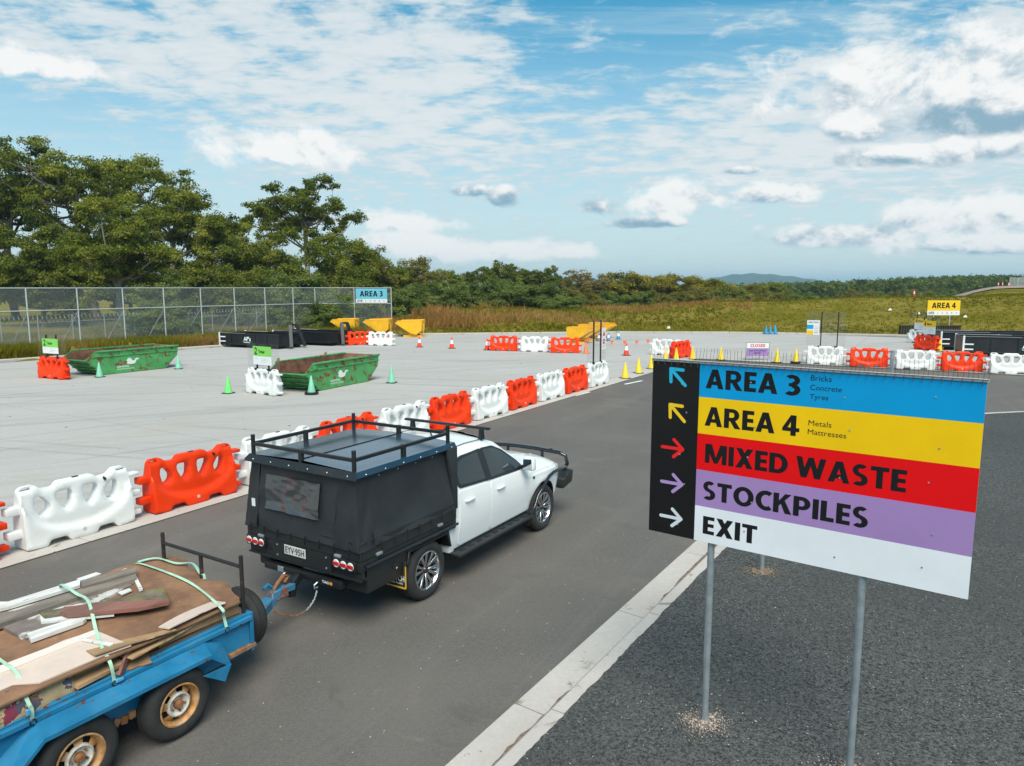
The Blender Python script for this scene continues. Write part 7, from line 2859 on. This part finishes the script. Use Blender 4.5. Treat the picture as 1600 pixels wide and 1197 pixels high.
# CLOSED board standing on the concrete
p = g(1183, 563)
cb = thing('closed_board', 'lilac and white CLOSED board in a wire frame above the big sign', 'sign', (p[0], p[1], .021), -.03)
sW = 34 * p[1] / FPX * 1.0
WIREF = mk('frame_wire', (.16, .15, .14), .5)
b = MB()
b.tube([(-sW / 2 - .04, .02, .0), (-sW / 2 - .04, 0, .98), (sW / 2 + .04, 0, .98), (sW / 2 + .06, .02, .0)], .012, 6)
b.build('wire_frame', WIREF, cb)
for x in (-.4, .25):
    b = MB()
    b.tube([(x - .2, .3, 0), (x, .02, .3), (x + .3, -.05, 0)], .012, 5)
    b.build('wire_foot', WIREF, cb)
b = MB()
b.span((-sW / 2, -.02, .66), (sW / 2, -.008, .95))
b.build('upper_panel', WHITE_P, cb)
b = MB()
b.span((-sW / 2, -.02, .22), (sW / 2, -.008, .655))
b.build('lower_panel', mk('lilac_print', (.34, .20, .46), .5), cb)
block_text('CLOSED', (-sW * .34, -.022, .72), (1, 0, 0), (0, 0, 1), sW * .68, .17, RED_P, cb)
lettering('NO STOCKPILE', (-sW * .38, -.022, .48), (1, 0, 0), (0, 0, 1), sW * .76, .08, INK, cb, .02)
lettering('ENTRY', (-sW * .16, -.022, .34), (1, 0, 0), (0, 0, 1), sW * .32, .08, INK, cb, .02)

# orange bunting flags along a low cord
q0, q1 = Vector(g(905, 540)), Vector(g(1030, 541))
bt = thing('bunting', 'low cord of small orange flags strung behind the red and white cone', 'bunting', (q0.x, q0.y, 0), math.atan2((q1 - q0).y, (q1 - q0).x))
Lb = (q1 - q0).length
b = MB()
b.tube([(0, 0, .62), (Lb * .25, 0, .45), (Lb * .5, 0, .40), (Lb * .75, 0, .45), (Lb, 0, .55)], .006, 4)
b.build('cord', mk('bunting_cord', (.25, .22, .2), .8), bt)
for k, f in enumerate((.12, .27, .41, .57, .72, .86, .97)):
    b = MB()
    z = .62 - .9 * f * (1 - f) - .06 * f
    b.add([(Lb * f - .14, 0, z), (Lb * f + .16, .0, z), (Lb * f - .02, .02, z - .30), (Lb * f - .14, .004, z), (Lb * f + .16, .004, z), (Lb * f - .02, .024, z - .30)], [(0, 1, 2), (5, 4, 3)])
    b.build('flag', mk('bunting_orange', (.80, .16, .06), .6), bt)

# ------------------------------------------------------------------ far right: gravel pad, its mesh fence and markers
px_, py_ = at_depth(1545, 138)
gm = ground_mat('gravel_pad', [(.30, .23, .18), (.36, .28, .22), (.26, .20, .155), (.33, .25, .2)], fine=3, blot=.2, rough=.95, bump=.3)
V, Q = [], []
nx, ny = 30, 12
for i in range(nx + 1):
    for j in range(ny + 1):
        a_ = -1 + 2 * i / nx
        x = 108 + 42 * a_
        y = 131 + (j / ny - .5) * 26 * (1 - .25 * a_ * a_)
        V.append((x, y, gh(x, y) + .10))
for i in range(nx):
    for j in range(ny):
        Q.append((i * (ny + 1) + j, (i + 1) * (ny + 1) + j, (i + 1) * (ny + 1) + j + 1, i * (ny + 1) + j + 1))
me = from_np('gravel_pad', np.array(V), np.array(Q), gm)
tag(link('gravel_pad', me), kind='structure')
pf = thing('panel_fence', 'grey mesh panel fence on the gravel rise at the right edge of the photo', 'fence')
fx = [at_depth(px, 140)[0] for px in (1577, 1590, 1603, 1616, 1630, 1644)]
for k, x in enumerate(fx):
    z0 = gh(x, 140)
    b = MB()
    b.cyl((x, 140, z0), (x, 140, z0 + 1.9), .05, 6)
    b.build('post', FST, pf)
    if k < len(fx) - 1:
        z1 = gh(fx[k + 1], 140)
        uv_plane('mesh_panel', fx[k + 1] - x, 1.8, wire_mat('panel_wire', 6.0, .28, (.45, .47, .47)), pf, (x, 140, z0 + .05))
        b = MB()
        b.cyl((x, 140, z0 + 1.85), (fx[k + 1], 140, z1 + 1.85), .04, 6)
        b.build('rail', FST, pf)
for (px, py, Y, lab) in ((1559.5, 447, 138, 'orange and white bollard on the gravel rise, left of two'), (1566, 447, 138, 'orange and white bollard on the gravel rise, right of two'),
                         (1575.5, 447, 139, 'red cone-shaped marker beside the mesh fence on the gravel rise'), (1429, 477, 84, 'red and white bollard alone in the meadow left of the AREA 4 board')):
    x, y = at_depth(px, Y)
    z0 = gh(x, y)
    t = thing('bollard', lab, 'bollard', (x, y, z0), 0, 'far markers in the grass')
    b = MB()
    b.cyl((0, 0, 0), (0, 0, .45), .11, 10, .10)
    b.build('lower_sleeve', redc, t, smooth=40)
    b = MB()
    b.cyl((0, 0, .45), (0, 0, .75), .10, 10, .095)
    b.build('white_sleeve', wcol, t, smooth=40)
    b = MB()
    b.cyl((0, 0, .75), (0, 0, 1.0), .095, 10, .085)
    b.build('cap', redc, t, smooth=40)
# drain grate wall under the Area 4 board
p = g(1465, 530)
dg_ = thing('drain_headwall', 'low dark slatted headwall in the bank below the AREA 4 board', 'headwall', (p[0] - 1.0, p[1] + 3.5, gh(p[0], p[1] + 3.5)))
b = MB()
b.span((-.1, .06, -.3), (5.0, .2, .72))
b.build('back_panel', mk('dark_headwall', (.035, .03, .022), .9), dg_)
for k in range(25):
    b = MB()
    b.box((k * .2, 0, .3), (.05, .06, .85))
    b.build('slat', mk('slat_brown', (.09, .075, .045), .9), dg_)
b = MB()
b.span((-.12, -.05, .70), (5.02, .22, .78))
b.build('top_beam', mk('dark_headwall', (.035, .03, .022), .9), dg_)
# scraps in the grass and on the concrete
SCR = mk('pale_scrap', (.70, .68, .66), .8)
for i, (px, py, lab) in enumerate(((1046, 498, 'white scrap of plastic in the grass above the big sign'), (1438, 488, 'white scrap of plastic in the meadow left of the AREA 4 board'), (1393, 492, 'pale scrap in the meadow above the red barrier row'), (1512, 508, 'white scrap in the grass above the far black bins'), (683, 515, 'pale scrap in the grass right of the yellow bins'))):
    x, y = at_depth(px, 66 + 3 * (i % 3))
    z = gh(x, y)
    b = MB()
    b.add([(-.16, 0, 0), (.15, -.08, .02), (.20, .09, .16), (-.10, .12, .10), (.02, .03, .24)], [(0, 1, 4), (1, 2, 4), (2, 3, 4), (3, 0, 4)])
    tag(b.build('litter', SCR, loc=(x, y, z + .12)), lab, 'litter', 'scraps in the grass')

# dry leaves and grit blown over the sealed ground
def flecks(name, n, box, smin, smax, mat, seed, z):
    rg = np.random.default_rng(seed)
    P = np.stack([rg.uniform(box[0], box[1], n), rg.uniform(box[2], box[3], n), np.full(n, z)], 1)
    W = np.array([ab(p[0], p[1], p[2]) for p in P])
    s = rg.uniform(smin, smax, n)
    a = rg.uniform(0, 2 * PI, n)
    d1 = np.stack([np.cos(a), np.sin(a), np.zeros(n)], 1) * s[:, None]
    d2 = np.stack([-np.sin(a), np.cos(a), np.zeros(n)], 1) * (s * rg.uniform(.3, .7, n))[:, None]
    up = np.stack([np.zeros(n), np.zeros(n), rg.uniform(.1, .5, n) * s], 1)
    V = np.stack([W - d1 + up, W + d2, W + d1 + up, W - d2], 1).reshape(-1, 3)
    me = from_np(name, V, np.arange(4 * n).reshape(n, 4), mat)
    tag(link(name, me), kind='stuff')
DRY = mk('dry_leaf', (.30, .19, .09), .9, var=.5, vscale=30)
GRIT = mk('pale_grit', (.50, .47, .42), .9, var=.4, vscale=30)
flecks('leaf_litter', 90, (2, 34, 3.3, 11.0), .012, .030, DRY, 5, .004)
flecks('grit', 260, (2, 26, 3.3, 11.2), .005, .012, GRIT, 6, .004)
flecks('leaf_litter', 140, (4, 30, -8, 2.0), .008, .02, GRIT, 8, .108)
flecks('yard_litter', 160, (4, 50, 13, 40), .02, .06, mk('dark_litter', (.10, .085, .07), .9, var=.4, vscale=20), 7, .023)

# ------------------------------------------------------------------ air
def haze():
    m = bpy.data.materials.new('haze')
    m.use_nodes = True
    t = NT(m.node_tree)
    t.n.clear()
    out = t.new('ShaderNodeOutputMaterial')
    v = t.new('ShaderNodeVolumePrincipled')
    v.inputs['Color'].default_value = (.50, .80, 1.0, 1)
    v.inputs['Density'].default_value = .0002
    v.inputs['Anisotropy'].default_value = .1
    t.l.new(v.outputs[0], out.inputs['Volume'])
    b = MB()
    b.span((-7600, -7600, -12), (7600, 7600, 90))
    o = b.build('haze', m)
    tag(o, kind='stuff')
HAZE = True
if HAZE:
    haze()
for _o in bpy.data.objects:
    if '_used' in _o:
        del _o['_used']
